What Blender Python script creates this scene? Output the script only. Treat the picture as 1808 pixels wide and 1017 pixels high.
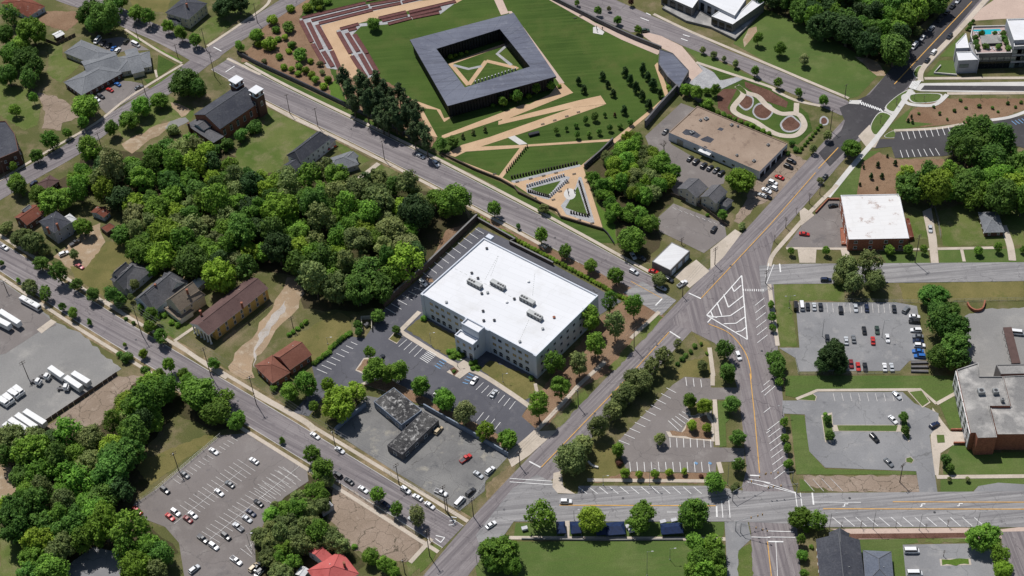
import bpy, math, random
import numpy as np
from mathutils import Vector, Matrix
from mathutils.geometry import tessellate_polygon
random.seed(7)
for o in list(bpy.data.objects): bpy.data.objects.remove(o)
S = bpy.context.scene
C = S.collection
# ---------------------------------------------------------------- camera, sky, sun, exposure
PITCH, FPX, ROLL, HC = math.radians(44.5), 2709.0, math.radians(-4.45), 480.0
PW, PH = 1808.0, 1017.0
cy = -HC / math.tan(PITCH)
CAM = Vector((0, cy, HC))
fwd = Vector((0, math.cos(PITCH), -math.sin(PITCH)))
up0 = Vector((0, math.sin(PITCH), math.cos(PITCH)))
x0 = Vector((1, 0, 0))
right = x0 * math.cos(ROLL) + up0 * math.sin(ROLL)
upv = -x0 * math.sin(ROLL) + up0 * math.cos(ROLL)
cd = bpy.data.cameras.new('camera'); cam = bpy.data.objects.new('camera', cd); C.objects.link(cam)
cd.sensor_width = 36; cd.lens = FPX / PW * 36; cd.clip_start = 1; cd.clip_end = 5000
M = Matrix.Identity(4)
for i in range(3):
    M[i][0] = right[i]; M[i][1] = upv[i]; M[i][2] = -fwd[i]; M[i][3] = CAM[i]
cam.matrix_world = M
S.camera = cam
SUN_EL = math.radians(62); SH = math.radians(27)          # shadows fall towards the camera, to the right
sdir = Vector((math.sin(SH) * math.cos(SUN_EL), -math.cos(SH) * math.cos(SUN_EL), -math.sin(SUN_EL)))
w = bpy.data.worlds.new('World'); S.world = w; w.use_nodes = True
nt = w.node_tree; bg = nt.nodes['Background']
sky = nt.nodes.new('ShaderNodeTexSky'); sky.sky_type = 'NISHITA'; sky.sun_disc = False
sky.sun_elevation = SUN_EL; sky.sun_rotation = math.atan2(-sdir.x, -sdir.y)
nt.links.new(sky.outputs[0], bg.inputs[0]); bg.inputs[1].default_value = 0.072
sl = bpy.data.lights.new('sun', 'SUN'); sl.energy = 4.6; sl.angle = math.radians(0.53); sl.color = (1, .97, .935)
so = bpy.data.objects.new('sun', sl); C.objects.link(so); so.rotation_euler = sdir.to_track_quat('-Z', 'Y').to_euler()
so.location = (-60, 120, 300)
S.view_settings.view_transform = 'Standard'; S.view_settings.look = 'None'
S.view_settings.exposure = -0.16; S.view_settings.gamma = 1
S.cycles.max_bounces = 5; S.cycles.diffuse_bounces = 2; S.cycles.glossy_bounces = 2; S.cycles.transparent_max_bounces = 4

# ---------------------------------------------------------------- pixels of the photograph -> points on a level plane
TL = {'F': (0, 0, 1)}
for i, x in enumerate((0, 450, 900, 1348)):
    TL['A%d' % (i + 1)] = (x, 0, 460 / 1376); TL['B%d' % (i + 1)] = (x, 330, 460 / 1376); TL['C%d' % (i + 1)] = (x, 660, 460 / 1310)
TL['D1'] = (700, 380, 400 / 1356); TL['D2'] = (780, 190, 320 / 1356); TL['D3'] = (300, 100, 400 / 1356)
TL['E1'] = (176, 441, 354 / 1359); TL['D4'] = (1640, 620, 168 / 854); TL['D5'] = (1660, 0, 148 / 941)
def px(s):
    """'A1 10,20 30,40 B2 5,6' -> photograph pixels (+ extra numbers after the first two)"""
    out = []; t = (0, 0, 1)
    for k in s.split():
        if k[0].isalpha(): t = TL[k]; continue
        v = [float(q) for q in k.split(',')]
        out.append((t[0] + v[0] * t[2], t[1] + v[1] * t[2]) + tuple(q * t[2] for q in v[2:]))
    return out
def Wp(p, z=0.0):
    u = (p[0] - PW / 2) / FPX; v = -(p[1] - PH / 2) / FPX
    d = right * u + upv * v + fwd
    t = (z - HC) / d.z
    q = CAM + d * t
    return Vector((q.x, q.y, z))
def mpp(p, z=0.0): return (Wp(p, z) - CAM).dot(fwd) / FPX
def pts(s, z=0.0): return [Wp(p, z) for p in px(s)]
def toscreen(v):
    d = v - CAM; k = d.dot(fwd)
    return (PW / 2 + FPX * d.dot(right) / k, PH / 2 - FPX * d.dot(upv) / k)

# ---------------------------------------------------------------- materials
MAT = {}
def nodes(name, rough=0.85, metal=0.0, spec=0.3):
    m = bpy.data.materials.new(name); m.use_nodes = True
    b = m.node_tree.nodes['Principled BSDF']
    b.inputs['Roughness'].default_value = rough; b.inputs['Metallic'].default_value = metal
    b.inputs['Specular IOR Level'].default_value = spec
    MAT[name] = m
    return m, m.node_tree, b
def noise(nt, vec, scale, detail=4, rough=.6):
    n = nt.nodes.new('ShaderNodeTexNoise'); n.inputs['Scale'].default_value = scale
    n.inputs['Detail'].default_value = detail; n.inputs['Roughness'].default_value = rough
    nt.links.new(vec, n.inputs['Vector']); return n.outputs['Fac']
def ramp(nt, fac, lo, hi):
    r = nt.nodes.new('ShaderNodeMapRange'); r.inputs[1].default_value = lo; r.inputs[2].default_value = hi
    nt.links.new(fac, r.inputs[0]); return r.outputs[0]
def mix(nt, fac, a, b, mode='MIX'):
    m = nt.nodes.new('ShaderNodeMix'); m.data_type = 'RGBA'; m.blend_type = mode
    if hasattr(fac, 'links'): nt.links.new(fac, m.inputs[0])
    else: m.inputs[0].default_value = fac
    for k, v in ((6, a), (7, b)):
        if hasattr(v, 'links'): nt.links.new(v, m.inputs[k])
        else: m.inputs[k].default_value = (*v, 1)
    return m.outputs[2]
def plain(name, col, rough=.7, metal=0, var=.12, scale=.6, spec=.3):
    m, nt, b = nodes(name, rough, metal, spec)
    g = nt.nodes.new('ShaderNodeNewGeometry')
    f = noise(nt, g.outputs['Position'], scale, 5)
    c = mix(nt, ramp(nt, f, .3, .7), tuple(x * (1 - var) for x in col), tuple(min(1, x * (1 + var)) for x in col))
    nt.links.new(c, b.inputs['Base Color']); return m
def surf(name, c1, c2, c3=None, s1=.03, s2=.25, s3=2.5, t3=(.55, .75), fine=.25, rough=.95, crack=None, stain=None, streak=None, bump=0):
    """ground: c1/c2 blend in wide patches, c3 comes through in blotches, fine grain, optional cracks, stains"""
    m, nt, b = nodes(name, rough, 0, .15)
    g = nt.nodes.new('ShaderNodeNewGeometry'); P = g.outputs['Position']
    f1 = noise(nt, P, s1, 5); c = mix(nt, ramp(nt, f1, .36, .64), c1, c2)
    if c3: c = mix(nt, ramp(nt, noise(nt, P, s2, 6, .65), *t3), c, c3)
    if streak:
        mp = nt.nodes.new('ShaderNodeMapping'); mp.inputs['Rotation'].default_value = (0, 0, streak[0]); mp.inputs['Scale'].default_value = (.02, .6, 1)
        nt.links.new(P, mp.inputs[0]); c = mix(nt, ramp(nt, noise(nt, mp.outputs[0], 1, 3), .45, .75), c, streak[1])
    if stain: c = mix(nt, ramp(nt, noise(nt, P, stain[0], 6, .7), .58, .74), c, stain[1])
    if crack:
        v = nt.nodes.new('ShaderNodeTexVoronoi'); v.feature = 'DISTANCE_TO_EDGE'; v.inputs['Scale'].default_value = crack[0]
        dd = nt.nodes.new('ShaderNodeTexNoise'); dd.inputs['Scale'].default_value = .3; dd.inputs['Detail'].default_value = 4; nt.links.new(P, dd.inputs['Vector'])
        ad = nt.nodes.new('ShaderNodeVectorMath'); ad.operation = 'MULTIPLY_ADD'; ad.inputs[1].default_value = (5, 5, 0); nt.links.new(dd.outputs['Color'], ad.inputs[0]); nt.links.new(P, ad.inputs[2])
        nt.links.new(ad.outputs[0], v.inputs['Vector'])
        c = mix(nt, ramp(nt, v.outputs['Distance'], crack[1], 0), c, crack[2])
    f3 = noise(nt, P, s3, 3, .7)
    mm = nt.nodes.new('ShaderNodeMapRange'); mm.inputs[1].default_value = .3; mm.inputs[2].default_value = .7; mm.inputs[3].default_value = 1 - fine; mm.inputs[4].default_value = 1 + fine
    nt.links.new(f3, mm.inputs[0])
    hsv = nt.nodes.new('ShaderNodeHueSaturation'); nt.links.new(mm.outputs[0], hsv.inputs['Value']); nt.links.new(c, hsv.inputs['Color'])
    nt.links.new(hsv.outputs[0], b.inputs['Base Color'])
    if bump:
        bp = nt.nodes.new('ShaderNodeBump'); bp.inputs['Strength'].default_value = bump; bp.inputs['Distance'].default_value = .3
        nt.links.new(f3, bp.inputs['Height']); nt.links.new(bp.outputs[0], b.inputs['Normal'])
    return m
def foliage(name, c1, c2, rough=.7):
    m, nt, b = nodes(name, rough, 0, .25)
    g = nt.nodes.new('ShaderNodeNewGeometry'); oi = nt.nodes.new('ShaderNodeObjectInfo')
    c = mix(nt, g.outputs['Random Per Island'], c1, c2)
    f = noise(nt, g.outputs['Position'], .22, 3)
    c = mix(nt, ramp(nt, f, .35, .65), c, tuple(x * .7 for x in c1))
    hs = nt.nodes.new('ShaderNodeHueSaturation')
    mr = nt.nodes.new('ShaderNodeMapRange'); mr.inputs[3].default_value = .485; mr.inputs[4].default_value = .512
    nt.links.new(oi.outputs['Random'], mr.inputs[0]); nt.links.new(mr.outputs[0], hs.inputs['Hue'])
    mv = nt.nodes.new('ShaderNodeMapRange'); mv.inputs[3].default_value = .72; mv.inputs[4].default_value = 1.3
    mu = nt.nodes.new('ShaderNodeMath'); mu.operation = 'FRACT'; ml = nt.nodes.new('ShaderNodeMath'); ml.operation = 'MULTIPLY'; ml.inputs[1].default_value = 7.31
    nt.links.new(oi.outputs['Random'], ml.inputs[0]); nt.links.new(ml.outputs[0], mu.inputs[0]); nt.links.new(mu.outputs[0], mv.inputs[0]); nt.links.new(mv.outputs[0], hs.inputs['Value'])
    nt.links.new(c, hs.inputs['Color']); nt.links.new(hs.outputs[0], b.inputs['Base Color'])
    tr = nt.nodes.new('ShaderNodeBsdfTranslucent'); nt.links.new(hs.outputs[0], tr.inputs[0])
    ms = nt.nodes.new('ShaderNodeMixShader'); ms.inputs[0].default_value = .3
    nt.links.new(b.outputs[0], ms.inputs[1]); nt.links.new(tr.outputs[0], ms.inputs[2])
    nt.links.new(ms.outputs[0], nt.nodes['Material Output'].inputs[0])
    return m
surf('field', (.08, .092, .03), (.125, .118, .046), (.21, .165, .1), s1=.025, s2=.07, t3=(.47, .68), fine=.35)
surf('worn_verge', (.12, .105, .045), (.2, .155, .09), (.3, .225, .14), s1=.06, s2=.12, t3=(.46, .66), fine=.3)
surf('lawn', (0.038, 0.071, 0.013), (0.063, 0.106, 0.020), (0.101, 0.113, 0.033), s1=.018, s2=.045, t3=(.5, .78), fine=.3, streak=(.5, (.07, .11, .024)))
surf('verge', (0.072, 0.112, 0.022), (0.124, 0.146, 0.043), (0.181, 0.168, 0.081), s1=.05, s2=.11, t3=(.47, .7), fine=.3)
surf('bright_grass', (.07, .13, .02), (.1, .16, .025), None, fine=.3)
surf('dry_lawn', (0.119, 0.113, 0.038), (0.184, 0.157, 0.059), (0.092, 0.108, 0.027), s1=.06, s2=.2, fine=.25)
surf('park_lawn', (0.067, 0.112, 0.027), (0.094, 0.138, 0.034), (0.134, 0.159, 0.057), s1=.03, s2=.07, t3=(.5, .75), fine=.25, streak=(0, (.09, .12, .035)))
surf('mulch', (.19, .115, .07), (.25, .165, .105), (.13, .085, .05), s1=.06, s2=.4, fine=.35)
surf('red_mulch', (.10, .05, .035), (.14, .075, .055), None, s1=.2, fine=.4)
surf('dirt', (.36, .26, .17), (.27, .2, .13), (.45, .37, .28), s1=.05, s2=.2, t3=(.5, .7), fine=.2)
surf('forest_floor', (0.049, 0.052, 0.017), (0.077, 0.059, 0.035), (0.112, 0.081, 0.049), s1=.08, s2=.2, fine=.4)
def road(name, ang, a, b, c, dark, pale):
    m, nt, bs = nodes(name, .92, 0, .2)
    g = nt.nodes.new('ShaderNodeNewGeometry'); P = g.outputs['Position']
    col = mix(nt, ramp(nt, noise(nt, P, .022, 5), .38, .62), a, b)
    col = mix(nt, ramp(nt, noise(nt, P, .16, 6, .7), .5, .72), col, c)
    def lanes(sx, sy, lo, hi, cc, amt):
        nonlocal col
        mp = nt.nodes.new('ShaderNodeMapping'); mp.vector_type = 'TEXTURE'; mp.inputs['Rotation'].default_value = (0, 0, ang); mp.inputs['Scale'].default_value = (sx, sy, 1)
        nt.links.new(P, mp.inputs[0]); r = ramp(nt, noise(nt, mp.outputs[0], 1, 4, .6), lo, hi)
        ml = nt.nodes.new('ShaderNodeMath'); ml.operation = 'MULTIPLY'; ml.inputs[1].default_value = amt; nt.links.new(r, ml.inputs[0]); col = mix(nt, ml.outputs[0], col, cc)
    lanes(70, 1.5, .46, .62, dark, 1); lanes(50, 1.2, .5, .66, pale, .8); lanes(9, 5, .63, .66, dark, .55)
    v = nt.nodes.new('ShaderNodeTexVoronoi'); v.feature = 'DISTANCE_TO_EDGE'; v.inputs['Scale'].default_value = .05
    dd = nt.nodes.new('ShaderNodeTexNoise'); dd.inputs['Scale'].default_value = .25; dd.inputs['Detail'].default_value = 4; nt.links.new(P, dd.inputs['Vector'])
    ad = nt.nodes.new('ShaderNodeVectorMath'); ad.operation = 'MULTIPLY_ADD'; ad.inputs[1].default_value = (7, 7, 0); nt.links.new(dd.outputs['Color'], ad.inputs[0]); nt.links.new(P, ad.inputs[2]); nt.links.new(ad.outputs[0], v.inputs['Vector'])
    col = mix(nt, ramp(nt, v.outputs['Distance'], .006, 0), col, tuple(x * .75 for x in dark))
    f3 = noise(nt, P, 2.2, 3, .7); mm = nt.nodes.new('ShaderNodeMapRange'); mm.inputs[1].default_value = .3; mm.inputs[2].default_value = .7; mm.inputs[3].default_value = .9; mm.inputs[4].default_value = 1.1
    nt.links.new(f3, mm.inputs[0]); hsv = nt.nodes.new('ShaderNodeHueSaturation'); nt.links.new(mm.outputs[0], hsv.inputs['Value']); nt.links.new(col, hsv.inputs['Color']); nt.links.new(hsv.outputs[0], bs.inputs['Base Color'])
for n_, a_ in (('road', -.66), ('road_diag', .83), ('road_left', .62)): road(n_, a_, (.192, .171, .174), (.225, .201, .202), (.258, .233, .232), (.15, .133, .138), (.278, .252, .25))
road('road_flat', .02, (.235, .228, .228), (.27, .26, .258), (.31, .3, .295), (.185, .178, .18), (.335, .325, .32)); road('road_violet', 1.6, (.19, .166, .167), (.215, .19, .19), (.25, .225, .22), (.15, .132, .137), (.27, .245, .24))
surf('road_new', (.055, .052, .056), (.075, .072, .075), (.1, .096, .1), s1=.03, s2=.2, fine=.1)
surf('lot', (.175, .155, .145), (.215, .193, .183), (.26, .238, .222), s1=.03, s2=.12, fine=.1, crack=(.045, .006, (.12, .11, .105)), stain=(.09, (.13, .12, .12)))
surf('lot_grey', (.2, .2, .205), (.26, .258, .26), (.32, .31, .3), s1=.04, s2=.15, fine=.1, crack=(.045, .005, (.15, .15, .15)), stain=(.12, (.14, .14, .145)))
surf('lot_dark', (0.090, 0.090, 0.104), (0.123, 0.123, 0.138), (0.160, 0.157, 0.167), s1=.03, s2=.15, fine=.1, crack=(.04, .004, (.05, .05, .05)))
surf('lot_old', (.15, .147, .145), (.22, .215, .205), (.34, .315, .26), s1=.06, s2=.11, t3=(.56, .72), fine=.15, crack=(.06, .006, (.09, .085, .08)), stain=(.15, (.09, .09, .095)))
surf('vacant', (.235, .18, .135), (.29, .225, .175), (.37, .3, .24), s1=.06, s2=.2, fine=.2, crack=(.16, .02, (.085, .07, .05)))
surf('gravel', (.2, .196, .19), (.27, .262, .25), (.34, .325, .3), s1=.02, s2=.05, fine=.15, stain=(.035, (.17, .167, .165)))
surf('white_gravel', (.36, .33, .3), (.44, .4, .36), (.33, .26, .19), s1=.1, s2=.25, fine=.2)
surf('concrete', (.44, .38, .31), (.53, .46, .385), (.34, .295, .24), s1=.08, s2=.3, fine=.12)
surf('white_concrete', (.5, .485, .46), (.58, .56, .53), None, s1=.1, fine=.1)
surf('tan_path', (.46, .315, .195), (.53, .37, .235), (.4, .265, .165), s1=.1, s2=.4, fine=.12)
surf('pink_path', (.47, .36, .3), (.53, .41, .34), (.4, .3, .25), s1=.1, s2=.4, fine=.12)
surf('grey_stone', (.3, .3, .31), (.38, .38, .38), (.45, .44, .43), s1=.2, s2=.5, fine=.3)
def membrane(name, base, dirt, amt, rust):
    m, nt, bs = nodes(name, .65, 0, .25); g = nt.nodes.new('ShaderNodeNewGeometry'); P = g.outputs['Position']
    mp = nt.nodes.new('ShaderNodeMapping'); mp.inputs['Rotation'].default_value = (0, 0, .62 if amt < .5 else 0); nt.links.new(P, mp.inputs[0])
    br = nt.nodes.new('ShaderNodeTexBrick'); br.inputs['Scale'].default_value = 1; br.inputs['Brick Width'].default_value = 24; br.inputs['Row Height'].default_value = 3; br.inputs['Mortar Size'].default_value = .07
    br.inputs['Color1'].default_value = (*base, 1); br.inputs['Color2'].default_value = (*[x * .965 for x in base], 1); br.inputs['Mortar'].default_value = (*[x * .86 for x in base], 1); nt.links.new(mp.outputs[0], br.inputs['Vector'])
    col = br.outputs['Color']
    f = ramp(nt, noise(nt, P, .07, 8, .72), .52, .74); k = nt.nodes.new('ShaderNodeMath'); k.operation = 'MULTIPLY'; k.inputs[1].default_value = .55; nt.links.new(f, k.inputs[0]); col = mix(nt, k.outputs[0], col, dirt)
    f2 = ramp(nt, noise(nt, P, .17, 8, .75), .56 if amt > .5 else .64, .66 if amt > .5 else .74); k2 = nt.nodes.new('ShaderNodeMath'); k2.operation = 'MULTIPLY'; k2.inputs[1].default_value = amt; nt.links.new(f2, k2.inputs[0]); col = mix(nt, k2.outputs[0], col, rust)
    nt.links.new(col, bs.inputs['Base Color'])
membrane('roof_white', (.69, .695, .71), (.5, .49, .47), .35, (.42, .36, .3)); membrane('roof_white_worn', (.7, .69, .68), (.55, .52, .49), .8, (.28, .17, .13))
surf('roof_brown', (.27, .2, .15), (.34, .26, .2), (.2, .145, .11), s1=.06, s2=.2, fine=.12, stain=(.2, (.17, .12, .095)))
surf('roof_concrete', (.2, .195, .19), (.3, .29, .275), (.46, .44, .41), s1=.06, s2=.09, t3=(.48, .66), fine=.2, stain=(.11, (.1, .098, .096)))
surf('roof_tar', (.028, .028, .03), (.1, .097, .094), (.44, .43, .41), s1=.12, s2=.6, t3=(.53, .68), fine=.5)
surf('roof_slate', (0.112, 0.120, 0.158), (0.150, 0.162, 0.203), (0.195, 0.203, 0.240), s1=.05, s2=.3, fine=.1, streak=(.2, (.085, .09, .115)), rough=.7)
surf('shingle_grey', (.15, .158, .17), (.2, .208, .22), (.12, .125, .135), s1=.1, s2=.5, fine=.2, s3=1.6)
surf('shingle_dark', (.052, .055, .068), (.075, .078, .09), (.1, .1, .11), s1=.1, s2=.5, fine=.25, s3=1.6)
surf('shingle_mid', (.1, .1, .108), (.135, .132, .138), (.075, .073, .076), s1=.15, s2=.6, fine=.25, s3=1.6)
surf('shingle_blue', (.11, .125, .16), (.14, .155, .185), None, s1=.1, fine=.2, s3=1.6)
surf('shingle_tan', (.2, .16, .12), (.26, .21, .16), (.15, .12, .09), s1=.1, s2=.5, fine=.25)
surf('shingle_maroon', (.1, .062, .058), (.14, .088, .08), (.08, .05, .048), s1=.1, s2=.5, fine=.2)
surf('roof_rust', (.13, .045, .03), (.2, .075, .05), (.29, .25, .23), s1=.1, s2=.3, t3=(.6, .72), fine=.25)
surf('roof_redbrown', (.18, .075, .052), (.235, .105, .075), (.14, .058, .042), s1=.1, s2=.5, fine=.2)
surf('roof_red', (.42, .095, .088), (.5, .13, .12), (.33, .07, .065), s1=.08, s2=.3, fine=.1)
surf('roof_metal', (.62, .62, .62), (.7, .7, .69), None, s1=.1, fine=.04, rough=.5, streak=(.8, (.55, .54, .53)))
plain('cap_pale', (.27, .275, .285), .9, var=.1)
plain('cap_dark', (.13, .132, .14), .9, var=.1)
plain('brick', (.3, .115, .07), .85, var=.3, scale=1.5)
plain('dark_brick', (.12, .06, .045), .85, var=.25, scale=1.5)
plain('stucco', (.6, .63, .68), .8, var=.05, scale=.2)
plain('white_paint', (.72, .72, .71), .6, var=.06)
plain('cream', (.55, .5, .4), .7, var=.08)
plain('grey_paint', (.36, .37, .4), .7, var=.08)
plain('pale_blue', (.42, .5, .58), .7, var=.08)
plain('yellow_paint', (.55, .34, .1), .7, var=.12)
plain('steel_dark', (.022, .023, .03), .6, .3, var=.3, scale=.4)
plain('wall_stone', (.12, .115, .12), .85, var=.2, scale=.6)
plain('wall_grey', (.19, .185, .18), .85, var=.12, scale=.4)
plain('wall_blue', (.2, .24, .3), .7, var=.15, scale=.5)
plain('corten', (.115, .042, .038), .8, var=.25, scale=.5)
plain('slab_dark', (.03, .022, .02), .7, .2, var=.3)
plain('slab_light', (.5, .5, .52), .7)
plain('timber', (.085, .062, .048), .9, var=.3, scale=1.5)
plain('pole_wood', (.1, .08, .068), .9, var=.2, scale=2)
plain('metal_grey', (.3, .31, .31), .45, .4, var=.1)
plain('metal_dark', (.05, .05, .055), .5, .4)
plain('fence_wood', (.11, .085, .072), .9, var=.2)
plain('line_white', (.7, .69, .67), .8, var=.16, scale=.7)
plain('line_worn', (.5, .48, .46), .85, var=.3, scale=.9)
plain('line_yellow', (.58, .33, .09), .8, var=.2, scale=.5)
plain('line_blue', (.16, .3, .48), .8, var=.2, scale=.5)
plain('tyre', (.02, .02, .02), .85)
plain('bark', (.11, .085, .065), .95, var=.3, scale=3)
plain('bark_pale', (.24, .2, .17), .95, var=.2, scale=3)
plain('tarp_blue', (.009, .022, .07), .5, var=.3, scale=.8)
plain('canopy_brown', (.09, .052, .045), .7, var=.15)
plain('deck_pink', (.4, .3, .28), .8)
plain('figure_bronze', (.04, .03, .025), .5, .5)
m_, nt_, b_ = nodes('glass', .08, 0, .6); b_.inputs['Base Color'].default_value = (.012, .015, .02, 1)
m_, nt_, b_ = nodes('glass_blind', .15, 0, .5); b_.inputs['Base Color'].default_value = (.35, .25, .1, 1)
m_, nt_, b_ = nodes('glass_front', .08, 0, .6); b_.inputs['Base Color'].default_value = (.16, .2, .2, 1)
m_, nt_, b_ = nodes('pool_water', .05, 0, .6); b_.inputs['Base Color'].default_value = (.02, .38, .45, 1)
foliage('leaf_mid', (0.136, 0.282, 0.034), (0.275, 0.476, 0.057))
foliage('leaf_dark', (0.091, 0.202, 0.032), (0.182, 0.332, 0.055))
foliage('leaf_lime', (0.212, 0.347, 0.030), (0.349, 0.514, 0.055))
foliage('leaf_olive', (0.195, 0.264, 0.081), (0.362, 0.416, 0.136))
foliage('leaf_pale', (0.226, 0.270, 0.095), (0.360, 0.377, 0.154))
foliage('leaf_pine', (0.081, 0.137, 0.055), (0.143, 0.216, 0.082))
foliage('leaf_deep', (0.051, 0.108, 0.030), (0.092, 0.165, 0.045))
foliage('leaf_red', (.14, .06, .035), (.2, .1, .06))
CARCOL = {'white': (.78, .78, .78), 'silver': (.5, .52, .54), 'grey': (.17, .18, .19), 'dark': (.022, .025, .032), 'black': (.012, .012, .013),
          'red': (.5, .025, .02), 'maroon': (.2, .02, .02), 'blue': (.02, .13, .42), 'navy': (.012, .022, .06), 'gold': (.48, .38, .24), 'green': (.03, .055, .04), 'pink': (.5, .14, .15)}
for k, c in CARCOL.items():
    m_, nt_, b_ = nodes('paint_' + k, .28, 0, .5); b_.inputs['Base Color'].default_value = (*c, 1); b_.inputs['Coat Weight'].default_value = .4

# ---------------------------------------------------------------- object helpers
def mesh(name, verts, faces, mats=(), fm=None, smooth=False):
    me = bpy.data.meshes.new(name); me.from_pydata([tuple(v) for v in verts], [], faces)
    for m in mats: me.materials.append(MAT[m] if isinstance(m, str) else m)
    if fm: me.polygons.foreach_set('material_index', fm)
    if smooth: me.polygons.foreach_set('use_smooth', [True] * len(me.polygons))
    me.update(); return me
def link(name, data, parent=None, loc=None, rot=None, scale=None):
    o = bpy.data.objects.new(name, data); C.objects.link(o)
    if parent: o.parent = parent
    if loc is not None: o.location = loc
    if rot is not None: o.rotation_euler = (0, 0, rot) if isinstance(rot, (int, float)) else rot
    if scale is not None: o.scale = scale if hasattr(scale, '__len__') else (scale,) * 3
    return o
def omat(o, m, i=0):
    o.material_slots[i].link = 'OBJECT'; o.material_slots[i].material = MAT[m]
REG = []
def tag(o, label, cat, group=None, at=None):
    o['label'] = label; o['category'] = cat
    if group: o['group'] = group
    REG.append([o, label, at or toscreen(o.location)]); return o
def thing(name, label, cat, loc=(0, 0, 0), rot=0, group=None, scale=None, at=None):
    o = link(name, None, None, loc, rot, scale); o.empty_display_size = .5
    return tag(o, label, cat, group, at)
def ccw(p):
    a = sum(p[i][0] * p[(i + 1) % len(p)][1] - p[(i + 1) % len(p)][0] * p[i][1] for i in range(len(p)))
    return list(p) if a > 0 else list(reversed(p))
def prism(p, z0, z1):
    p = ccw(p); n = len(p)
    v = [(q[0], q[1], z1) for q in p] + [(q[0], q[1], z0) for q in p]
    tri = tessellate_polygon([[Vector((q[0], q[1], 0)) for q in p]])
    f = []
    for t in tri:
        a, b, c = [p[k] for k in t]
        s = (b[0] - a[0]) * (c[1] - a[1]) - (b[1] - a[1]) * (c[0] - a[0])
        f.append(tuple(t) if s > 0 else tuple(reversed(t)))
    nt = len(f)
    f += [(i, i + n, (i + 1) % n + n, (i + 1) % n) for i in range(n)]
    return v, f, nt
LAY = {}
SOFT = {'white_gravel': .8, 'worn_verge': .5, 'dirt': 1.3, 'forest_floor': 1.5, 'vacant': .7, 'verge': .55, 'dry_lawn': .5, 'mulch': .45, 'gravel': .7, 'field': 1, 'bright_grass': .5}
def roughen(P, amp):
    r = random.Random(len(P) * 7 + int(P[0][0] * 13)); out = []; n = len(P)
    for i in range(n):
        a, b = Vector((P[i][0], P[i][1], 0)), Vector((P[(i + 1) % n][0], P[(i + 1) % n][1], 0)); L = (b - a).length; k = max(1, min(40, int(L / (amp * 3)))); nn = Vector((b.y - a.y, a.x - b.x, 0)) / max(L, .01)
        for j in range(k): out.append(a.lerp(b, j / k) + nn * r.uniform(-amp, amp) * (1 if j else .3))
    return out
def sheet(name, poly, mat, layer=0, parent=None, dz=0):
    """a flat piece of the setting: own level, with a skirt down into the ground"""
    LAY[layer] = LAY.get(layer, 0) + 1
    z = (.01 + .032 * layer + .00026 * (LAY[layer] % 120) if layer < 5 else .19 + .022 * (layer - 5) + .0005 * (LAY[layer] % 40)) + dz
    if isinstance(poly, str): poly = pts(poly)
    if parent is None and mat in SOFT and len(poly) < 40: poly = roughen(poly, SOFT[mat])
    v, f, nt = prism([(q[0], q[1]) for q in poly], -.2, z)
    o = link(name, mesh(name, v, f, (mat,)), parent)
    if parent is None: o['kind'] = 'structure'
    return o
def smoothpath(P, closed=False, k=6):
    """Catmull-Rom through the points"""
    n = len(P); out = []
    rng = range(n if closed else n - 1)
    for i in rng:
        a, b, c, d = (P[(i - 1) % n] if closed or i > 0 else P[0]), P[i], P[(i + 1) % n], (P[(i + 2) % n] if closed or i + 2 < n else P[-1])
        for j in range(k):
            t = j / k
            out.append(.5 * ((2 * b) + (c - a) * t + (2 * a - 5 * b + 4 * c - d) * t * t + (3 * b - a - 3 * c + d) * t ** 3))
    if not closed: out.append(P[-1])
    return out
def offset(P, d):
    out = []
    for i in range(len(P)):
        a = P[max(0, i - 1)]; b = P[min(len(P) - 1, i + 1)]
        t = (b - a); t.z = 0; t.normalize(); out.append(P[i] + Vector((-t.y, t.x, 0)) * d)
    return out
def ribbon(name, P, o0, o1, mat, layer, parent=None, dz=0):
    if isinstance(P, str): P = pts(P)
    return sheet(name, offset(P, o0) + list(reversed(offset(P, o1))), mat, layer, parent, dz)
def stripe(parent, P, wd, mat='line_white', name='painted_line', layer=6):
    if isinstance(P, str):
        P = pts(P)
        if len(P) > 2:
            for a, b in zip(P, P[1:]): stripe(parent, [a, b], wd, mat, name, layer)
            return
    return ribbon(name, P, -wd / 2, wd / 2, mat, layer, parent)
def stalls(parent, a, b, n, mat='line_worn', wd=.2, skip=()):
    A = pts(a); B = pts(b)
    for i in range(n):
        if i in skip: continue
        t = i / max(1, n - 1); stripe(parent, [A[0].lerp(B[0], t), A[1].lerp(B[1], t)], wd, mat, 'stall_line')
def dashes(parent, P, wd, ln, gap, mat='line_yellow'):
    if isinstance(P, str): P = pts(P)
    for i in range(len(P) - 1):
        a, b = P[i], P[i + 1]; L = (b - a).length; s = 0
        while s < L:
            stripe(parent, [a.lerp(b, s / L), a.lerp(b, min(1, (s + ln) / L))], wd, mat); s += ln + gap
def wall(name, label, path, h, th, mat, cat='wall', cap=None, group=None, z0=0):
    """free-standing wall along a path; coping as its own part"""
    P = pts(path) if isinstance(path, str) else path
    t = thing(name, label, cat, P[0], group=group, at=toscreen(P[len(P) // 2]))
    L0 = [p - P[0] for p in P]
    def rib(hw, z0, z1, nm, m):
        v, f, nt = prism([(q.x, q.y) for q in offset(L0, -hw) + list(reversed(offset(L0, hw)))], z0, z1)
        link(nm, mesh(nm, v, f, (m,)), t)
    rib(th / 2, z0 - .1, h, 'wall_body', mat)
    rib(th / 2 + .06, h, h + .12, 'coping', cap or mat)
    return t
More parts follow.
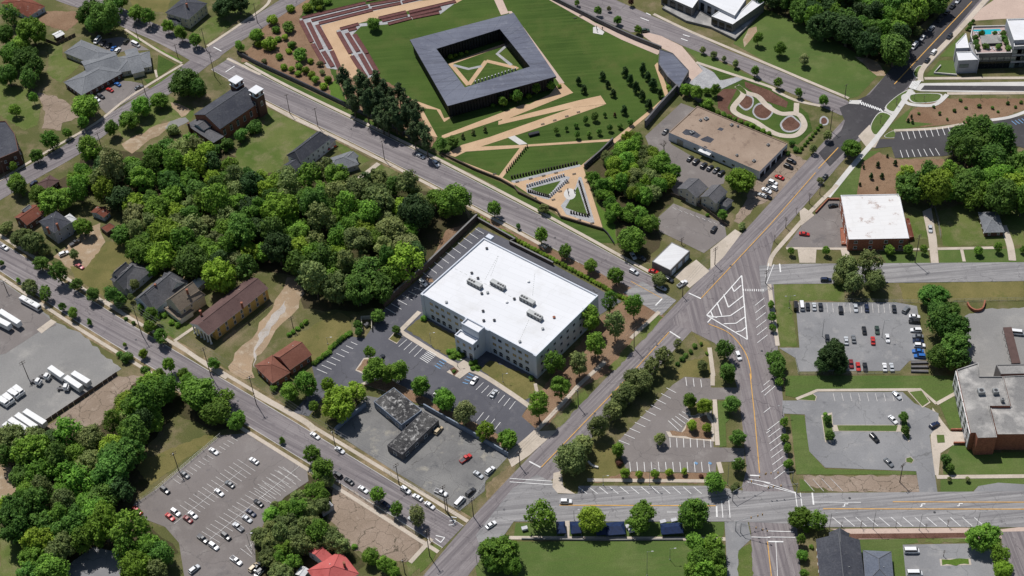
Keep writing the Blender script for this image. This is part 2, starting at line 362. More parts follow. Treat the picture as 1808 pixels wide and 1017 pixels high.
def box(w, d, h, c=(0, 0, 0)):
    x, y, z = w / 2, d / 2, h
    v = [(c[0] + a * x, c[1] + b * y, c[2] + e * z) for e in (0, 1) for a, b in ((-1, -1), (1, -1), (1, 1), (-1, 1))]
    return v, [(3, 2, 1, 0), (4, 5, 6, 7), (0, 1, 5, 4), (1, 2, 6, 5), (2, 3, 7, 6), (3, 0, 4, 7)]
class MB:
    def __init__(s): s.v = []; s.f = []; s.m = []
    def add(s, vf, mi=0):
        n = len(s.v); s.v += list(vf[0]); s.f += [tuple(i + n for i in f) for f in vf[1]]; s.m += [mi] * len(vf[1]); return s
    def box(s, w, d, h, c=(0, 0, 0), mi=0): return s.add(box(w, d, h, c), mi)
    def tube(s, a, b, r0, r1, n=7, mi=0, cap=True):
        a = Vector(a); b = Vector(b); t = (b - a).normalized(); u = t.orthogonal().normalized(); q = t.cross(u)
        v = []; f = []
        for p, r in ((a, r0), (b, r1)):
            v += [p + (u * math.cos(k * 2 * math.pi / n) + q * math.sin(k * 2 * math.pi / n)) * r for k in range(n)]
        f = [(k, (k + 1) % n, (k + 1) % n + n, k + n) for k in range(n)]
        if cap: f += [tuple(range(n, 2 * n)), tuple(reversed(range(n)))]
        return s.add((v, f), mi)
    def mesh(s, name, *mats, smooth=False): return mesh(name, s.v, s.f, mats, s.m, smooth)
    def build(s, name, parent, *mats, loc=None, rot=None, smooth=False): return link(name, s.mesh(name, *mats, smooth=smooth), parent, loc, rot)
# ---------------------------------------------------------------- ground and streets
g = link('ground', mesh('ground', [(-1500, -1500, 0), (1500, -1500, 0), (1500, 1500, 0), (-1500, 1500, 0)], [(0, 1, 2, 3)], ('field',))); g['kind'] = 'structure'
# --- soft ground
for s in ('A1 1000,760 700,800 450,760 420,900 300,960 B1 240,60 700,30 720,330 900,420 1180,380 1100,560 B2 0,420 250,480 260,640 480,660 680,640 1170,180 1010,60 880,20 600,-60 A2 0,900 A1 1200,800',
          'C1 720,10 560,180 500,260 40,290 0,440 80,480 90,620 0,640 0,780 180,770 260,1017 620,1017 900,900 740,740 670,660 760,530 690,440 880,200 1080,290 1240,240 1080,20 900,0',
          'A4 0,-40 0,40 180,110 330,190 500,290 640,340 740,280 760,200 960,20 1000,-60',
          'A4 700,890 960,840 1376,800 1376,1050 B4 1376,110 1230,110 1060,60 1000,10 900,60 760,60 740,20 700,-60',
          'C2 400,560 260,480 150,620 60,720 0,860 0,1017 480,1017 560,960 480,880 360,740',
          'A3 700,720 560,740 400,890 420,1010 B3 440,20 560,200 590,380 740,400 800,280 790,150 870,80 A3 880,960 720,780'):
    sheet('undergrowth', s, 'forest_floor', 0)
sheet('grass_field', 'D3 590,300 900,440 690,600 660,680 480,720 390,640 400,560 560,420', 'verge', 0)
sheet('grass_field', 'C1 1080,290 700,440 690,480 760,560 1110,300', 'dry_lawn', 1)
sheet('grass_field', 'C1 0,770 170,770 200,850 140,1017 0,1017', 'verge', 1)
sheet('grass_field', 'A4 -60,20 100,85 250,150 400,230 540,310 640,360 500,510 440,525 0,320 A3 1180,230 1330,40', 'park_lawn', 1)
sheet('bare_track', 'A3 1230,210 1260,150 1300,140 1290,190 1240,250', 'dirt', 2)
sheet('bare_track', 'A4 480,300 560,310 620,350 650,400 600,400 530,340', 'dirt', 2)
sheet('bare_track', 'A1 640,760 830,660 980,610 1010,580 900,540 960,620 700,810', 'dirt', 1)
sheet('bare_track', 'A1 580,640 880,500 1030,580 1010,640 860,640 680,760', 'verge', 0)
sheet('gravel_patch', 'A1 900,640 980,620 1000,640 930,680 870,680', 'gravel', 2)
sheet('dirt_drive', 'B2 170,480 245,485 262,560 235,640 150,720 90,800 30,880 0,900 B1 1345,1010 1230,1010 1200,950 1240,880 1330,800 B2 60,680 110,600 150,540', 'dirt', 1)
sheet('gravel_patch', 'B1 1345,960 1340,870 B2 30,760 110,660 160,600 165,640 110,720 40,820 0,870', 'white_gravel', 2)
sheet('yard_lawn', 'B2 190,800 440,660 500,690 510,770 300,930 290,880', 'dry_lawn', 1)
sheet('yard_lawn', 'B1 370,420 450,430 560,290 720,290 720,370 600,440 590,520 540,580 400,490', 'dry_lawn', 1)
sheet('bare_yard', 'B1 280,370 440,240 530,190 560,290 470,420 380,440', 'dirt', 0)
sheet('yard_lawn', 'B1 850,640 1030,740 930,820 820,760', 'verge', 1)
sheet('yard_lawn', 'A1 260,240 330,220 330,300 430,340 320,440 250,390', 'verge', 1)
sheet('yard_lawn', 'A1 0,440 160,470 220,560 200,660 130,690 0,610', 'verge', 1)
sheet('worn_path', 'A1 200,490 300,510 380,560 420,620 330,650 320,690 220,680 240,600', 'vacant', 2)
sheet('bare_yard', 'A1 250,60 400,60 420,110 350,165 230,130 200,95', 'mulch', 1)
sheet('yard_lawn', 'A1 690,0 900,-10 880,70 700,40', 'dry_lawn', 0)
sheet('yard_lawn', 'A1 1010,160 1300,-10 1376,-10 1376,20 1090,230', 'verge', 0)
sheet('dirt_strip', 'C1 570,10 720,10 590,130 560,180 500,260 330,290 230,270', 'vacant', 1)
sheet('lawn', 'B4 50,515 430,510 430,600 130,600 150,640 180,840 90,845', 'verge', 1)
sheet('lawn', 'B4 715,510 1376,500 1376,600 1030,600 820,620 740,600', 'dry_lawn', 1)
sheet('lawn', 'B4 920,335 1376,325 1376,400 930,402', 'park_lawn', 1)
sheet('lawn', 'B4 925,130 1130,60 1376,110 1376,310 950,310', 'verge', 0)
sheet('lawn', 'B4 610,340 870,345 880,402 650,405', 'park_lawn', 1)
sheet('lawn', 'B4 740,100 835,120 870,280 790,270', 'verge', 1)
sheet('lawn', 'C4 110,10 960,10 980,90 860,150 790,75 260,80 160,120 110,110', 'park_lawn', 3)
sheet('lawn', 'C4 880,140 965,90 1020,280 940,285', 'park_lawn', 3)
sheet('lawn', 'C4 950,360 1050,365 1090,400 1376,390 1376,510 905,505 900,440', 'park_lawn', 1)
sheet('lawn', 'C4 890,530 1376,525 1376,560 1080,565 1040,598 890,595', 'park_lawn', 1)
sheet('lawn', 'C4 135,205 205,210 230,390 310,480 770,492 765,508 165,506', 'park_lawn', 3)
sheet('bare_strip', 'C4 200,512 770,510 785,595 390,596 210,560', 'vacant', 1)
sheet('lawn', 'C4 180,530 195,530 258,590 185,592', 'park_lawn', 3)
sheet('park_lawn', 'C3 -200,845 870,840 1080,860 1100,1040 -160,1040', 'park_lawn', 1)
sheet('verge', 'C3 1150,890 1210,855 1225,1040 1150,1040', 'verge', 3)
sheet('lawn', 'C4 480,835 770,830 780,850 700,860 720,1040 500,1040', 'park_lawn', 2)
sheet('verge', 'C4 820,828 1035,828 1035,850 810,850', 'verge', 2)
sheet('planting_bed', 'A4 760,600 880,520 1376,520 1376,580 1200,640 1040,655 700,680', 'mulch', 1)
sheet('verge', 'A4 660,670 790,560 770,600 750,640 900,655 690,690', 'park_lawn', 2)
sheet('planting_bed', 'A4 520,830 600,800 690,840 950,840 980,900 720,940 700,1050 490,1050 500,900', 'mulch', 1)
sheet('lawn', 'A4 345,1040 510,850 560,800 620,795 520,860 490,1040', 'park_lawn', 2)
sheet('lawn', 'A4 860,400 930,320 1015,320 1020,400', 'park_lawn', 2)
sheet('lawn', 'A4 930,300 1060,170 1020,300', 'park_lawn', 2)
sheet('planting_strip', 'A4 1160,60 1200,0 1330,0 1260,60', 'verge', 2)

# --- memorial grounds
sheet('memorial_lawn', 'A2 180,-30 480,560 760,690 1000,815 D2 545,595 800,735 880,805 1205,905 1060,445 A3 410,880 550,745 885,480 900,440 790,330 800,260 200,-10 A2 900,-60', 'lawn', 0)
sheet('verge', 'A2 0,375 480,600 850,775 1000,845 1290,990 D2 250,560 540,680 830,850 1180,1010 1290,1017 1210,920 880,820 540,605 0,370 A2 480,570 0,345', 'lawn', 0)
sheet('verge', 'D2 1150,700 1210,915 1290,1017 1310,1017 1300,880', 'bright_grass', 1)
sheet('planting_bed', 'A2 -70,330 -70,290 0,230 90,60 200,-20 300,-20 235,95 250,110 400,370 470,540 300,470 0,325', 'mulch', 1)
sheet('verge', 'A2 390,450 430,420 480,550 400,500', 'bright_grass', 2)
sheet('pine_litter', 'A2 430,370 560,400 640,400 780,480 860,560 960,730 930,780 700,660 500,560 440,440', 'mulch', 1)
sheet('tan_plaza', 'A2 330,125 620,45 770,15 1130,-20 1060,20 800,60 560,120 430,165 440,180 590,420 530,420 440,375', 'tan_path', 2)
sheet('stepped_paving', 'A2 235,100 900,-40 890,0 620,60 350,135 450,370 380,360', 'grey_stone', 2)
sheet('stepped_paving', 'A2 430,162 555,125 660,115 1060,15 980,75 690,130 560,140 520,180 650,395 590,415', 'grey_stone', 2)
sheet('memorial_path', 'A2 830,525 870,540 980,580 1000,625 1045,615 1000,645 960,580 880,570 965,725 935,720', 'tan_path', 2)
sheet('memorial_path', 'A3 -40,620 210,500 270,428 335,490 90,588 -40,640', 'tan_path', 2)
sheet('memorial_path', 'A3 -60,640 365,530 480,505 510,550 345,567 -60,660', 'tan_path', 2)
sheet('memorial_path', 'D2 0,210 600,-20 720,-30 590,40 0,235', 'tan_path', 2)
sheet('memorial_path', 'D2 30,345 150,280 360,220 970,5 A3 340,568 505,552 D2 640,180 300,290 180,330 100,370', 'tan_path', 2)
sheet('memorial_path', 'D2 180,330 280,293 600,280 1280,235 1310,250 650,292 590,302', 'tan_path', 3)
sheet('memorial_path', 'D2 585,300 622,300 455,525 425,515', 'tan_path', 3)
sheet('memorial_path', 'A3 405,885 370,880 545,738 760,565 820,510 765,345 780,330 850,510', 'tan_path', 3)
sheet('memorial_path', 'D2 0,345 430,512 545,572 545,592 430,540 0,362', 'tan_path', 3)
sheet('memorial_path', 'A3 -10,60 10,60 290,440 260,440', 'pink_path', 3)
sheet('memorial_path', 'A3 190,-10 445,135 590,210 780,290 800,270 600,185 450,120 240,-10', 'pink_path', 3)
sheet('memorial_path', 'A2 1255,-20 1300,-20 1340,70 1300,80', 'pink_path', 3)
sheet('statue_pad', 'A3 440,145 460,140 500,170 490,185 440,175', 'white_concrete', 4)
sheet('memorial_steps', 'D2 495,225 545,210 640,272 580,280', 'white_concrete', 4)
sheet('slab_plaza', 'D2 520,560 1040,430 1060,450 1205,905 890,815 800,740 640,640', 'tan_path', 2)
sheet('stone_strip', 'D2 515,550 1030,425 1042,440 540,565', 'grey_stone', 3)
sheet('stone_strip', 'D2 630,605 640,580 910,510 960,520 940,560 800,690 760,680 640,640', 'grey_stone', 3)
sheet('small_lawn', 'D2 660,608 890,548 800,665', 'lawn', 4)
sheet('stone_strip', 'D2 1025,520 1045,520 1145,860 1110,860 930,800 890,735 1000,600', 'grey_stone', 3)
sheet('small_lawn', 'D2 1018,590 1092,812 925,750', 'lawn', 4)
sheet('statue_pad', [Wp((TL['D2'][0] + (958 + 45 * math.cos(a) ) * TL['D2'][2], TL['D2'][1] + (648 + 42 * math.sin(a)) * TL['D2'][2])) for a in [k * math.pi / 10 for k in range(20)]], 'white_concrete', 4)
# court inside the memorial
sheet('court_lawn', 'A2 960,300 1340,180 1376,230 A3 90,380 A2 1100,510', 'lawn', 1)
stone = lambda s, w, m, n='court_path': ribbon(n, s, -w / 2, w / 2, m, 3)
stone('A2 1030,338 1330,232', 1.8, 'tan_path'); stone('A2 1032,335 1128,450', 2.4, 'tan_path'); stone('A2 1130,448 1222,322', 2.4, 'tan_path'); stone('A2 1222,322 1376,358 A3 40,365', 2.4, 'tan_path')
stone('A2 1050,345 1128,365 1198,350', 1.8, 'grey_stone'); stone('A2 1335,235 1280,285 1355,345', 1.8, 'grey_stone')
# pocket garden beside the entrance
sheet('garden_lawn', 'A3 1105,480 1215,415 1240,420 1376,450 A4 150,530 235,600 260,690 180,765 0,700 A3 1250,650 1100,560', 'lawn', 1)
sheet('garden_edge', 'A3 1095,500 1130,470 1200,470 1150,570 1180,610 1260,640 1240,660 1100,570', 'red_mulch', 2)
sheet('flower_bed', 'A3 1240,430 1376,480 A4 130,540 120,570 0,530 A3 1300,500 1245,460', 'red_mulch', 3)
def blob(name, c, rx, ry, mat, layer):
    t, x, y = c; o, oy, s = TL[t]
    rr = random.Random(x)
    sheet(name, smoothpath([Wp((o + (x + rx * rr.uniform(.8, 1.15) * math.cos(a)) * s, oy + (y + ry * rr.uniform(.8, 1.15) * math.sin(a)) * s)) for a in [k * math.pi / 4 for k in range(8)]], True, 4), mat, layer)
for c, rx, ry in ((('A3', 1250, 540), 46, 42), (('A3', 1335, 590), 55, 48), (('A4', 145, 658), 52, 46), (('A4', 320, 640), 26, 28)):
    blob('bed_border', c, rx, ry, 'grey_stone', 3); blob('flower_bed', c, rx - 9, ry - 9, 'red_mulch', 4)
loop = smoothpath(pts('A3 1200,455 1235,495 1180,570 1210,608 1290,640 A4 20,685 90,715 170,715 215,670 200,620 165,600 90,600 20,560 A3 1310,510 1250,490'), True)
ribbon('garden_path', loop + [loop[0]], -1.5, 1.5, 'concrete', 4)
ribbon('garden_path', 'A4 172,600 175,545', -1.3, 1.3, 'concrete', 4)
# entrance plaza
sheet('entrance_plaza', 'A3 690,180 760,170 910,245 1020,375 945,440 900,450 860,280 790,250', 'pink_path', 2)
sheet('stone_plaza', 'A3 945,440 1020,375 990,335 1090,390 1120,425 1210,405 1240,415 1120,470 1020,470', 'grey_stone', 3)
sheet('verge', 'A3 915,240 950,250 1376,450 1376,470 1000,330', 'park_lawn', 1)
sheet('lawn', 'A3 1060,360 1195,400 1110,425', 'lawn', 3)
sheet('lawn', 'A3 930,420 1010,440 1110,470 1100,560 900,470', 'lawn', 1)

# --- streets
road1 = 'F 390,112 489,167 700,270 900,374 1000,428 1075,470 1150,512'
P1 = smoothpath(pts(road1)); 
R1 = ribbon('street', P1, -6.6, 6.6, 'road', 2)
P2 = smoothpath(pts('F -60,414 0,452 160,556 300,641 450,731 640,848 800,948')); R2 = ribbon('street', P2, -6.2, 6.2, 'road', 2)
P3 = smoothpath(pts('F 1775,-60 1716,3 1609,117 1480,257 1358,397 1238,527 1111,664 956,825 850,940 760,1050'))
R3 = ribbon('street', P3, -7.2, 7.2, 'road_diag', 2)
R3n = sheet('new_asphalt', 'A4 1170,-60 1060,-60 700,330 560,500 400,570 430,640 410,690 290,810 350,880 500,730 580,640 760,460 860,330 930,250 1140,0', 'road_new', 3)
R4 = sheet('street', 'F 1221,585 1262,606 1290,640 1303,690 1312,760 1318,830 1310,858 1326,940 1330,1060 1418,1060 1408,940 1402,868 1394,842 1383,712 1372,600 1366,505 1355,470 1372,400 1290,470 1180,570', 'road_violet', 2)
R5 = sheet('street', 'F 840,945 905,862 948,838 976,853 985,872 1020,872 1022,858 1251,858 1322,868 1404,868 1404,871 1850,867 1850,931 1408,931 1395,925 1297,921 907,921 880,960 860,1000', 'road_flat', 3)
R6 = sheet('street', 'F 1340,469 1400,466 1850,463 1850,496 1366,502 1345,520', 'road_flat', 3)
R7 = sheet('street', 'A3 480,-60 560,0 760,88 940,165 1150,265 1376,355 A4 200,425 440,530 500,580 410,610 300,560 0,430 A3 1180,345 920,245 800,190 700,165 640,172 530,125 420,75 300,25 200,-30 150,-60', 'road', 2)
P8 = smoothpath(pts('A1 -150,1100 100,950 380,790 560,660 880,460 1080,310 1230,200 1376,110 A2 170,20 400,-120')); R8 = ribbon('street', P8, -6, 6, 'road_left', 2)
P9 = smoothpath(pts('A1 1120,330 880,200 700,120 560,50 350,-20 200,-90')); R9 = ribbon('street', P9, -6, 6, 'road', 3)
sheet('road_patch', 'B3 600,560 700,500 880,600 800,680', 'road_flat', 4, R1)
R12 = sheet('access_road', 'A4 835,440 1400,432 1400,492 830,482 780,470', 'white_concrete', 2)
sheet('asphalt_lane', 'A4 850,452 1400,455 1400,482 830,476', 'road_new', 3, R12)
# --- markings
for P, par in (('F 1716,3 1609,117 1579,149', R3n), ('F 1480,261 1445,298', R3n)): stripe(par, P, .45, 'line_yellow')
for P in ('F 1440,305 1358,399 1238,527', 'F 1181,587 1111,664 956,825'): stripe(R3, P, .35, 'line_yellow', layer=5)
stripe(R1, 'B3 640,500 805,590', .25, 'line_yellow')
stripe(R4, smoothpath(pts('B3 1050,725 1160,775 1240,870 1270,960 1275,1017')), .35, 'line_yellow'); stripe(R4, 'C3 1208,0 1230,200 1256,500', .35, 'line_yellow')
stripe(R4, 'C4 20,845 42,1040', .35, 'line_yellow'); stripe(R4, 'C4 62,845 72,1040', .2)
stripe(R5, 'C3 250,662 1035,665', .4, 'line_yellow'); stripe(R5, 'C4 300,680 1400,682', .4, 'line_yellow'); stripe(R5, 'C4 650,645 1400,647', .35, 'line_yellow'); stripe(R5, 'C4 255,647 490,648', .25); stripe(R5, 'C3 790,697 840,697', .25)
for s in ('A1 1128,250 1170,272', 'A1 1192,382 1240,350', 'B3 770,628 805,592', 'B3 845,765 900,800', 'B3 945,562 1010,592', 'C3 98,442 155,472', 'C3 1208,512 1255,514', 'C3 1040,668 1042,722', 'C4 245,600 252,660', 'C4 25,845 100,846', 'B4 85,408 90,452'):
    stripe(R3 if s[0] == 'B' else R5, s, .6, layer=7)
for s in ('C3 0,545 215,560', 'C3 0,528 215,542', 'C3 1065,640 1072,725', 'C3 1100,620 1108,725', 'C3 1195,545 1310,575', 'C3 1195,530 1310,550', 'C4 0,545 165,600', 'C4 0,560 160,602', 'C4 160,600 170,675', 'C4 185,600 195,675', 'C4 20,792 150,796', 'C4 20,822 160,824', 'C3 1215,822 1310,825'):
    stripe(R5, s, .3, layer=7)
for s in ('C2 978,742 1010,738 1000,760 975,762', 'C2 910,815 955,825 935,850 908,830', 'C2 985,720 1015,725'): stripe(R2, s, .35, layer=7)
# hatched island
for s in ('B3 1225,470 1040,680 1255,808 1225,470', 'B3 1040,680 1095,692', 'B3 1170,525 1185,555 1222,522', 'B3 1130,570 1155,638 1235,575', 'B3 1095,612 1120,682', 'B3 1070,690 1165,682 1238,632', 'B3 1130,725 1195,722 1243,688', 'B3 1195,768 1225,762 1250,742', 'B3 1060,655 1075,690', 'B3 1045,718 1070,690'):
    stripe(R3, s, .5, 'line_white', layer=7)
for k in range(10): stripe(R4, [a.lerp(b, k / 9) for a, b in zip(pts('B3 1235,540 1235,552'), pts('B3 1338,542 1338,554'))], .35)
stripe(R4, 'B4 55,410 15,512', .3); stripe(R4, 'B4 28,405 12,480', .3)
for i in range(9):
    a, b = pts('A4 510,535 520,555'), pts('A4 615,575 630,592'); stripe(R3n, [a[0].lerp(b[0], i / 8), a[1].lerp(b[1], i / 8)], .6, layer=7)
for i in range(6):
    a, b = pts('A4 790,430 770,465'), pts('A4 832,425 800,475'); stripe(R3n, [a[0].lerp(b[0], i / 5), a[1].lerp(b[1], i / 5)], .5, layer=7)
for (x, y) in ((412, 662), (800, 662), (988, 660)):
    stripe(R5, 'C4 %d,%d %d,%d %d,%d %d,%d' % (x + 14, y - 6, x - 4, y - 6, x - 4, y + 6, x - 14, y + 6), .4, layer=7)
for s in ('A3 690,95 735,112', 'A3 720,70 745,82', 'A3 905,205 940,218', 'A3 915,185 950,195'): stripe(R7, s, .6, layer=7)
stalls(R5, 'C3 345,570 390,605', 'C3 925,570 965,605', 12, 'line_white', .25)
stalls(R5, 'C4 345,722 400,768', 'C4 1060,724 1110,768', 13, 'line_white', .25)
stalls(R4, 'C4 20,285 80,240', 'C4 55,530 108,490', 8, 'line_white', .25); stalls(R4, 'B3 1295,628 1345,588', 'B3 1308,825 1362,783', 6, 'line_white', .25); stalls(R4, 'C4 0,60 30,35', 'C4 5,110 60,62', 2, 'line_white', .25)
stalls(R4, 'C3 1265,95 1310,60', 'C3 1290,300 1310,285', 3, 'line_white', .25)
stalls(R5, 'C4 205,535 255,592', 'C4 335,525 398,590', 4)
for k, s in enumerate(('F 620,228', 'F 820,335', 'F 980,420', 'F 240,600', 'F 420,708', 'F 600,828', 'F 720,898', 'F 1290,470', 'F 1160,610', 'F 1050,730', 'F 890,900', 'F 1345,620', 'F 1360,760', 'F 1100,880', 'F 1500,880', 'F 1650,905', 'F 1560,482', 'F 1340,950', 'F 1500,230', 'F 1420,165')):
    c_ = pts(s)[0]; sheet('manhole_cover', [c_ + Vector((math.cos(a) * .5, math.sin(a) * .5, 0)) for a in [j * math.pi / 6 for j in range(12)]], 'metal_dark', 5, R1)
# --- pavements
W_ = 'concrete'
def walk(s, a=-.8, b=.8, mat=W_, name='pavement'):
    return ribbon(name, smoothpath(pts(s)) if isinstance(s, str) else s, a, b, mat, 4, dz=.02)
ribbon('pavement', offset(P1, 7.6)[2:], 0, 1.7, W_, 4); ribbon('kerb', offset(P1, 6.62)[2:], 0, .22, 'white_concrete', 4)
ribbon('pavement', offset(P1, -9.3)[4:24], 0, 1.7, W_, 4); ribbon('kerb', offset(P1, -6.84)[:28], 0, .22, 'white_concrete', 4)
ribbon('verge', offset(P1, -10.5)[4:], 0, 3.7, 'worn_verge', 1)
ribbon('pavement', offset(P2, 8.2), 0, 1.6, W_, 4); ribbon('kerb', offset(P2, 6.22), 0, .22, 'white_concrete', 4)
ribbon('pavement', offset(P2, -9.6), 0, 1.6, W_, 4); ribbon('kerb', offset(P2, -6.44), 0, .22, 'white_concrete', 4)
ribbon('verge', offset(P2, 6.3), 0, 5.0, 'worn_verge', 1); ribbon('verge', offset(P2, -10.6), 0, 4.4, 'worn_verge', 1)
walk('A1 -20,965 250,800 500,655 660,530 800,440 965,340'); walk('A1 660,155 830,265 960,335', -.7, .7); walk('A1 1095,245 1376,55 A2 80,0', -.9, .9)
walk('A1 830,410 820,370', -.6, .6)
walk('A1 1200,310 1376,395', -.8, .8)
walk('A3 760,75 960,170 1376,345 A4 200,415 450,520', -.9, .9); walk('A3 985,330 1150,385 1376,460 A4 60,480 170,530 300,560', -.9, .9)
walk('A4 1200,-30 1040,150 850,350 830,430', -1.4, 1.4); walk('A4 780,475 690,610 590,740 460,890 340,1040', -1.3, 1.3, 'white_concrete')
walk('A4 640,580 700,610', -.8, .8, 'white_concrete'); walk('A4 800,490 740,510 770,550 900,555 970,500', -1.1, 1.1, 'white_concrete'); walk('A4 970,495 1400,492', -1, 1, 'concrete'); walk('A4 850,415 1400,412', -1, 1, 'concrete')
walk('A4 690,690 900,680 1060,655', -.9, .9); walk('A4 1200,635 1300,620 1400,585', -1, 1, 'white_concrete')
sheet('driveway', 'A4 500,720 560,660 590,720 620,720 590,780 545,780', 'concrete', 4); sheet('street_island', 'A4 455,530 520,530 505,552 450,548', 'white_concrete', 4)
for s in ('A4 760,475 790,470 740,510 750,545 690,595 640,570 700,510', 'A4 575,640 620,590 680,620 600,715 565,690', 'A4 765,520 790,495 930,495 940,520 900,540 800,545', 'A4 790,390 815,350 850,350 840,400 815,415', 'A4 640,715 690,690 695,725 650,728'):
    P = pts(s); c = sum(P, Vector()) / len(P); sheet('kerb', smoothpath(P, True, 4), 'white_concrete', 3); sheet('grass_island', smoothpath([c + (p - c) * .9 for p in P], True, 4), 'park_lawn', 4)
sheet('forecourt', 'A4 1060,130 1130,60 1260,-30 1400,-60 1400,95 1260,100 1110,110', 'pink_path', 2)
walk('B4 390,-10 250,130 130,265 50,360 30,420', -1, 1); sheet('driveway', 'B4 190,130 215,110 270,150 200,205', 'concrete', 4); sheet('driveway', 'B4 180,330 280,330 275,402 190,402', 'concrete', 4); sheet('driveway', 'B4 405,325 450,325 455,370 420,380', 'concrete', 4)
walk('B4 120,325 460,328 880,330', -.7, .7); walk('B4 920,328 1240,322', -.8, .8); walk('B4 1265,205 1300,300 1315,390', -1.6, 1.6); sheet('driveway', 'B4 840,130 885,110 915,275 925,402 885,402 870,270', 'concrete', 3); walk('B4 1045,325 1060,395', -.7, .7)
walk('B4 30,515 75,840', -.9, .9)
walk('C3 390,535 990,540', -.8, .8); walk('C3 1030,130 1045,360', -.9, .9); walk('C3 1050,445 1065,500', -.9, .9); walk('B3 1055,850 1075,1000', -.9, .9); walk('C3 1020,0 1020,60', -.9, .9)
sheet('grass_strip', 'C3 1045,135 1090,140 1105,230 1085,250 1090,365 1055,370', 'park_lawn', 4)
sheet('grass_corner', 'C3 880,-60 1000,-90 B3 960,770 1060,830 1060,1000 860,1017', 'dry_lawn', 1)
sheet('grass_corner', 'C3 225,470 360,330 520,360 580,490 570,540 380,540 330,600 225,590', 'dry_lawn', 1); sheet('kerb_corner', 'C3 220,500 260,490 270,570 330,605 240,600 215,570', 'concrete', 4)
sheet('planting_strip', 'C3 420,545 990,550 990,500 580,495', 'mulch', 1)
walk('C3 0,400 130,290 300,110 345,60 480,-60', -.9, .9); walk('B3 640,800 790,660', -.9, .9); sheet('driveway', 'C3 130,290 240,285 100,410 10,470 -20,400', 'concrete', 4)
sheet('tree_lawn', 'B3 480,690 600,605 800,640 820,690 560,960 C3 345,80 190,260 140,280 60,215 90,165', 'mulch', 1); sheet('verge', 'B3 710,740 780,670 810,690 560,970 520,960', 'verge', 2); sheet('verge', 'C3 220,240 380,80 400,110 250,270', 'verge', 2)
sheet('corner_verge', 'C2 650,490 1040,740 1120,740 1165,640 1160,560 1310,440 1310,510 1170,700 1050,770 960,700 640,510', 'worn_verge', 1)
walk('C2 0,100 250,240 300,290', -1.3, 1.3); walk('C2 780,950 890,830', -.9, .9)
sheet('verge', 'C2 830,930 900,860 940,870 900,930 830,1000', 'verge', 2); sheet('verge', 'C2 870,850 760,950 780,1017 960,860', 'verge', 1)
sheet('paving', 'C4 330,780 1040,775 1040,800 1300,770 1376,780 1376,830 780,826 480,832 430,800', 'pink_path', 2); sheet('brick_walk', 'C4 430,805 1035,800 1035,825 440,830', 'red_mulch', 3)
walk('C4 870,520 1400,515', -.9, .9); walk(pts('C4 990,85 870,152'), -.8, .8); walk(pts('C4 870,152 790,80 270,84 165,128'), -.7, .7)
sheet('school_paving', 'C4 850,170 900,240 940,290 1030,295 1040,350 950,360 890,400 880,510 860,510 840,320', 'concrete', 2); sheet('lawn_square', 'C4 870,308 908,308 912,346 875,348', 'park_lawn', 5)
sheet('layby', 'C4 1080,565 1180,548 1376,560 1376,600 1050,600', 'lot_grey', 2)
sheet('corner_paving', 'C3 1080,745 1195,740 1215,830 1150,890 1150,1040 1095,1040 1085,830', 'lot_grey', 2)
walk('C3 -20,825 870,830 1085,832', -.8, .8); walk('C3 290,740 288,820', -.9, .9); sheet('verge', 'C3 30,750 1080,745 1075,815 20,822', 'park_lawn', 1)
walk('D3 1250,640 1120,740', -1.3, 1.3); walk('D3 590,290 740,370 1000,490 1356,665', -.9, .9); walk('B1 920,820 1120,960 1200,1010', -1, 1); walk('B1 550,600 640,660', -.8, .8); walk('B1 1030,740 920,815', -.8, .8)
sheet('yard_lawn', 'D3 1010,520 1120,580 1200,620 1140,660 1000,560', 'verge', 1); sheet('yard_lawn', 'D3 1250,640 1356,690 1180,800 1120,740', 'verge', 1)
sheet('verge', 'A1 680,190 700,190 970,320 950,330', 'bright_grass', 1); sheet('lawn', 'A1 835,290 930,340 830,410', 'lawn', 2); sheet('lawn', 'A1 780,470 970,345 960,360 830,450', 'bright_grass', 1); sheet('lawn', 'A1 760,420 815,415 780,445', 'lawn', 2)

# --- parking lots and yards
L1 = sheet('parking_lot', 'A1 490,215 640,195 700,215 790,265 660,270 600,285', 'lot', 2); L1b = sheet('parking_lot', 'A1 620,425 690,430 745,440 790,470 560,600 480,520', 'lot', 2)
L2 = sheet('parking_lot', 'B2 1180,212 B3 0,285 590,605 470,680 D1 835,960 C3 90,165 60,215 140,285 10,400 C2 1290,385 900,160 640,40 520,50 430,90 350,110 270,215 190,195 240,140 310,60 B2 300,940 500,790 580,800 690,640', 'lot_dark', 2)
L3 = sheet('parking_lot', 'C3 880,15 1010,25 1012,70 1160,70 1160,130 1015,130 1025,370 1180,375 1180,440 1040,445 1035,500 590,490 535,350 820,55', 'lot', 2)
L4 = sheet('parking_lot', 'C1 1110,310 1240,300 1310,330 C2 0,330 260,470 270,540 150,620 60,720 0,850 C1 1290,1040 930,1040 900,850 830,770 700,720 670,660 800,570', 'lot', 2)
L5 = sheet('vacant_lot', 'C2 400,570 450,560 600,650 870,855 760,950 500,890 370,730', 'vacant', 2)
L6 = sheet('parking_lot', 'C2 560,110 850,165 1275,415 1160,540 1155,590 1030,690 700,490 400,295 410,280', 'lot_old', 2)
L7 = sheet('truck_yard', 'B1 -60,470 0,490 110,565 300,720 420,770 600,930 640,960 C1 570,10 230,240 40,280 -40,270', 'gravel', 2)
sheet('asphalt_apron', 'B1 -60,480 0,495 110,570 300,730 200,770 30,880 -60,900', 'lot', 3, L7); sheet('concrete_ramp', 'B1 195,755 270,700 300,715 220,775', 'concrete', 4, L7)
L8 = sheet('parking_lot', 'B4 170,610 700,610 810,630 860,915 770,920 720,972 190,975 170,905 80,850 190,850', 'lot_grey', 2)
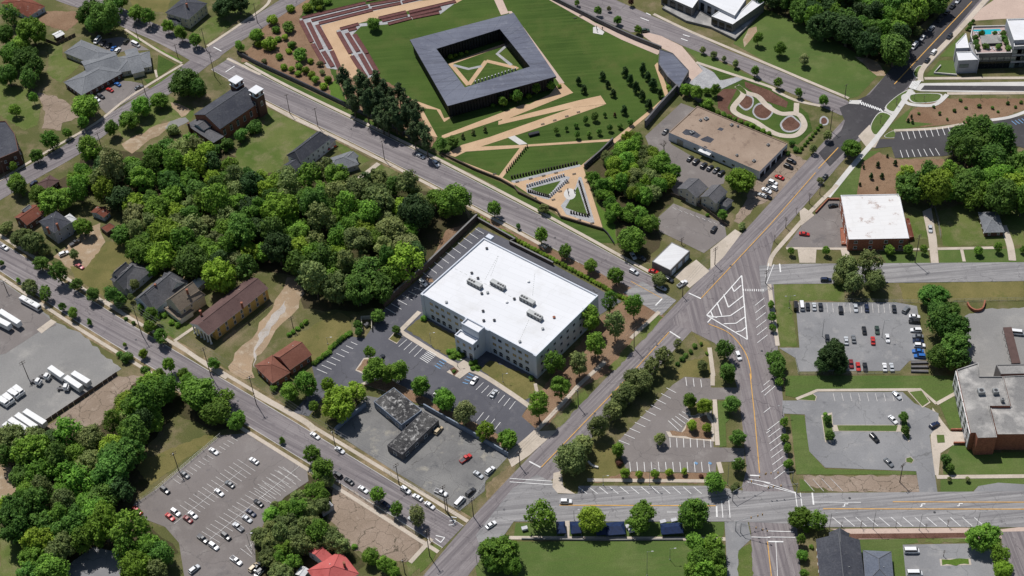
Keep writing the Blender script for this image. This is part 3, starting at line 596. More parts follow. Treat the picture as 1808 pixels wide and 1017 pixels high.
L9 = sheet('parking_lot', 'C4 95,135 170,135 260,92 700,92 760,150 830,175 880,200 880,260 835,310 875,598 785,598 768,490 310,472 225,385 208,205 95,200', 'lot_grey', 2)
L10 = sheet('school_yard', 'B4 1065,680 1180,645 1376,635 1450,640 1450,1040 1020,1040 1060,900', 'gravel', 1)
L11 = sheet('parking_lot', 'A4 695,700 1040,665 1240,640 1400,605 1400,790 1330,770 950,825 695,835 675,775 585,785 605,735 690,735', 'road_new', 3)
L13 = sheet('parking_lot', 'B3 785,160 865,88 1135,195 1145,260 1025,350 790,235', 'lot', 2)
L14 = sheet('parking_lot', 'A3 715,720 905,545 985,575 845,700 850,760 1140,930 1130,970 A3 880,1040 780,880', 'lot', 2)
L15 = sheet('parking_lot', 'A3 1300,960 A4 0,890 130,800 235,850 90,1030 B3 1376,60 1290,110 1220,200 1180,180', 'vacant', 1)
L16 = sheet('parking_lot', 'B4 330,70 400,70 460,330 115,322 200,205 270,150', 'lot', 2)
L17 = sheet('parking_lot', 'C4 700,860 1140,852 1170,1060 720,1060', 'lot_grey', 3); sheet('drive', 'C4 1195,795 1376,790 1376,1060 1210,1060', 'road_violet', 2)
L18 = sheet('concrete_apron', 'B3 865,470 985,385 1055,445 950,535', 'concrete', 3); sheet('driveway', 'B3 1060,330 1190,225 1225,245 1130,370 1060,440', 'concrete', 3)
L19 = sheet('parking_lot', 'C1 370,940 470,870 600,900 620,1040 280,1040', 'lot_grey', 1); sheet('dirt_yard', 'C1 -40,450 60,480 90,600 50,620 -40,640', 'dirt', 1)
stalls(L3, 'C3 603,445 608,495', 'C3 1000,445 1005,495', 12, 'line_white', .22); stalls(L3, 'C3 805,322 808,372', 'C3 1010,332 1012,372', 7, 'line_white', .22); stalls(L3, 'C3 548,335 602,357', 'C3 788,72 836,97', 10, 'line_white', .22)
stalls(L3, 'C3 797,237 850,287', 'C3 868,192 915,217', 5, 'line_white', .22); stalls(L3, 'C3 885,20 890,62', 'C3 960,30 965,70', 3, 'line_white', .22)
for x in (930, 1000): stripe(L3, 'C3 %d,447 %d,455' % (x, x + 14), 1.0, 'line_blue')
stalls(L2, 'B2 1165,222 1210,250', 'B2 880,448 930,485', 10, 'line_white', .22); stalls(L2, 'B2 690,640 745,672', 'B2 840,530 890,552', 6, 'line_white', .22)
stalls(L2, 'B2 760,845 802,808', 'B2 842,898 887,853', 4, 'line_white', .22); stalls(L2, 'C2 1112,82 1150,45', 'C2 1280,180 1310,140', 7, 'line_white', .22); stalls(L2, 'C2 1150,195 1115,240', 'C2 1235,245 1200,290', 4, 'line_white', .22); stalls(L2, 'B2 508,820 542,836', 'B2 327,963 382,987', 8, 'line_white', .22)
for i in range(7):
    a, b = pts('B2 872,905 915,932'), pts('B2 915,865 960,890'); stripe(L2, [a[0].lerp(b[0], i / 6), a[1].lerp(b[1], i / 6)], .3)
for i in range(4):
    a, b = pts('B2 950,945 980,962'), pts('B2 985,910 1012,925'); stripe(L2, [a[0].lerp(b[0], i / 3), a[1].lerp(b[1], i / 3)], .4, 'line_blue')
    a, b = pts('C2 1045,45 1072,52'), pts('C2 1075,0 1100,12'); stripe(L2, [a[0].lerp(b[0], i / 3), a[1].lerp(b[1], i / 3)], .4, 'line_blue')
stalls(L4, 'C1 1165,322 1195,338', 'C1 870,530 908,556', 15); stalls(L4, 'C1 905,662 985,715', 'C1 1195,432 1285,492', 14); stalls(L4, 'C1 1015,795 1105,850', 'C2 120,468 215,522', 19); stripe(L4, 'C1 875,757 1215,487', .2, 'line_worn'); stripe(L4, 'C1 1055,835 C2 225,465', .2, 'line_worn'); stalls(L4, 'C2 140,470 232,540', 'C2 0,590 80,650', 7); stalls(L4, 'C1 1210,880 1270,925', 'C2 5,830 -20,870', 4)
stalls(L11, 'A4 726,698 740,740', 'A4 975,672 990,712', 9, 'line_white', .25); stalls(L11, 'A4 722,795 735,834', 'A4 908,785 930,822', 7, 'line_white', .25)
for i in range(4): stripe(L11, 'A4 %d,%d %d,%d' % (1310 + i * 18, 640 - i * 4, 1335 + i * 18, 660 - i * 4), .4, 'line_blue')
stalls(L8, 'B4 185,615 190,665', 'B4 695,620 700,668', 18); stalls(L13, 'B3 860,110 880,122', 'B3 1110,200 1128,212', 9); stalls(L9, 'C4 350,100 360,140', 'C4 690,100 700,140', 9)
def island(s, mat='park_lawn', k=.86, name='grass_island'):
    P = pts(s); c = sum(P, Vector()) / len(P); sheet('kerb', P, 'concrete', 4); sheet(name, [c + (p - c) * k for p in P], mat, 5)
for s in ('C4 290,210 345,195 355,345 310,345', 'C4 345,258 700,258 690,292 355,290', 'C4 690,195 715,195 740,330 730,345 690,290', 'C4 715,425 740,418 758,435 745,452 715,445', 'C4 725,88 795,80 840,145 800,172', 'C4 165,132 250,100 268,115 262,138'): island(s)
island('C3 785,290 860,300 905,225 1000,200 1025,240 1030,342 800,318', 'mulch'); island('C3 880,140 990,150 1015,200 905,215', 'dry_lawn')
island('B2 530,970 575,905 640,900 620,1010', 'mulch'); island('B2 705,805 740,765 780,790 750,830', 'dry_lawn'); island('C2 530,50 640,10 1290,340 1280,390 880,170 720,110', 'mulch', .95); island('C4 885,932 1040,930 1045,962 890,966', 'bright_grass')
# office front lawns and walks
sheet('front_lawn', 'B2 800,755 880,690 1085,800 1075,850 1010,890', 'dry_lawn', 4); sheet('front_lawn', 'D1 505,920 560,870 830,975 830,1017 C3 125,60 130,100 60,140 0,95', 'dry_lawn', 4)
walk('B2 770,765 1040,930 C2 1130,0 C3 0,95 100,165', -1.1, 1.1); walk('B2 870,660 770,760', -1.1, 1.1); sheet('entrance_walk', 'D1 385,880 430,850 500,900 420,950 380,980 340,960 300,940', 'concrete', 5); sheet('planting_bed', 'D1 320,925 345,910 375,935 345,965', 'red_mulch', 6); walk('C3 128,50 140,110', -.7, .7)
sheet('planting_bed', 'D1 295,815 350,795 410,830 390,870 320,865', 'bright_grass', 6); sheet('planting_bed', 'D1 435,870 470,870 510,910 490,940 440,915', 'bright_grass', 6)
sheet('mulch_bed', 'B2 930,480 900,478 920,505 945,505', 'mulch', 5)
sheet('sloping_bank', 'B2 1010,230 1080,205 1175,165 1180,175 690,630 680,610 920,400', 'mulch', 1)
sheet('verge', 'B2 1190,140 1376,250 B3 60,250 400,420 700,560 640,590 0,265 B2 1185,170', 'mulch', 2)
# ---------------------------------------------------------------- buildings
def window_mesh(w, h, glass='glass', frame='white_paint', arch=False):
    """a window seen from outside: frame standing proud, pane set back in it; x along the wall, -y outwards"""
    mb = MB(); t = .12
    mb.box(t, .14, h, (-w / 2 + t / 2, -.02, 0)); mb.box(t, .14, h, (w / 2 - t / 2, -.02, 0)); mb.box(w - 2 * t, .14, t, (0, -.02, h - t)); mb.box(w + .2, .22, t, (0, -.04, -t))
    mb.box(w - 2 * t, .06, h - t, (0, -.01, 0), 1); mb.box(.06, .1, h - t, (0, -.015, 0))
    if arch:
        n = 8; pr = [(math.cos(k * math.pi / n) * w / 2, math.sin(k * math.pi / n) * w / 2) for k in range(n + 1)]
        v = [(x, -.09, h + z) for x, z in pr] + [(x, .04, h + z) for x, z in pr]; m = n + 1
        mb.add((v, [tuple(reversed(range(m)))] + [(k, k + 1, k + 1 + m, k + m) for k in range(n)]), 1)
    return mb.mesh('window', frame, glass)
WIN = {}
def win(w, h, glass='glass', frame='white_paint', arch=False):
    k = (w, h, glass, frame, arch)
    if k not in WIN: WIN[k] = window_mesh(*k)
    return WIN[k]
DOOR = MB().box(1.2, .1, 2.2, (0, -.02, 0), 0).box(.16, .14, 2.3, (-.68, -.02, 0), 1).box(.16, .14, 2.3, (.68, -.02, 0), 1).box(1.2, .14, .14, (0, -.02, 2.2), 1).mesh('door', 'dark_brick', 'white_paint')
def put_on_wall(parent, a, b, t, z, me, name='window'):
    """a, b: wall ends with the outside on the right of a->b"""
    a = Vector((a.x, a.y, 0)); b = Vector((b.x, b.y, 0)); d = b - a; o = link(name, me, parent, a.lerp(b, t) + Vector((0, 0, z)), math.atan2(d.y, d.x)); return o
def wall_windows(parent, q, h, zs=(1.0,), w=1.1, wh=1.5, step=3.2, skip=(), glass='glass', frame='white_paint', arch=False, door=None):
    q = ccw(q)
    for i in range(len(q)):
        a, b = Vector((*q[i][:2], 0)), Vector((*q[(i + 1) % len(q)][:2], 0)); L = (b - a).length
        n = int((L - .8) / step)
        if n < 1 or i in skip: continue
        for j in range(n):
            for k, z in enumerate(zs):
                if door == (i, j) and k == 0: put_on_wall(parent, a, b, (j + .5) / n, 0, DOOR, 'door')
                else: put_on_wall(parent, a, b, (j + .5) / n, z, win(w, wh, glass, frame, arch))
def rectify(p):
    """closest parallelogram->rectangle to four corners"""
    p = [Vector((q[0], q[1], 0)) for q in p]; c = sum(p, Vector()) / 4
    u = ((p[1] - p[0]) + (p[2] - p[3])) / 2; v = ((p[3] - p[0]) + (p[2] - p[1])) / 2
    lu, lv = u.length, v.length
    un = u.normalized(); vn = Vector((-un.y, un.x, 0)); 
    if vn.dot(v) < 0: vn = -vn
    # share the angle error
    un2 = (un + Vector((vn.y, -vn.x, 0)) * 0).normalized()
    lv = abs(v.dot(vn)); 
    return [c - un2 * lu / 2 - vn * lv / 2, c + un2 * lu / 2 - vn * lv / 2, c + un2 * lu / 2 + vn * lv / 2, c - un2 * lu / 2 + vn * lv / 2]
def inset(p, d):
    """move every corner of a convex/concave outline inwards by d (ccw)"""
    p = [Vector((q[0], q[1], 0)) for q in ccw(p)]; n = len(p); out = []
    for i in range(n):
        a, b, c = p[i - 1], p[i], p[(i + 1) % n]
        e1 = (b - a).normalized(); e2 = (c - b).normalized(); n1 = Vector((-e1.y, e1.x, 0)); n2 = Vector((-e2.y, e2.x, 0))
        k = 1 + n1.dot(n2); out.append(b + (n1 + n2) * (d / max(k, .35)))
    return out
def begin(name, label, cat, p, group=None):
    c = sum((Vector((q[0], q[1], 0)) for q in p), Vector()) / len(p)
    return thing(name, label, cat, c, group=group), c
def pitched(root, c, quad, he, hr, kind, wmat, rmat, z0=0, zs=(1.0,), rect=True, ww=1.0, wh=1.4, step=3.0, fascia='white_paint', over=.45, door=None, windows=True):
    """walls + roof for one block of a house. ridge runs along quad edge 0->1"""
    q = pts(quad, he) if isinstance(quad, str) else quad
    q = rectify(q) if rect else [Vector((p[0], p[1], 0)) for p in q]
    q = [p - c for p in q]
    if kind == 'pyr' : pass
    e = q
    cw = ((e[1] - e[0]).cross(e[2] - e[1])).z < 0
    if cw: e = [e[1], e[0], e[3], e[2]]
    wl = inset(e, over)
    v, f, n_ = prism(wl, z0, he)
    link('wall', mesh('wall', v, f, (wmat,)), root)
    m03 = (e[0] + e[3]) / 2; m12 = (e[1] + e[2]) / 2; L = (m12 - m03).length; wd = (e[3] - e[0]).length
    d = (m12 - m03).normalized()
    k = {'hip': min(wd / 2, L * .48), 'gable': 0, 'pyr': L * .5 - .05, 'half': wd * .2}[kind]
    r0 = m03 + d * k; r1 = m12 - d * k
    U = lambda p, z: (p.x, p.y, z)
    tk = .16
    V = [U(e[0], he), U(e[1], he), U(e[2], he), U(e[3], he), U(r0, hr), U(r1, hr)]
    V += [(x, y, z - tk) for x, y, z in V]
    F = [(0, 1, 5, 4), (2, 3, 4, 5), (11, 7, 6, 10), (10, 9, 8, 11), (0, 6, 7, 1), (2, 8, 9, 3)]
    fm = [0] * 4 + [1, 1]
    if kind == 'gable':
        F += [(1, 7, 11, 5), (5, 11, 8, 2), (3, 9, 10, 4), (4, 10, 6, 0)]; fm += [1] * 4
    else:
        F += [(3, 0, 4), (1, 2, 5), (9, 10, 6), (7, 11, 8), (1, 7, 8, 2), (3, 9, 6, 0)]; fm += [0, 0, 0, 0, 1, 1]
    rf = link('roof', mesh('roof', V, F, (rmat, fascia), fm), root)
    if kind == 'gable':                     # gable triangles
        for a, b, s in ((e[3], e[0], 1), (e[1], e[2], 1)):
            i = -d * -over if a is e[3] else -d * over
            A, B = a + i, b + i; m = (A + B) / 2
            k2 = (B - A).normalized() * over
            link('gable_wall', mesh('gable_wall', [U(A + k2, he - .01), U(B - k2, he - .01), U(m, hr - .25)], [(0, 1, 2)], (wmat,)), root)
    # ridge cap
    cap = {'shingle_grey': 'cap_pale', 'shingle_mid': 'cap_dark', 'shingle_dark': 'cap_dark', 'shingle_blue': 'cap_dark'}.get(rmat, rmat)
    if (r1 - r0).length > .5: MB().tube(U(r0, hr + .02), U(r1, hr + .02), .16, .16, 5).build('ridge_cap', rf, cap)
    if kind != 'gable':
        for a, b in ((e[0], r0), (e[3], r0), (e[1], r1), (e[2], r1)): MB().tube(U(a, he + .03), U(b, hr + .03), .13, .13, 5).build('hip_cap', rf, cap)
    vp = r0.lerp(r1, .7) + (e[2] - e[1]).normalized() * wd * .16; zz = he + (hr - he) * .62
    if windows and wd > 5: MB().tube(U(vp, zz - .3), U(vp, zz + .55), .16, .16, 7).build('vent_pipe', rf, 'metal_grey')
    if windows: wall_windows(root, wl, he, zs, ww, wh, step, frame=fascia, door=door)
    return wl
def flat(root, c, poly, h, wmat, rmat, parapet=.5, z0=0, pw=.35, cmat=None, zs=(), imat=None, **kw):
    q = pts(poly, h) if isinstance(poly, str) else poly
    q = [Vector((p[0], p[1], 0)) - c for p in q]; q = ccw(q)
    v, f, n_ = prism(q, z0, h - parapet); link('wall', mesh('wall', v, f, (rmat, wmat), [0] * n_ + [1] * (len(f) - n_)), root)
    if parapet > 0:
        i = inset(q, pw); n = len(q)
        V = [(p.x, p.y, z) for z in (h - parapet, h) for p in q] + [(p.x, p.y, z) for z in (h - parapet, h) for p in i]
        F = []; fm = []
        for k in range(n):
            j = (k + 1) % n
            F += [(k, j, n + j, n + k), (2 * n + j, 2 * n + k, 3 * n + k, 3 * n + j), (n + k, n + j, 3 * n + j, 3 * n + k)]; fm += [0, 2, 1]
        link('parapet', mesh('parapet', V, F, (wmat, cmat or wmat, imat or cmat or wmat), fm), root)
    if zs: wall_windows(root, q, h, zs, **kw)
    return q
def chimney(root, c, p, z0, z1, mat='brick', w=.8):
    q = Wp(px(p)[0], z1) - c
    MB().box(w, w, z1 - z0, (q.x, q.y, z0)).box(w + .2, w + .2, .2, (q.x, q.y, z1)).build('chimney', root, mat)
def local_box(root, name, a, U, N, u0, u1, n0, n1, z0, z1, mat, **kw):
    """box in a wall frame: a = corner, U along the wall, N outwards"""
    p = [a + U * u + N * n for u, n in ((u0, n0), (u1, n0), (u1, n1), (u0, n1))]
    v, f, n_ = prism(p, z0, z1); return link(name, mesh(name, v, f, (mat,)), root)

# white office block
OH = 14.0
oq = rectify(pts('D1 142,470 840,838 1206,482 525,132', OH))
t, c = begin('office_building', 'white three-storey office block with flat white roof and square entrance porch', 'building', oq)
q = flat(t, c, oq, OH, 'stucco', 'roof_white', .7, pw=.5, cmat='stucco')
fl, fr, br, bl = [p - c for p in oq]          # front-left, front-right, back-right, back-left
U = (fr - fl).normalized(); N = Vector((U.y, -U.x, 0)); Lf = (fr - fl).length; Ls = (br - fr).length
if N.dot(bl - fl) > 0: N = -N
for col, tt in enumerate((.09, .14, .19, .245, .31, .36, .64, .69, .75, .81, .86, .915)):
    for z, k in ((10.0, 0), (6.0, 1), (1.2, 2)):
        has_blind = k < 2 and (col * 7 + k * 5) % 3 != 1  # yellow-tan blinds in some windows of the upper two rows
        put_on_wall(t, fl, fr, tt, z, win(2.1, 1.7, 'glass_blind' if has_blind else 'glass', 'stucco') if k < 2 else win(2.1, 1.5, 'glass', 'stucco', True))
for col in range(9):
    for z in (10.0, 6.0, 1.6):
        put_on_wall(t, fr, br, (col + .7) / 9.6, z, win(1.6, 1.6, 'glass', 'stucco')); put_on_wall(t, bl, fl, (col + .7) / 9.6, z, win(1.6, 1.6, 'glass', 'stucco'))
for col in range(12):
    for z in (10.0, 6.0, 1.6): put_on_wall(t, br, bl, (col + .6) / 12.2, z, win(1.6, 1.6, 'glass', 'stucco'))
for s0, s1 in ((.0, .025), (.975, 1.0), (.56, .6), (.395, .41)):
    local_box(t, 'pilaster', fl, U, N, Lf * s0, Lf * s1, .01, .35, 0, OH - .1, 'stucco')
u0, u1 = Lf * .415, Lf * .565
def hollow(name, u0, u1, n0, n1, z0, z1, par=.6):
    p = [fl + U * u + N * n for u, n in ((u0, n0), (u1, n0), (u1, n1), (u0, n1))]
    pc = [Vector((*v[:2], 0)) + c for v in p]
    g_ = flat(t, c, pc, z1, 'stucco', 'roof_white', par, z0, .4)
hollow('entrance', u0, u1, .02, 4.2, 0, 14.8, .8); hollow('entrance', u0 - .7, u1 - .2, 4.25, 8.2, 0, 10.6, .7)
for k in range(3):
    a = fl + U * (u0 - .7) + N * 8.2; b = fl + U * (u1 - .2) + N * 8.2
    put_on_wall(t, a, b, (k + .5) / 3, 6.6, win(1.6, 1.9, 'glass_blind', 'stucco')); put_on_wall(t, a, b, (k + .5) / 3, .1, win(2.0, 3.0, 'glass', 'stucco', True), 'arched_opening')
for k in range(2): put_on_wall(t, b, b - N * 3.9, (k + .5) / 2, 6.4, win(1.2, 1.8, 'glass', 'stucco'))
local_box(t, 'roof_scupper', bl, U, N, .5, 3.6, -3.0, -.6, OH - .7, OH + .5, 'stucco')
fan = MB().tube((0, 0, 0), (0, 0, .12), .55, .55, 12).tube((0, 0, .12), (0, 0, .2), .18, .15, 8).mesh('fan', 'metal_dark')
for k, s in enumerate(('D1 468,405', 'D1 607,412', 'D1 783,505', 'D1 828,595')):
    p = Wp(px(s)[0], OH + .9)
    a = thing('air_conditioner', 'long grey air conditioning unit on the white office roof', 'air conditioner', (p.x, p.y, OH - .7), math.atan2(U.y, U.x), 'roof air conditioning units')
    MB().box(7.6, 2.3, .25, (0, 0, 0)).box(7.4, 2.1, 1.9, (0, 0, .25)).box(7.5, .1, .12, (0, -1.1, 1.2)).box(7.5, .1, .12, (0, 1.1, 1.2)).build('casing', a, 'metal_grey')
    for j in range(3): link('fan', fan, a, ((-2.9 + j * 1.3) * (1 if k in (0, 2) else -1), 0, 2.15))
    for j in range(4): MB().box(.9, .06, 1.1, (-2.7 + j * 1.8, -1.07, .5)).build('vent_panel', a, 'metal_dark')
for s, m in (('D1 450,342', 'metal_dark'), ('D1 487,373', 'metal_dark'), ('D1 510,465', 'metal_dark'), ('D1 545,460', 'metal_grey'), ('D1 660,515', 'white_paint'), ('D1 705,497', 'metal_dark'), ('D1 790,392', 'white_paint'), ('D1 518,570', 'metal_dark'), ('D1 522,627', 'metal_dark'), ('D1 585,625', 'metal_dark'), ('D1 943,607', 'brick'), ('D1 875,676', 'metal_grey'), ('D1 540,195', 'metal_dark'), ('D1 298,517', 'metal_grey'), ('D1 738,753', 'metal_grey')):
    p = Wp(px(s)[0], OH); a = thing('roof_vent', 'small %s vent on the white office roof' % {'metal_dark': 'dark', 'metal_grey': 'grey', 'white_paint': 'white', 'brick': 'red'}[m], 'vent', (p.x, p.y, OH - .7), .5, 'small roof vents')
    MB().tube((0, 0, 0), (0, 0, .55), .35, .35, 8).build('pipe', a, m); MB().tube((0, 0, .6), (0, 0, .8), .7, .25, 8).build('cap', a, m)
for s in ('D1 530,385 610,238', 'D1 565,365 612,240', 'D1 815,480 828,345', 'D1 738,750 795,620', 'D1 350,320 700,495'):
    A, B = [Wp(p, OH - .69) for p in px(s)]; n = 12
    for k in range(n): ribbon('roof_seam', [A.lerp(B, k / n) - c, A.lerp(B, (k + .55) / n) - c], -.12, .12, 'metal_grey', 0, t).location = (0, 0, OH - .7)

# memorial pavilion
MH = 8.5
mq = rectify(pts('A2 1025,560 A3 250,400 A2 1362,70 812,210', MH)); mi = rectify(pts('A2 1085,470 A3 80,360 A2 1320,145 982,250', MH))
t, c = begin('memorial_pavilion', 'dark square memorial pavilion with a ring-shaped grey roof around an open court', 'pavilion', mq)
mq = ccw([p - c for p in mq]); mi = ccw([p - c for p in mi])
V = [(p.x, p.y, z) for z in (MH, MH - .9) for r in (mq, mi) for p in r]; F = []; fm = []
for k in range(4):
    j = (k + 1) % 4
    F += [(k, j, 4 + j, 4 + k), (8 + j, 8 + k, 12 + k, 12 + j), (8 + k, 8 + j, j, k), (4 + k, 4 + j, 12 + j, 12 + k)]; fm += [0, 1, 1, 1]
rf = link('roof', mesh('roof', V, F, ('roof_slate', 'steel_dark'), fm), t)
for r, s in ((mq, 1.2), (mi, -1.2)):
    w_ = inset(r, s)
    for k in range(4):
        a, b = w_[k], w_[(k + 1) % 4]; L = (b - a).length; d = (b - a) / L; n_ = Vector((-d.y, d.x, 0)); m = int(L / 1.6)
        for i in range(m):
            o = a + d * (i + .5) * L / m
            if i == 0 and k == 0: slab = MB().box(1.25, .5, MH - 2.3, (0, 0, .6)).mesh('steel_column', 'steel_dark')
            link('steel_column', slab, t, o, math.atan2(d.y, d.x))
    i2 = inset(r, s * 2.2); v, f, n_ = prism(i2, 0, MH - 1)
for r, s in ((mq, 2.0), (mi, -2.0)):
    a_ = inset(r, s); b_ = inset(r, s * 1.25)
    for k in range(4):
        j = (k + 1) % 4; v, f, n_ = prism([a_[k], a_[j], b_[j], b_[k]], -.1, MH - .92); link('inner_wall', mesh('inner_wall', v, f, ('steel_dark',)), t)
for k in range(4):                                # seams of the roof sheets
    for s in range(1, 9):
        a = mq[k].lerp(mq[(k + 1) % 4], s / 9); b = mi[k].lerp(mi[(k + 1) % 4], s / 9)
        MB().tube((a.x, a.y, MH + .01), (b.x, b.y, MH + .01), .06, .06, 4).build('roof_seam', rf, 'roof_slate')

# memorial entrance building
ep = pts('A3 790,258 862,280 947,372 895,462 832,402 785,335', 4.5)
t, c = begin('entrance_building', 'low angular dark entrance building with a grey flat roof beside the memorial lawn', 'building', ep); flat(t, c, ep, 4.5, 'wall_stone', 'roof_slate', .3, zs=(1.0,), w=1.2, wh=2.2, step=4, frame='steel_dark')
wall('memorial_wall', 'dark stone wall between memorial lawn and the far parking street', 'A3 190,-20 350,60 560,165 660,210 800,265', 2.4, .7, 'wall_stone')
wall('memorial_wall', 'tall dark retaining wall beside the flat brown-roofed building', 'A3 885,482 790,585 715,675', 4.4, .8, 'wall_stone')
wall('memorial_wall', 'short dark wall between the entrance building and the garden', 'A3 890,470 1010,545', 3.2, .6, 'wall_stone')
wall('memorial_wall', 'low dark wall behind the shrubs at the right of the slab plaza', 'A3 545,750 480,815 395,890', 2.6, .6, 'wall_stone')
wall('memorial_wall', 'long dark wall along the street beside the mulched shrub bank', 'A1 1255,285 A2 0,335 260,455 480,560', 2.2, .6, 'wall_stone', cap='steel_dark')
wall('memorial_wall', 'dark street wall running below the pine grove', 'A2 480,562 620,625 760,690 850,745', 1.8, .6, 'wall_stone', cap='steel_dark')
wall('memorial_wall', 'low brown wall edging the slab plaza along the street', 'A2 990,815 D2 0,350 250,470 440,545 545,605 570,640 800,750 860,775 890,825 1205,918', 1.3, .5, 'timber')
wall('memorial_wall', 'thin dark railing wall running down from the slab plaza corner', 'D2 1207,918 1240,950 1290,1025', 1.2, .3, 'steel_dark')
wall('retaining_wall', 'long dark timber retaining wall between the wood and office parking', 'B2 682,635 900,440 1175,175', 3.6, .7, 'timber', cap='wall_grey')
wall('retaining_wall', 'dark retaining wall between the office lot and the street hedge', 'B2 1178,178 1376,290 B3 0,300 230,415', 2.0, .6, 'timber', cap='wall_grey')
wall('lot_wall', 'pale blue-grey wall between the office parking trees and old paved lot', 'C2 850,172 1060,290 1275,418', 2.6, .4, 'wall_blue')
wall('lot_wall', 'pale blue-grey wall at the left of the old paved lot', 'C2 560,165 480,225 405,292', 2.4, .4, 'wall_blue')
wall('park_wall', 'low pale wall along the park lawn below the four round trees', 'C3 60,832 480,838 870,835', .55, .35, 'wall_grey')
wall('planter_wall', 'curved brick wall in front of the grass strip', smoothpath(pts('B4 1075,620 1090,645 1120,660 1155,650 1168,610')), 1.4, .5, 'brick')
wall('garden_wall', 'low concrete planter wall beside the modern building lawn', 'A4 935,350 900,390 1020,400', .9, .4, 'white_concrete')
wall('seat_wall', 'small curved pale seat wall under the big corner tree', smoothpath(pts('C3 395,445 415,465 445,475')), .8, .6, 'white_concrete')
wall('brick_wall', 'brick retaining wall stepping down to the school path', 'D4 220,835 370,835', 1.2, .4, 'brick'); wall('brick_wall', 'short brick wall at the foot of school lawn', 'D4 195,712 340,712', 1.0, .4, 'brick')
wall('brick_wall', 'low brick wall between the white-roofed brick building and street', 'B4 400,70 340,70 275,140', 1.0, .4, 'brick')
# terraces
def bench(s, lab):
    A, B = pts(s)
    t = thing('terrace_step', lab, 'terrace step', A, math.atan2((B - A).y, (B - A).x), 'long dark red terrace steps'); L = (B - A).length
    t['_'] = 1; del t['_']
    REG[-1][2] = toscreen((A + B) / 2)
    MB().box(L, 2.1, .5, (L / 2, 0, 0)).build('seat_plank', t, 'corten'); MB().box(L, .25, .7, (L / 2, 1.18, 0)).build('back_edge', t, 'corten')
O_ = 'dark red step of the outer terrace beside the tan plaza'; I_ = 'dark red step of the inner terrace beside the memorial lawn'
for s in ('A2 250,98 585,18', 'A2 300,112 600,38', 'A2 340,127 622,56', 'A2 588,6 735,-24', 'A2 608,28 768,0', 'A2 620,50 772,20', 'A2 780,16 880,-8', 'A2 242,112 300,225', 'A2 305,235 365,340', 'A2 283,122 350,262', 'A2 360,275 410,355', 'A2 328,134 400,262', 'A2 405,272 448,368'): bench(s, O_)
for s in ('A2 452,157 550,130', 'A2 495,164 538,152', 'A2 655,100 800,66', 'A2 672,113 806,82', 'A2 705,130 828,98', 'A2 815,68 1062,10', 'A2 820,86 985,48', 'A2 832,98 975,70', 'A2 440,172 505,285', 'A2 512,298 585,412', 'A2 485,178 545,275', 'A2 555,288 615,395', 'A2 525,184 590,285', 'A2 592,290 650,392'): bench(s, I_)
# rows of slabs
slabm = {m: MB().box(.75, .5, 1.5).box(.85, .6, .12, (0, 0, -.02)).mesh('steel_slab', m) for m in ('slab_dark', 'slab_light')}
for s, n, m, where in (('D2 485,480 640,298', 13, 'slab_dark', 'beside the slanting tan path'), ('D2 525,528 1010,422', 24, 'slab_dark', 'along the far edge of the slab plaza'), ('D2 640,592 912,512', 16, 'slab_light', 'above the small triangular lawn'), ('D2 650,632 795,668', 10, 'slab_dark', 'below the small triangular lawn'), ('D2 808,668 935,548', 11, 'slab_light', 'right of the small triangular lawn'), ('D2 1030,565 1102,805', 17, 'slab_dark', 'at the right edge of the pointed lawn'), ('D2 968,792 1092,815', 7, 'slab_dark', 'at the foot of the pointed lawn'), ('A2 1165,440 1376,372', 13, 'slab_light', 'inside the pavilion court')):
    A, B = pts(s)
    for i in range(n):
        p = A.lerp(B, i / (n - 1)); o = link('steel_slab', slabm[m], None, (p.x, p.y, .12), math.atan2((B - A).y, (B - A).x) + .5)
        o['label'] = ('dark' if m == 'slab_dark' else 'pale') + ' upright slab in the row ' + where; o['category'] = 'slab'; o['group'] = 'slabs ' + where
for s in ('D2 690,205',):
    p = pts(s)[0]; t = thing('stone_block', 'long dark stone block lying on the memorial lawn', 'stone', p, .25); MB().box(5.4, 1.9, 1.3).box(5.0, 1.5, .1, (0, 0, 1.3)).build('block', t, 'steel_dark')
bm_ = MB().box(1.8, .5, .08, (0, 0, .38)).box(.12, .45, .38, (-.7, 0, 0)).box(.12, .45, .38, (.7, 0, 0)).mesh('seat', 'metal_dark')
for s in ('D2 565,558', 'D2 665,535', 'D2 762,513', 'D2 855,491', 'D2 695,682', 'D2 990,500', 'D2 940,565', 'D2 885,630', 'D2 1028,845', 'D2 1125,868', 'D2 835,692', 'D2 755,127', 'D2 845,98', 'D2 935,68', 'D2 1022,37', 'D2 395,500', 'A3 375,85', 'A3 345,98'):
    p = pts(s)[0]; tag(link('bench', bm_, None, (p.x, p.y, .12), .25), 'small dark bench beside a memorial path', 'bench', 'benches on memorial paths')

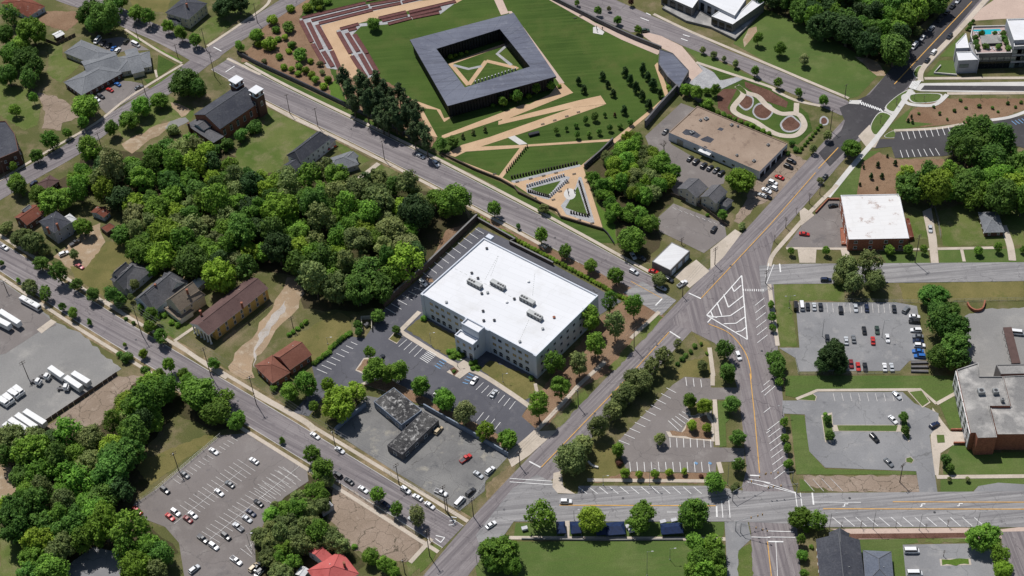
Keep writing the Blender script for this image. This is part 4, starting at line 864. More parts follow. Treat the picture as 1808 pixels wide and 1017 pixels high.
# statues: groups of standing figures
def figure(mb, x, y, h, tw):
    s = h / 1.75; R = lambda a, b: (x + a * math.cos(tw) * s, y + a * math.sin(tw) * s, b * s)
    for k in (-1, 1):
        mb.tube(R(.1 * k, 0), R(.09 * k, .85), .07 * s, .1 * s, 6); mb.tube(R(.22 * k, 1.4), R(.34 * k, .8), .06 * s, .045 * s, 5)
    mb.tube(R(0, .8), R(0, 1.42), .17 * s, .21 * s, 7); mb.tube(R(0, 1.42), R(0, 1.55), .07 * s, .06 * s, 6); mb.tube(R(0, 1.52), R(0, 1.64), .08 * s, .11 * s, 7); mb.tube(R(0, 1.64), R(0, 1.77), .11 * s, .05 * s, 7)
for s, lab, n in (('A3 470,160', 'group of dark bronze standing figures on the pale pad by the far wall', 4), ('D2 962,640', 'group of dark bronze figures on the round white pad', 5)):
    p = pts(s)[0]; t = thing('statue_group', lab, 'statue', (p.x, p.y, .15))
    for k in range(n):
        mb = MB(); figure(mb, math.cos(k * 2.1) * 2.0, math.sin(k * 2.1) * 1.6, 2.0, k); mb.build('figure', t, 'figure_bronze')

# church
t, c = begin('church', 'brick church with long grey roof and twin white-capped towers', 'church', pts('D3 295,435 540,270 390,178 145,345', 8))
wl = pitched(t, c, 'D3 295,435 540,270 390,178 145,345', 8, 12.5, 'gable', 'brick', 'shingle_dark', windows=False, fascia='pale_blue')
wall_windows(t, wl, 8, (2.6,), 1.5, 3.0, 4.2, frame='white_paint', arch=True, skip=(1, 3))
ap = pts('D3 262,515 325,475 160,370 95,408', 5); pitched(t, c, [ap[0], ap[1], ap[2], ap[3]], 5, 6.2, 'hip', 'dark_brick', 'shingle_mid', step=3.2)
pitched(t, c, 'D3 205,445 245,410 190,375 135,400', 6.8, 8.2, 'gable', 'pale_blue', 'shingle_mid', windows=False)
for s, nm in (('D3 395,138', 0), ('D3 515,198', 1)):
    p = Wp(px(s)[0], 15.2) - c; a = math.atan2((wl[1] - wl[0]).y, (wl[1] - wl[0]).x)
    tw = link('tower', MB().box(5, 5, 12.4).box(5.5, 5.5, .3, (0, 0, 12.4), 1).box(4.6, 4.6, 2.2, (0, 0, 12.7), 0).mesh('tower', 'dark_brick', 'white_paint'), t, p * 1, a); tw.location.z = 0
    link('tower_cap', MB().box(5.6, 5.6, .5, (0, 0, 14.9)).mesh('tower_cap', 'roof_white'), tw)
    for k in range(4): link('louvre', MB().box(1.6, .1, 1.5).mesh('louvre', 'white_paint'), tw, (2.35 * math.sin(k * math.pi / 2), -2.35 * math.cos(k * math.pi / 2), 13), k * math.pi / 2); link('window', win(1.4, 2.6, 'glass', 'white_paint', True), tw, (2.52 * math.sin(k * math.pi / 2), -2.52 * math.cos(k * math.pi / 2), 6.5), k * math.pi / 2)
pp = [p + c for p in (wl[1], wl[2])]
chimney(t, c, 'D3 110,400', 0, 7.5, 'dark_brick', .9)
for k in range(5): MB().box(7, .5, .17 * (5 - k), (0, -.4 * k, 0)).build('step', t, 'concrete', loc=(wl[1] + wl[2]) / 2 + (wl[1] - wl[0]).normalized() * 1.2, rot=math.atan2((wl[2] - wl[1]).y, (wl[2] - wl[1]).x))

# houses: (name, label, blocks, extras)
def house(name, label, blocks, chim=(), cat='house', **kw):
    t, c = begin(name, label, cat, pts(blocks[0][0], blocks[0][1]))
    for b in blocks:
        quad, he, hr, kind, wm, rm = b[:6]; k = dict(kw); k.update(b[6] if len(b) > 6 else {})
        pitched(t, c, quad, he, hr, kind, wm, rm, zs=(1.0, 4.0) if he > 5.4 else (1.0,), **k)
    for p, z0, z1 in chim: chimney(t, c, p, z0, z1)
    return t, c
t, c = house('clinic', 'grey hip-roofed clinic with three wings and parked cars at both sides', [('A1 335,282 520,345 620,290 430,205', 3.4, 6.0, 'hip', 'cream', 'shingle_grey'), ('A1 432,506 630,392 565,312 335,432', 3.4, 6.4, 'hip', 'dark_brick', 'shingle_grey'), ('A1 632,388 800,345 792,275 600,300', 3.4, 5.8, 'hip', 'cream', 'shingle_grey'), ('A1 680,395 745,378 740,245 672,262', 3.5, 6.2, 'gable', 'cream', 'shingle_grey', {'windows': False}), ('A1 470,420 640,360 610,270 430,320', 3.5, 6.3, 'gable', 'cream', 'shingle_grey', {'windows': False})], cat='building')
house('house', 'two-storey cream house with dark grey roof at the top of the picture', [('A1 985,108 1085,28 985,-30 880,62', 6.5, 9.8, 'hip', 'cream', 'shingle_dark'), ('A1 930,128 985,100 930,62 880,88', 3.2, 4.6, 'hip', 'white_paint', 'shingle_dark')], [('A1 985,20', 8, 11)])
house('house', 'low house with rusty red roof in the top left corner', [('A1 150,85 242,35 90,-40 0,20', 3.5, 6.0, 'hip', 'pale_blue', 'roof_rust')])
t, c = house('house', 'tall dark-roofed white house with a red bunting porch beside the street', [('D3 790,628 948,500 895,440 688,595', 6.6, 10.2, 'half', 'white_paint', 'shingle_dark', {'door': (1, 0)}), ('D3 745,680 785,650 735,615 668,655', 5.2, 7.0, 'gable', 'white_paint', 'shingle_dark'), ('D3 945,535 995,495 950,470 900,505', 3.4, 4.6, 'hip', 'white_paint', 'shingle_dark', {'windows': False})])
A, B = [Vector((p.x, p.y, 0)) - c for p in pts('D3 945,560 1000,535', 1.2)]
for k in range(3): put_on_wall(t, A, B, (k + .5) / 3, 1.0 + 0, MB().box(1.4, .06, .8).mesh('bunting', 'paint_red' if k != 1 else 'white_paint'), 'bunting')
house('house', 'small grey-roofed house next to the tall dark-roofed one', [('D3 965,700 1140,640 1075,568 890,628', 3.5, 6.0, 'hip', 'grey_paint', 'shingle_grey', {'door': (0, 1)}), ('D3 1085,640 1120,600 1085,565 1045,590', 3.5, 5.2, 'gable', 'grey_paint', 'shingle_grey')])
house('house', 'low house with rusty red roof beside the big grey two-storey house', [('B1 140,205 242,132 170,95 75,160', 4, 6.2, 'gable', 'dark_brick', 'roof_rust'), ('B1 130,140 170,110 150,95 112,125', 5.2, 6.4, 'gable', 'grey_paint', 'shingle_grey', {'windows': False})])
house('house', 'big grey two-storey house with brick chimneys above the parked pickup', [('B1 290,236 388,182 285,128 198,190', 7.5, 10, 'hip', 'grey_paint', 'shingle_dark'), ('B1 365,195 405,170 370,140 335,160', 6.2, 7.6, 'hip', 'pale_blue', 'roof_metal')], [('B1 250,215', 7, 11), ('B1 300,195', 7, 11)])
house('shed', 'small shed with rusty gabled roof under the wood', [('B1 545,165 582,132 515,100 480,132', 3, 4.4, 'gable', 'pale_blue', 'roof_rust')], cat='shed')
t, c = begin('shed', 'low open shed with a rust-streaked flat metal roof on the lawn', 'shed', pts('B1 530,215 580,188 612,208 565,242', 2.4)); flat(t, c, 'B1 530,215 580,188 612,208 565,242', 2.4, 'timber', 'roof_rust', .1)
house('house', 'dark grey-roofed house nearest the mown lawn, leftmost of three gabled neighbours', [('E1 180,285 318,165 265,45 85,185', 4.2, 8.2, 'hip', 'grey_paint', 'shingle_mid'), ('E1 165,268 285,165 195,125 85,238', 4.4, 8.6, 'gable', 'grey_paint', 'shingle_mid'), ('E1 125,215 215,140 165,95 82,170', 4.4, 7.8, 'gable', 'grey_paint', 'shingle_mid')])
house('house', 'dark grey house with crossed gables, middle of three gabled neighbours', [('E1 365,425 600,215 460,148 240,325', 4.8, 9.6, 'half', 'pale_blue', 'shingle_mid'), ('E1 325,400 445,295 350,250 238,335', 5.0, 9.2, 'gable', 'pale_blue', 'shingle_mid'), ('E1 400,235 470,290 600,235 500,160', 5.0, 9.0, 'gable', 'pale_blue', 'shingle_mid')], [('E1 375,235', 7, 10.4)])
house('house', 'steep tan-roofed house with wide front porch beside the yellow hall', [('E1 545,420 700,300 595,240 440,345', 6.6, 11.6, 'gable', 'cream', 'shingle_tan'), ('E1 590,390 715,300 690,285 570,350', 6.0, 8.6, 'hip', 'cream', 'shingle_tan', {'windows': False}), ('E1 552,475 640,405 530,340 425,402', 3.2, 4.2, 'hip', 'white_paint', 'shingle_tan', {'windows': False}), ('E1 640,285 715,215 660,190 595,235', 3.4, 4.4, 'gable', 'grey_paint', 'roof_metal')], [('E1 590,270', 8, 12)])
t, c = house('columned_hall', 'long yellow hall with maroon roof and white-columned front', [('B1 1140,757 B2 70,532 B1 1320,478 1020,700', 6.5, 9.2, 'gable', 'yellow_paint', 'shingle_maroon', {'step': 4.2, 'ww': 1.3, 'wh': 2.0})], [('B1 1057,655', 6, 10.2), ('B1 1275,612', 6, 9.6)], cat='building')
cf = rectify(pts('B1 1140,757 B2 70,532 B1 1320,478 1020,700', 6.5)); d_ = (cf[0] - cf[1]).normalized(); a_, b_2 = cf[0], cf[3]
colm = MB().box(.9, .9, .3).tube((0, 0, .3), (0, 0, 5.6), .36, .3, 12).box(.85, .85, .3, (0, 0, 5.6)).mesh('column', 'white_paint')
for k in range(6): p = a_.lerp(b_2, .06 + .88 * k / 5) + d_ * 2.4; link('column', colm, t, p - c)
v, f, n_ = prism([(a_ - d_ * .3 - c), (b_2 - d_ * .3 - c), (b_2 + d_ * 3.2 - c), (a_ + d_ * 3.2 - c)], 5.9, 6.5); link('porch_entablature', mesh('porch_entablature', v, f, ('white_paint',)), t)
A, B = a_ + d_ * 3.3 - c, b_2 + d_ * 3.3 - c; m = (A + B) / 2
link('pediment', mesh('pediment', [(A.x, A.y, 6.5), (B.x, B.y, 6.5), (m.x, m.y, 9.1)] + [(q.x - d_.x * 3.6, q.y - d_.y * 3.6, z) for q, z in ((A, 6.5), (B, 6.5), (m, 9.1))], [(0, 1, 2), (0, 2, 5, 3), (1, 4, 5, 2)], ('white_paint', 'shingle_maroon'), [0, 1, 1]), t)
house('brick_house', 'small brick house with reddish brown roof beside the dirt drive', [('B2 192,968 297,885 215,812 85,890', 4, 7.4, 'gable', 'brick', 'roof_redbrown'), ('B2 110,1035 195,968 85,898 -20,948', 4, 6.8, 'hip', 'brick', 'roof_redbrown')])
t, c = begin('workshop', 'L-shaped flat building with peeling black and white roof', 'building', pts('C2 565,140 710,82 838,165 765,255', 4.2))
flat(t, c, rectify(pts('C2 765,255 838,165 700,85 570,140', 4.2)), 4.2, 'wall_blue', 'roof_tar', .12, pw=.2, zs=(1.0,), w=2.0, wh=1.6, step=5)
flat(t, c, rectify(pts('C2 740,405 925,232 848,186 665,360', 4.0)), 4.0, 'wall_stone', 'roof_tar', .12, pw=.2, zs=(1.0,), w=1.8, wh=1.6, step=5)
house('house', 'bright red-roofed house among trees at the bottom edge', [('C2 380,1090 552,990 405,902 235,1005', 4, 7.2, 'hip', 'white_paint', 'roof_red'), ('C2 345,950 398,905 290,860 262,893', 4, 5.6, 'gable', 'white_paint', 'roof_red')], [('C2 448,950', 5, 8)])
house('shed', 'silver metal-roofed lean-to against the red-roofed house', [('C2 240,1035 270,990 240,960 205,1000', 3, 3.6, 'gable', 'wall_grey', 'roof_metal')], cat='shed')
t, c = begin('shed', 'pale grey box shed at the edge of the cracked vacant lot', 'shed', pts('C2 340,690 395,655 372,640 330,665', 3.2)); flat(t, c, 'C2 338,695 395,660 375,640 325,668', 3.2, 'grey_paint', 'roof_concrete', .15)
house('shed', 'tiny grey shed among bushes beside the big parking lot', [('C2 68,925 95,905 58,880 30,898', 2.6, 3.6, 'gable', 'timber', 'shingle_grey')], cat='shed')
t, c = begin('commercial_building', 'large flat brown-roofed commercial building with pale front wall', 'building', pts('A3 840,700 990,558 A4 125,758 A3 1322,905', 5))
bq = rectify(pts('A3 840,700 A3 1322,905 A4 125,758 A3 990,558', 5)); flat(t, c, bq, 5, 'stucco', 'roof_brown', .35, cmat='roof_brown')
fa, fb = [p - c for p in bq[:2]]
for tt in (.3, .5, .62, .72, .84, .93): put_on_wall(t, fa, fb, tt, 1.2, win(1.8, 1.4))
put_on_wall(t, fa, fb, .13, .0, MB().box(3.6, .12, 3.4, (0, -.03, 0)).mesh('roller_door', 'metal_grey'), 'roller_door')
put_on_wall(t, fa, fb, .42, 3.4, MB().box(6.5, 2.2, .18, (0, -1.1, 0)).mesh('awning', 'roof_metal'), 'awning')
ga, gb = [p - c for p in bq[1:3]]
for k in range(5): put_on_wall(t, ga, gb, (k + .5) / 5, .3, win(3.6, 2.6, 'glass', 'metal_dark'))
for s, w_ in (('A3 1038,627', 2.2), ('A3 1008,635', 1.4), ('A3 962,700', 2.0), ('A3 1172,660', 1.6), ('A3 1205,667', 1.0), ('A3 1200,820', 1.2), ('A3 1290,850', 1.6), ('A3 1365,765', 1.4)):
    p = Wp(px(s)[0], 5); a = thing('roof_unit', 'small metal unit on the brown commercial roof', 'air conditioner', (p.x, p.y, 4.65), .6, 'units on the brown roof'); MB().box(w_, w_ * .8, .8).box(w_ * .9, w_ * .7, .1, (0, 0, .8)).build('casing', a, 'metal_grey'); MB().tube((0, 0, .9), (0, 0, 1.0), w_ * .3, w_ * .3, 10).build('fan', a, 'metal_dark')
for s in ('A3 910,700 930,682 975,690 1010,715 990,730 950,715 925,712', 'A3 1005,735 1045,718 1080,735 1060,755 1020,745', 'A3 1095,685 1110,672 1132,680 1120,692', 'A3 1015,780 1030,770 1045,778 1030,788'):
    v, f, n_ = prism([p - c for p in pts(s, 4.66)], 4.6, 4.665); link('tar_patch', mesh('tar_patch', v, f, ('roof_tar' if 0 else 'shingle_dark',)), t)
house('house', 'grey-roofed two-storey house behind the parking lot fence', [('B3 985,60 1050,0 945,-45 885,5', 6, 8.6, 'gable', 'cream', 'shingle_mid'), ('B3 1090,90 1150,25 1070,-10 1005,50', 6, 8.4, 'gable', 'cream', 'shingle_mid'), ('B3 1140,110 1178,75 1150,50 1110,85', 3.2, 4.2, 'hip', 'grey_paint', 'shingle_mid', {'windows': False})])
house('house', 'grey-roofed house half hidden by trees left of the brown-roofed building', [('A3 650,850 722,800 640,748 572,800', 4, 6.2, 'hip', 'grey_paint', 'shingle_mid')])
t, c = begin('garage', 'small garage with pale metal roof beside the concrete apron', 'garage', pts('B3 755,395 855,290 950,335 850,440', 4.2)); gq = rectify(pts('B3 752,395 850,440 950,338 855,290', 4.2)); flat(t, c, gq, 4.2, 'wall_grey', 'roof_metal', .12)
ga, gb = [p - c for p in gq[1:3]]
for k in range(3): put_on_wall(t, ga, gb, (k + .5) / 3, 0, MB().box(3.0, .12, 3.0, (0, -.03, 0)).mesh('garage_door', 'pale_blue'), 'garage_door')
WR = pts('B4 455,278 765,270 722,38 403,42', 7); t, c = begin('brick_building', 'brick building with stained white flat roof', 'building', WR); wq = flat(t, c, rectify(WR), 7, 'brick', 'roof_white_worn', .3, cmat='roof_white', zs=(1.2, 4.4), w=1.6, wh=1.6, step=6)
house('garage', 'small square outbuilding with grey hip roof on the right lawn', [('B4 1165,242 1268,238 1245,130 1135,133', 2.9, 4.6, 'hip', 'dark_brick', 'shingle_grey')], cat='garage')
r_ = pts('B4 405,215 440,212 458,265 460,300 412,300', 1.2); t2, c2 = begin('entrance_stair', 'red railed stair block at the left of the white-roofed brick building', 'stairs', r_); flat(t2, c2, r_, 1.2, 'brick', 'brick', .25)
for k in range(4): MB().box(1.6, .4, .28 * (4 - k), (0, -.4 * k, 0)).build('step', t2, 'concrete', loc=pts('B4 415,300')[0] - c2)
r_ = pts('B4 752,165 770,165 795,262 770,268', 2.2); t2, c2 = begin('fire_stair', 'red steel stair against the right wall of the white-roofed building', 'stairs', r_); flat(t2, c2, r_, 2.2, 'roof_rust', 'roof_rust', .4)
# school at the right
sa = pts('D4 250,165 445,100 460,225 665,225 732,490 545,490 612,772 440,778 420,730 378,732', 10.5)
t, c = begin('school_building', 'large brick school with grey stained flat roofs at the right edge', 'school', sa)
flat(t, c, sa, 10.5, 'brick', 'roof_concrete', .5, cmat='roof_concrete')
flat(t, c, 'D4 668,224 1100,205 1100,742 616,745 552,497 738,492', 9.6, 'brick', 'roof_concrete', .35, cmat='roof_concrete'); flat(t, c, 'D4 605,120 1100,112 1100,196 648,205', 8.5, 'wall_grey', 'roof_concrete', .3)
A, B = [Vector((p.x, p.y, 0)) - c for p in pts('D4 250,165 378,732', 10.5)]
nd = (B - A).normalized(); on = Vector((nd.y, -nd.x, 0)); on = on if on.x < 0 else -on
for k in range(6):
    p = A.lerp(B, (k + .45) / 6); an = math.atan2(nd.y, nd.x) + (0 if Vector((nd.y, -nd.x, 0)).dot(on) > 0 else math.pi)
    link('white_panel', MB().box(5.2, .3, 8.8, (0, -.18, .8)).mesh('white_panel', 'white_paint'), t, p, an)
    for z in (1.6, 4.6, 7.4): link('window', win(2.6, 1.5, 'glass', 'metal_dark'), t, p + on * .36 + Vector((0, 0, z)), an)
for s, w_ in (('D4 470,360', 2.6), ('D4 600,360', 2.2), ('D4 662,437', 1.2)):
    p = Wp(px(s)[0], 11.2); a = thing('roof_unit', 'pale unit with dark side on the school roof', 'air conditioner', (p.x, p.y, 10.0), .0, 'units on the school roof'); MB().box(w_, w_, 1.8).box(w_ * .9, w_ * .9, .1, (0, 0, 1.8)).build('casing', a, 'metal_grey'); MB().tube((0, 0, 1.9), (0, 0, 2.0), w_ * .33, w_ * .33, 10).build('fan', a, 'metal_dark')
r_ = pts('B4 1265,742 1310,740 1358,930 1312,932', 2.8); t, c = begin('walkway_canopy', 'long flat brown walkway canopy in the school yard', 'canopy', r_); r2 = [p - c for p in r_]
v, f, n_ = prism(r2, 2.6, 2.85); link('canopy_roof', mesh('canopy_roof', v, f, ('canopy_brown',)), t)
for k in range(6):
    for a, b in ((r2[0], r2[3]), (r2[1], r2[2])): p = a.lerp(b, .04 + .92 * k / 5); MB().tube((p.x, p.y, 0), (p.x, p.y, 2.6), .09, .09, 6).build('post', t, 'metal_grey')
for k in range(3):
    r_ = pts('B4 %d,%d %d,%d %d,%d %d,%d' % (780, 920 + k * 22, 870, 918 + k * 24, 872, 928 + k * 24, 780, 930 + k * 22), .9); t, c = begin('ramp_wall', 'low dark wall of the stepped ramp beside the big tree', 'wall', r_, 'ramp walls'); flat(t, c, r_, .9, 'wall_stone', 'wall_grey', .05)
# modern buildings
base = pts('D5 200,860 790,860 830,840 1150,840 1150,300 745,300 340,300 180,500', 0)
mt = pts('D5 340,395 405,600 812,588 740,280 362,290', 9.6)
t, c = begin('modern_building', 'modern grey apartment building with rooftop pool terrace and white roofs', 'building', mt)
flat(t, c, mt, 9.6, 'wall_grey', 'deck_pink', .9, cmat='white_concrete', pw=.5)
flat(t, c, 'D5 745,212 828,450 1150,436 1150,200', 15, 'grey_paint', 'roof_white', .6, cmat='white_paint')
flat(t, c, 'D5 828,520 960,512 1150,508 1150,440 826,450', 13.4, 'grey_paint', 'roof_concrete', .8, cmat='white_paint')
flat(t, c, 'D5 175,490 290,370 326,535 178,540', 8.6, 'grey_paint', 'roof_white', .35, cmat='white_paint'); flat(t, c, 'D5 182,582 358,578 436,668 205,678', 8.2, 'grey_paint', 'roof_white', .35, cmat='white_paint'); flat(t, c, 'D5 320,480 400,470 440,668 360,580', 8.9, 'grey_paint', 'roof_concrete', .3)
A, B = [p - c for p in pts('D5 405,600 812,588', 9.6)]
for k in range(5): put_on_wall(t, A, B, (k + .5) / 5, 5.2, win(3.4, 2.0, 'glass_front', 'metal_dark')); put_on_wall(t, A, B, (k + .5) / 5, .2, win(3.6, 4.2, 'glass', 'metal_dark'))
A, B = [p - c for p in pts('D5 205,678 436,668', 8.2)]
put_on_wall(t, A, B, .32, 3.8, win(4.6, 2.0, 'glass_front', 'metal_dark'))
A, B = [p - c for p in pts('D5 828,520 1150,508', 13.4)]
for k in range(5):
    for z in (.4, 4.6, 8.8): put_on_wall(t, A, B, (k + .75) / 5.2, z, win(5, 2.6, 'glass_front', 'metal_dark'))
rel = lambda s, z: [p - c for p in pts(s, z)]
v, f, n_ = prism(rel('D5 375,352 370,335 668,326 690,346 575,352 575,385 490,390 480,352', 8.7), 8.6, 8.74); link('swimming_pool', mesh('swimming_pool', v, f, ('pool_water',)), t)
v, f, n_ = prism(rel('D5 450,400 685,392 695,480 465,490', 10.2), 10.0, 10.2); pg = link('pergola_roof', mesh('pergola_roof', v, f, ('roof_concrete',)), t)
for s in ('D5 455,408', 'D5 680,400', 'D5 690,475', 'D5 470,485'): p = rel(s, 10.1)[0]; MB().tube((p.x, p.y, 8.7), (p.x, p.y, 10.0), .1, .1, 6).build('pergola_post', pg, 'metal_dark')
lm_ = MB().box(.7, 2.0, .25, (0, 0, .15)).box(.7, .6, .3, (0, .8, .4)).mesh('lounger', 'slab_light')
for k, s in enumerate(('D5 400,378', 'D5 425,376', 'D5 600,375', 'D5 650,372', 'D5 675,370', 'D5 520,545', 'D5 560,540', 'D5 600,550')): p = Wp(px(s)[0], 8.8); tag(link('sun_lounger', lm_, None, (p.x, p.y, 8.7), .2), 'pale sun lounger on the rooftop pool terrace', 'lounger', 'loungers on the pool terrace')
vs = 'modern low building with stepped white flat roofs at the top edge'
tb = pts('A3 1065,85 1130,40 1185,90 1290,-10 1345,10 1178,128', 6.5); t, c = begin('modern_building', vs, 'building', tb)
flat(t, c, tb, 6.5, 'wall_grey', 'roof_white', .3, cmat='white_paint'); flat(t, c, 'A3 1000,-10 1110,-70 1250,-8 1188,82', 8.2, 'grey_paint', 'roof_white', .35, cmat='white_paint'); flat(t, c, 'A3 800,-30 880,-70 1000,-8 965,42', 6.5, 'wall_grey', 'roof_white', .3, cmat='white_paint')
flat(t, c, 'A3 805,40 860,-10 980,45 1060,90 1180,140 1320,10 1340,50 1192,205 1060,140 930,108', 1.4, 'wall_grey', 'roof_concrete', .2)
A, B = rel('A3 800,-30 965,42', 6.5); 
for k in range(4): put_on_wall(t, A, B, (k + .5) / 4, 1.6, win(3.4, 3.4, 'glass', 'metal_dark'))
A, B = rel('A3 1065,85 1178,128', 6.5)
for k in range(3): put_on_wall(t, A, B, (k + .5) / 3, 1.6, win(3.2, 3.4, 'glass', 'metal_dark'))
A, B = rel('A3 1000,-10 1188,82', 8.2)
for k in range(5): put_on_wall(t, A, B, (k + .5) / 5, 1.6, win(2.6, 4.6, 'glass', 'metal_dark'))
house('house', 'dark-roofed building with a cross gable at bottom right corner', [('C4 282,1060 268,835 480,830 515,1060', 5, 8.6, 'gable', 'brick', 'shingle_dark'), ('C4 330,800 332,870 435,875 430,800', 5.2, 8.4, 'gable', 'brick', 'shingle_dark', {'windows': False})])
house('house', 'grey-blue hip-roofed building beside the dark-roofed one', [('C4 510,1060 502,890 640,890 660,1060', 4, 6.4, 'hip', 'cream', 'shingle_blue')])
bl_ = pts('A1 -60,640 30,638 78,705 98,795 -60,860', 9); t, c = begin('brick_building', 'dark brick building at the left edge', 'building', bl_); flat(t, c, bl_, 9, 'dark_brick', 'shingle_dark', .5, zs=(1.2, 5), step=4)
house('house', 'small brown-roofed house between trees at the left street', [('A1 245,1005 315,952 265,925 195,968', 3, 4.4, 'hip', 'dark_brick', 'shingle_maroon')])
house('shed', 'small fenced shed with a pale roof behind the clinic', [('A1 300,200 345,178 315,160 272,182', 2.6, 3.2, 'gable', 'timber', 'roof_metal')], cat='shed')
# enclosure at the office lot
r_ = pts('B2 563,702 617,698 620,765 572,768'); t, c = begin('bin_enclosure', 'small pale walled bin enclosure between round trees', 'enclosure', r_); r2 = [p - c for p in r_]
for a, b in ((r2[0], r2[1]), (r2[1], r2[2]), (r2[3], r2[0])):
    d = (b - a).normalized(); n_ = Vector((-d.y, d.x, 0)) * .12; v, f, k_ = prism([a + n_ + d * .13, b + n_ - d * .13, b - n_ - d * .13, a - n_ + d * .13], 0, 2.2); link('wall', mesh('wall', v, f, ('cream',)), t)
p = pts('B2 592,735')[0]; t = thing('dumpster', 'grey dumpster inside the bin enclosure', 'dumpster', (p.x, p.y, .1), .7); MB().box(2.2, 1.5, 1.2, (0, 0, .15)).build('bin', t, 'metal_grey'); MB().box(2.25, .8, .08, (0, .38, 1.36)).box(2.25, .7, .08, (0, -.4, 1.36)).build('lid', t, 'metal_dark')
# ---------------------------------------------------------------- trees
def ico(sub=1):
    import bmesh
    b = bmesh.new(); bmesh.ops.create_icosphere(b, subdivisions=sub, radius=1)
    v = np.array([q.co[:] for q in b.verts]); f = [tuple(x.index for x in k.verts) for k in b.faces]; b.free(); return v, f
IV, IF = ico(1)
def crown_mesh(name, seed, lobes, card, dens, matname='leaf_mid', core=.7):
    """lobes: (x, y, z, r) -> leaf cards spread over every lobe and a lumpy inner core"""
    r = np.random.RandomState(seed); L = np.array(lobes); V = []; n0 = 0; F = []
    cards = []
    for i, (x, y, z, rad) in enumerate(L):
        n = max(8, int(dens * rad * rad / (card * card)))
        d = r.normal(size=(n, 3)); d[:, 2] += .25; d /= np.linalg.norm(d, axis=1)[:, None]
        p = np.array([x, y, z]) + d * rad * r.uniform(.74, 1.2, (n, 1))
        keep = np.ones(n, bool)
        for j, l2 in enumerate(L):
            if j != i: keep &= np.linalg.norm(p - l2[:3], axis=1) > l2[3] * .8
        p = p[keep]; d = d[keep]
        if not len(p): continue
        nn = d + np.array([0, 0, .25]) + r.normal(size=d.shape) * .4; nn /= np.linalg.norm(nn, axis=1)[:, None]
        h = np.cross(nn, r.normal(size=d.shape)); h /= np.linalg.norm(h, axis=1)[:, None] + 1e-9; k = np.cross(nn, h)
        s = card * r.uniform(.55, 1.25, (len(p), 1)); s2 = s * r.uniform(.6, 1, (len(p), 1))
        q = np.stack([p - h * s, p - k * s2 + h * s * .2, p + h * s, p + k * s2 + nn * s * .25], 1); cards.append(q.reshape(-1, 3))
    V = np.concatenate(cards); nq = len(V) // 4
    me = bpy.data.meshes.new(name)
    cv = []; cf = []
    for x, y, z, rad in L:
        n0 = len(V) + sum(len(q) for q in cv); cv.append(IV * rad * core * r.uniform(.9, 1.05, (len(IV), 1)) + np.array([x, y, z])); cf += [tuple(i + n0 for i in f) for f in IF]
    AV = np.concatenate([V] + cv)
    me.from_pydata(AV.tolist(), [], [(4 * i, 4 * i + 1, 4 * i + 2, 4 * i + 3) for i in range(nq)] + cf)
    me.materials.append(MAT[matname]); me.update(); return me
def lobes_round(seed, n, zc, rz, rl=(.24, .42), flat_=1.0, low=-.7):
    r = random.Random(seed); out = [(0, 0, zc, .55 * min(1, rz))]
    while len(out) < n:
        a = r.uniform(0, 6.283); u = r.uniform(low, 1); k = math.sqrt(max(0, 1 - u * u)); rad = r.uniform(*rl); s = r.uniform(.55, 1) ** .5
        q = (1 - rad) * s * r.uniform(.85, 1.08)
        out.append((math.cos(a) * k * q, math.sin(a) * k * q, zc + u * rz * (1 - rad * .8) * s, rad))
    return out
def trunk_mesh(name, seed, h, zc, r0, spread=.5, mat='bark', n=6):
    r = random.Random(seed); mb = MB()
    x, y = r.uniform(-.04, .04), r.uniform(-.04, .04)
    mb.tube((0, 0, -.02), (x, y, h), r0, r0 * .72, 8); mb.tube((0, 0, -.02), (0, 0, .06), r0 * 1.5, r0, 8)
    for k in range(n):
        a = k * 6.283 / n + r.uniform(-.4, .4); s = spread * r.uniform(.6, 1)
        mb.tube((x, y, h * .95), (math.cos(a) * s, math.sin(a) * s, zc + r.uniform(-.15, .35)), r0 * .5, r0 * .15, 5)
    mb.tube((x, y, h), (0, 0, zc + .4), r0 * .6, r0 * .2, 6)
    return mb.mesh(name, mat)
def bare_mesh(name, seed):
    r = random.Random(seed); mb = MB()
    def grow(p, d, L, rad, lvl):
        q = p + d * L; mb.tube(p, q, rad, rad * .6, 5 if lvl < 2 else 3, cap=False)
        if lvl >= 4: return
        for k in range(3 if lvl else 6):
            e = (d + Vector((r.uniform(-1, 1), r.uniform(-1, 1), r.uniform(-.1, .7))) * .85).normalized(); grow(p + d * L * r.uniform(.55, 1), e, L * r.uniform(.55, .75), rad * .5, lvl + 1)
    grow(Vector((0, 0, .85)), Vector((0, 0, 1)), .55, .045, 0)
    tm = MB().tube((0, 0, -.02), (0, 0, .9), .07, .045, 7).mesh(name + '_trunk', 'bark_pale')
    return tm, mb.mesh(name, 'bark_pale')
def squash(L, s):
    r = random.Random(s + 50); a, b = r.uniform(.85, 1.15), r.uniform(.8, 1.1); dx = r.uniform(-.12, .12)
    return [(x * a + dx * (z - 1), y * b, z + .12 * math.sin(3 * x + s), rr) for x, y, z, rr in L]
TREE = {}
def kind(code, zc, items): TREE[code] = (zc, items)
kind('o', 1.05, [(trunk_mesh('trunk', s, .5, 1.05, .075), crown_mesh('crown', s, lobes_round(s, 60, 1.05, .78, (.15, .36)), .062, 5.2)) for s in (1, 2, 3)] + [(trunk_mesh('trunk', s, .5, 1.05, .075), crown_mesh('crown', s, squash(lobes_round(s, 120, 1.05, .8, (.09, .22)), s), .055, 4.6, core=.75)) for s in (4, 5, 6)] + [(trunk_mesh('trunk', s, .5, 1.05, .075), crown_mesh('crown', s, squash(lobes_round(s, 42, 1.1, .9, (.12, .3), low=-.5), s), .07, 3.6, core=.5)) for s in (7, 8)])
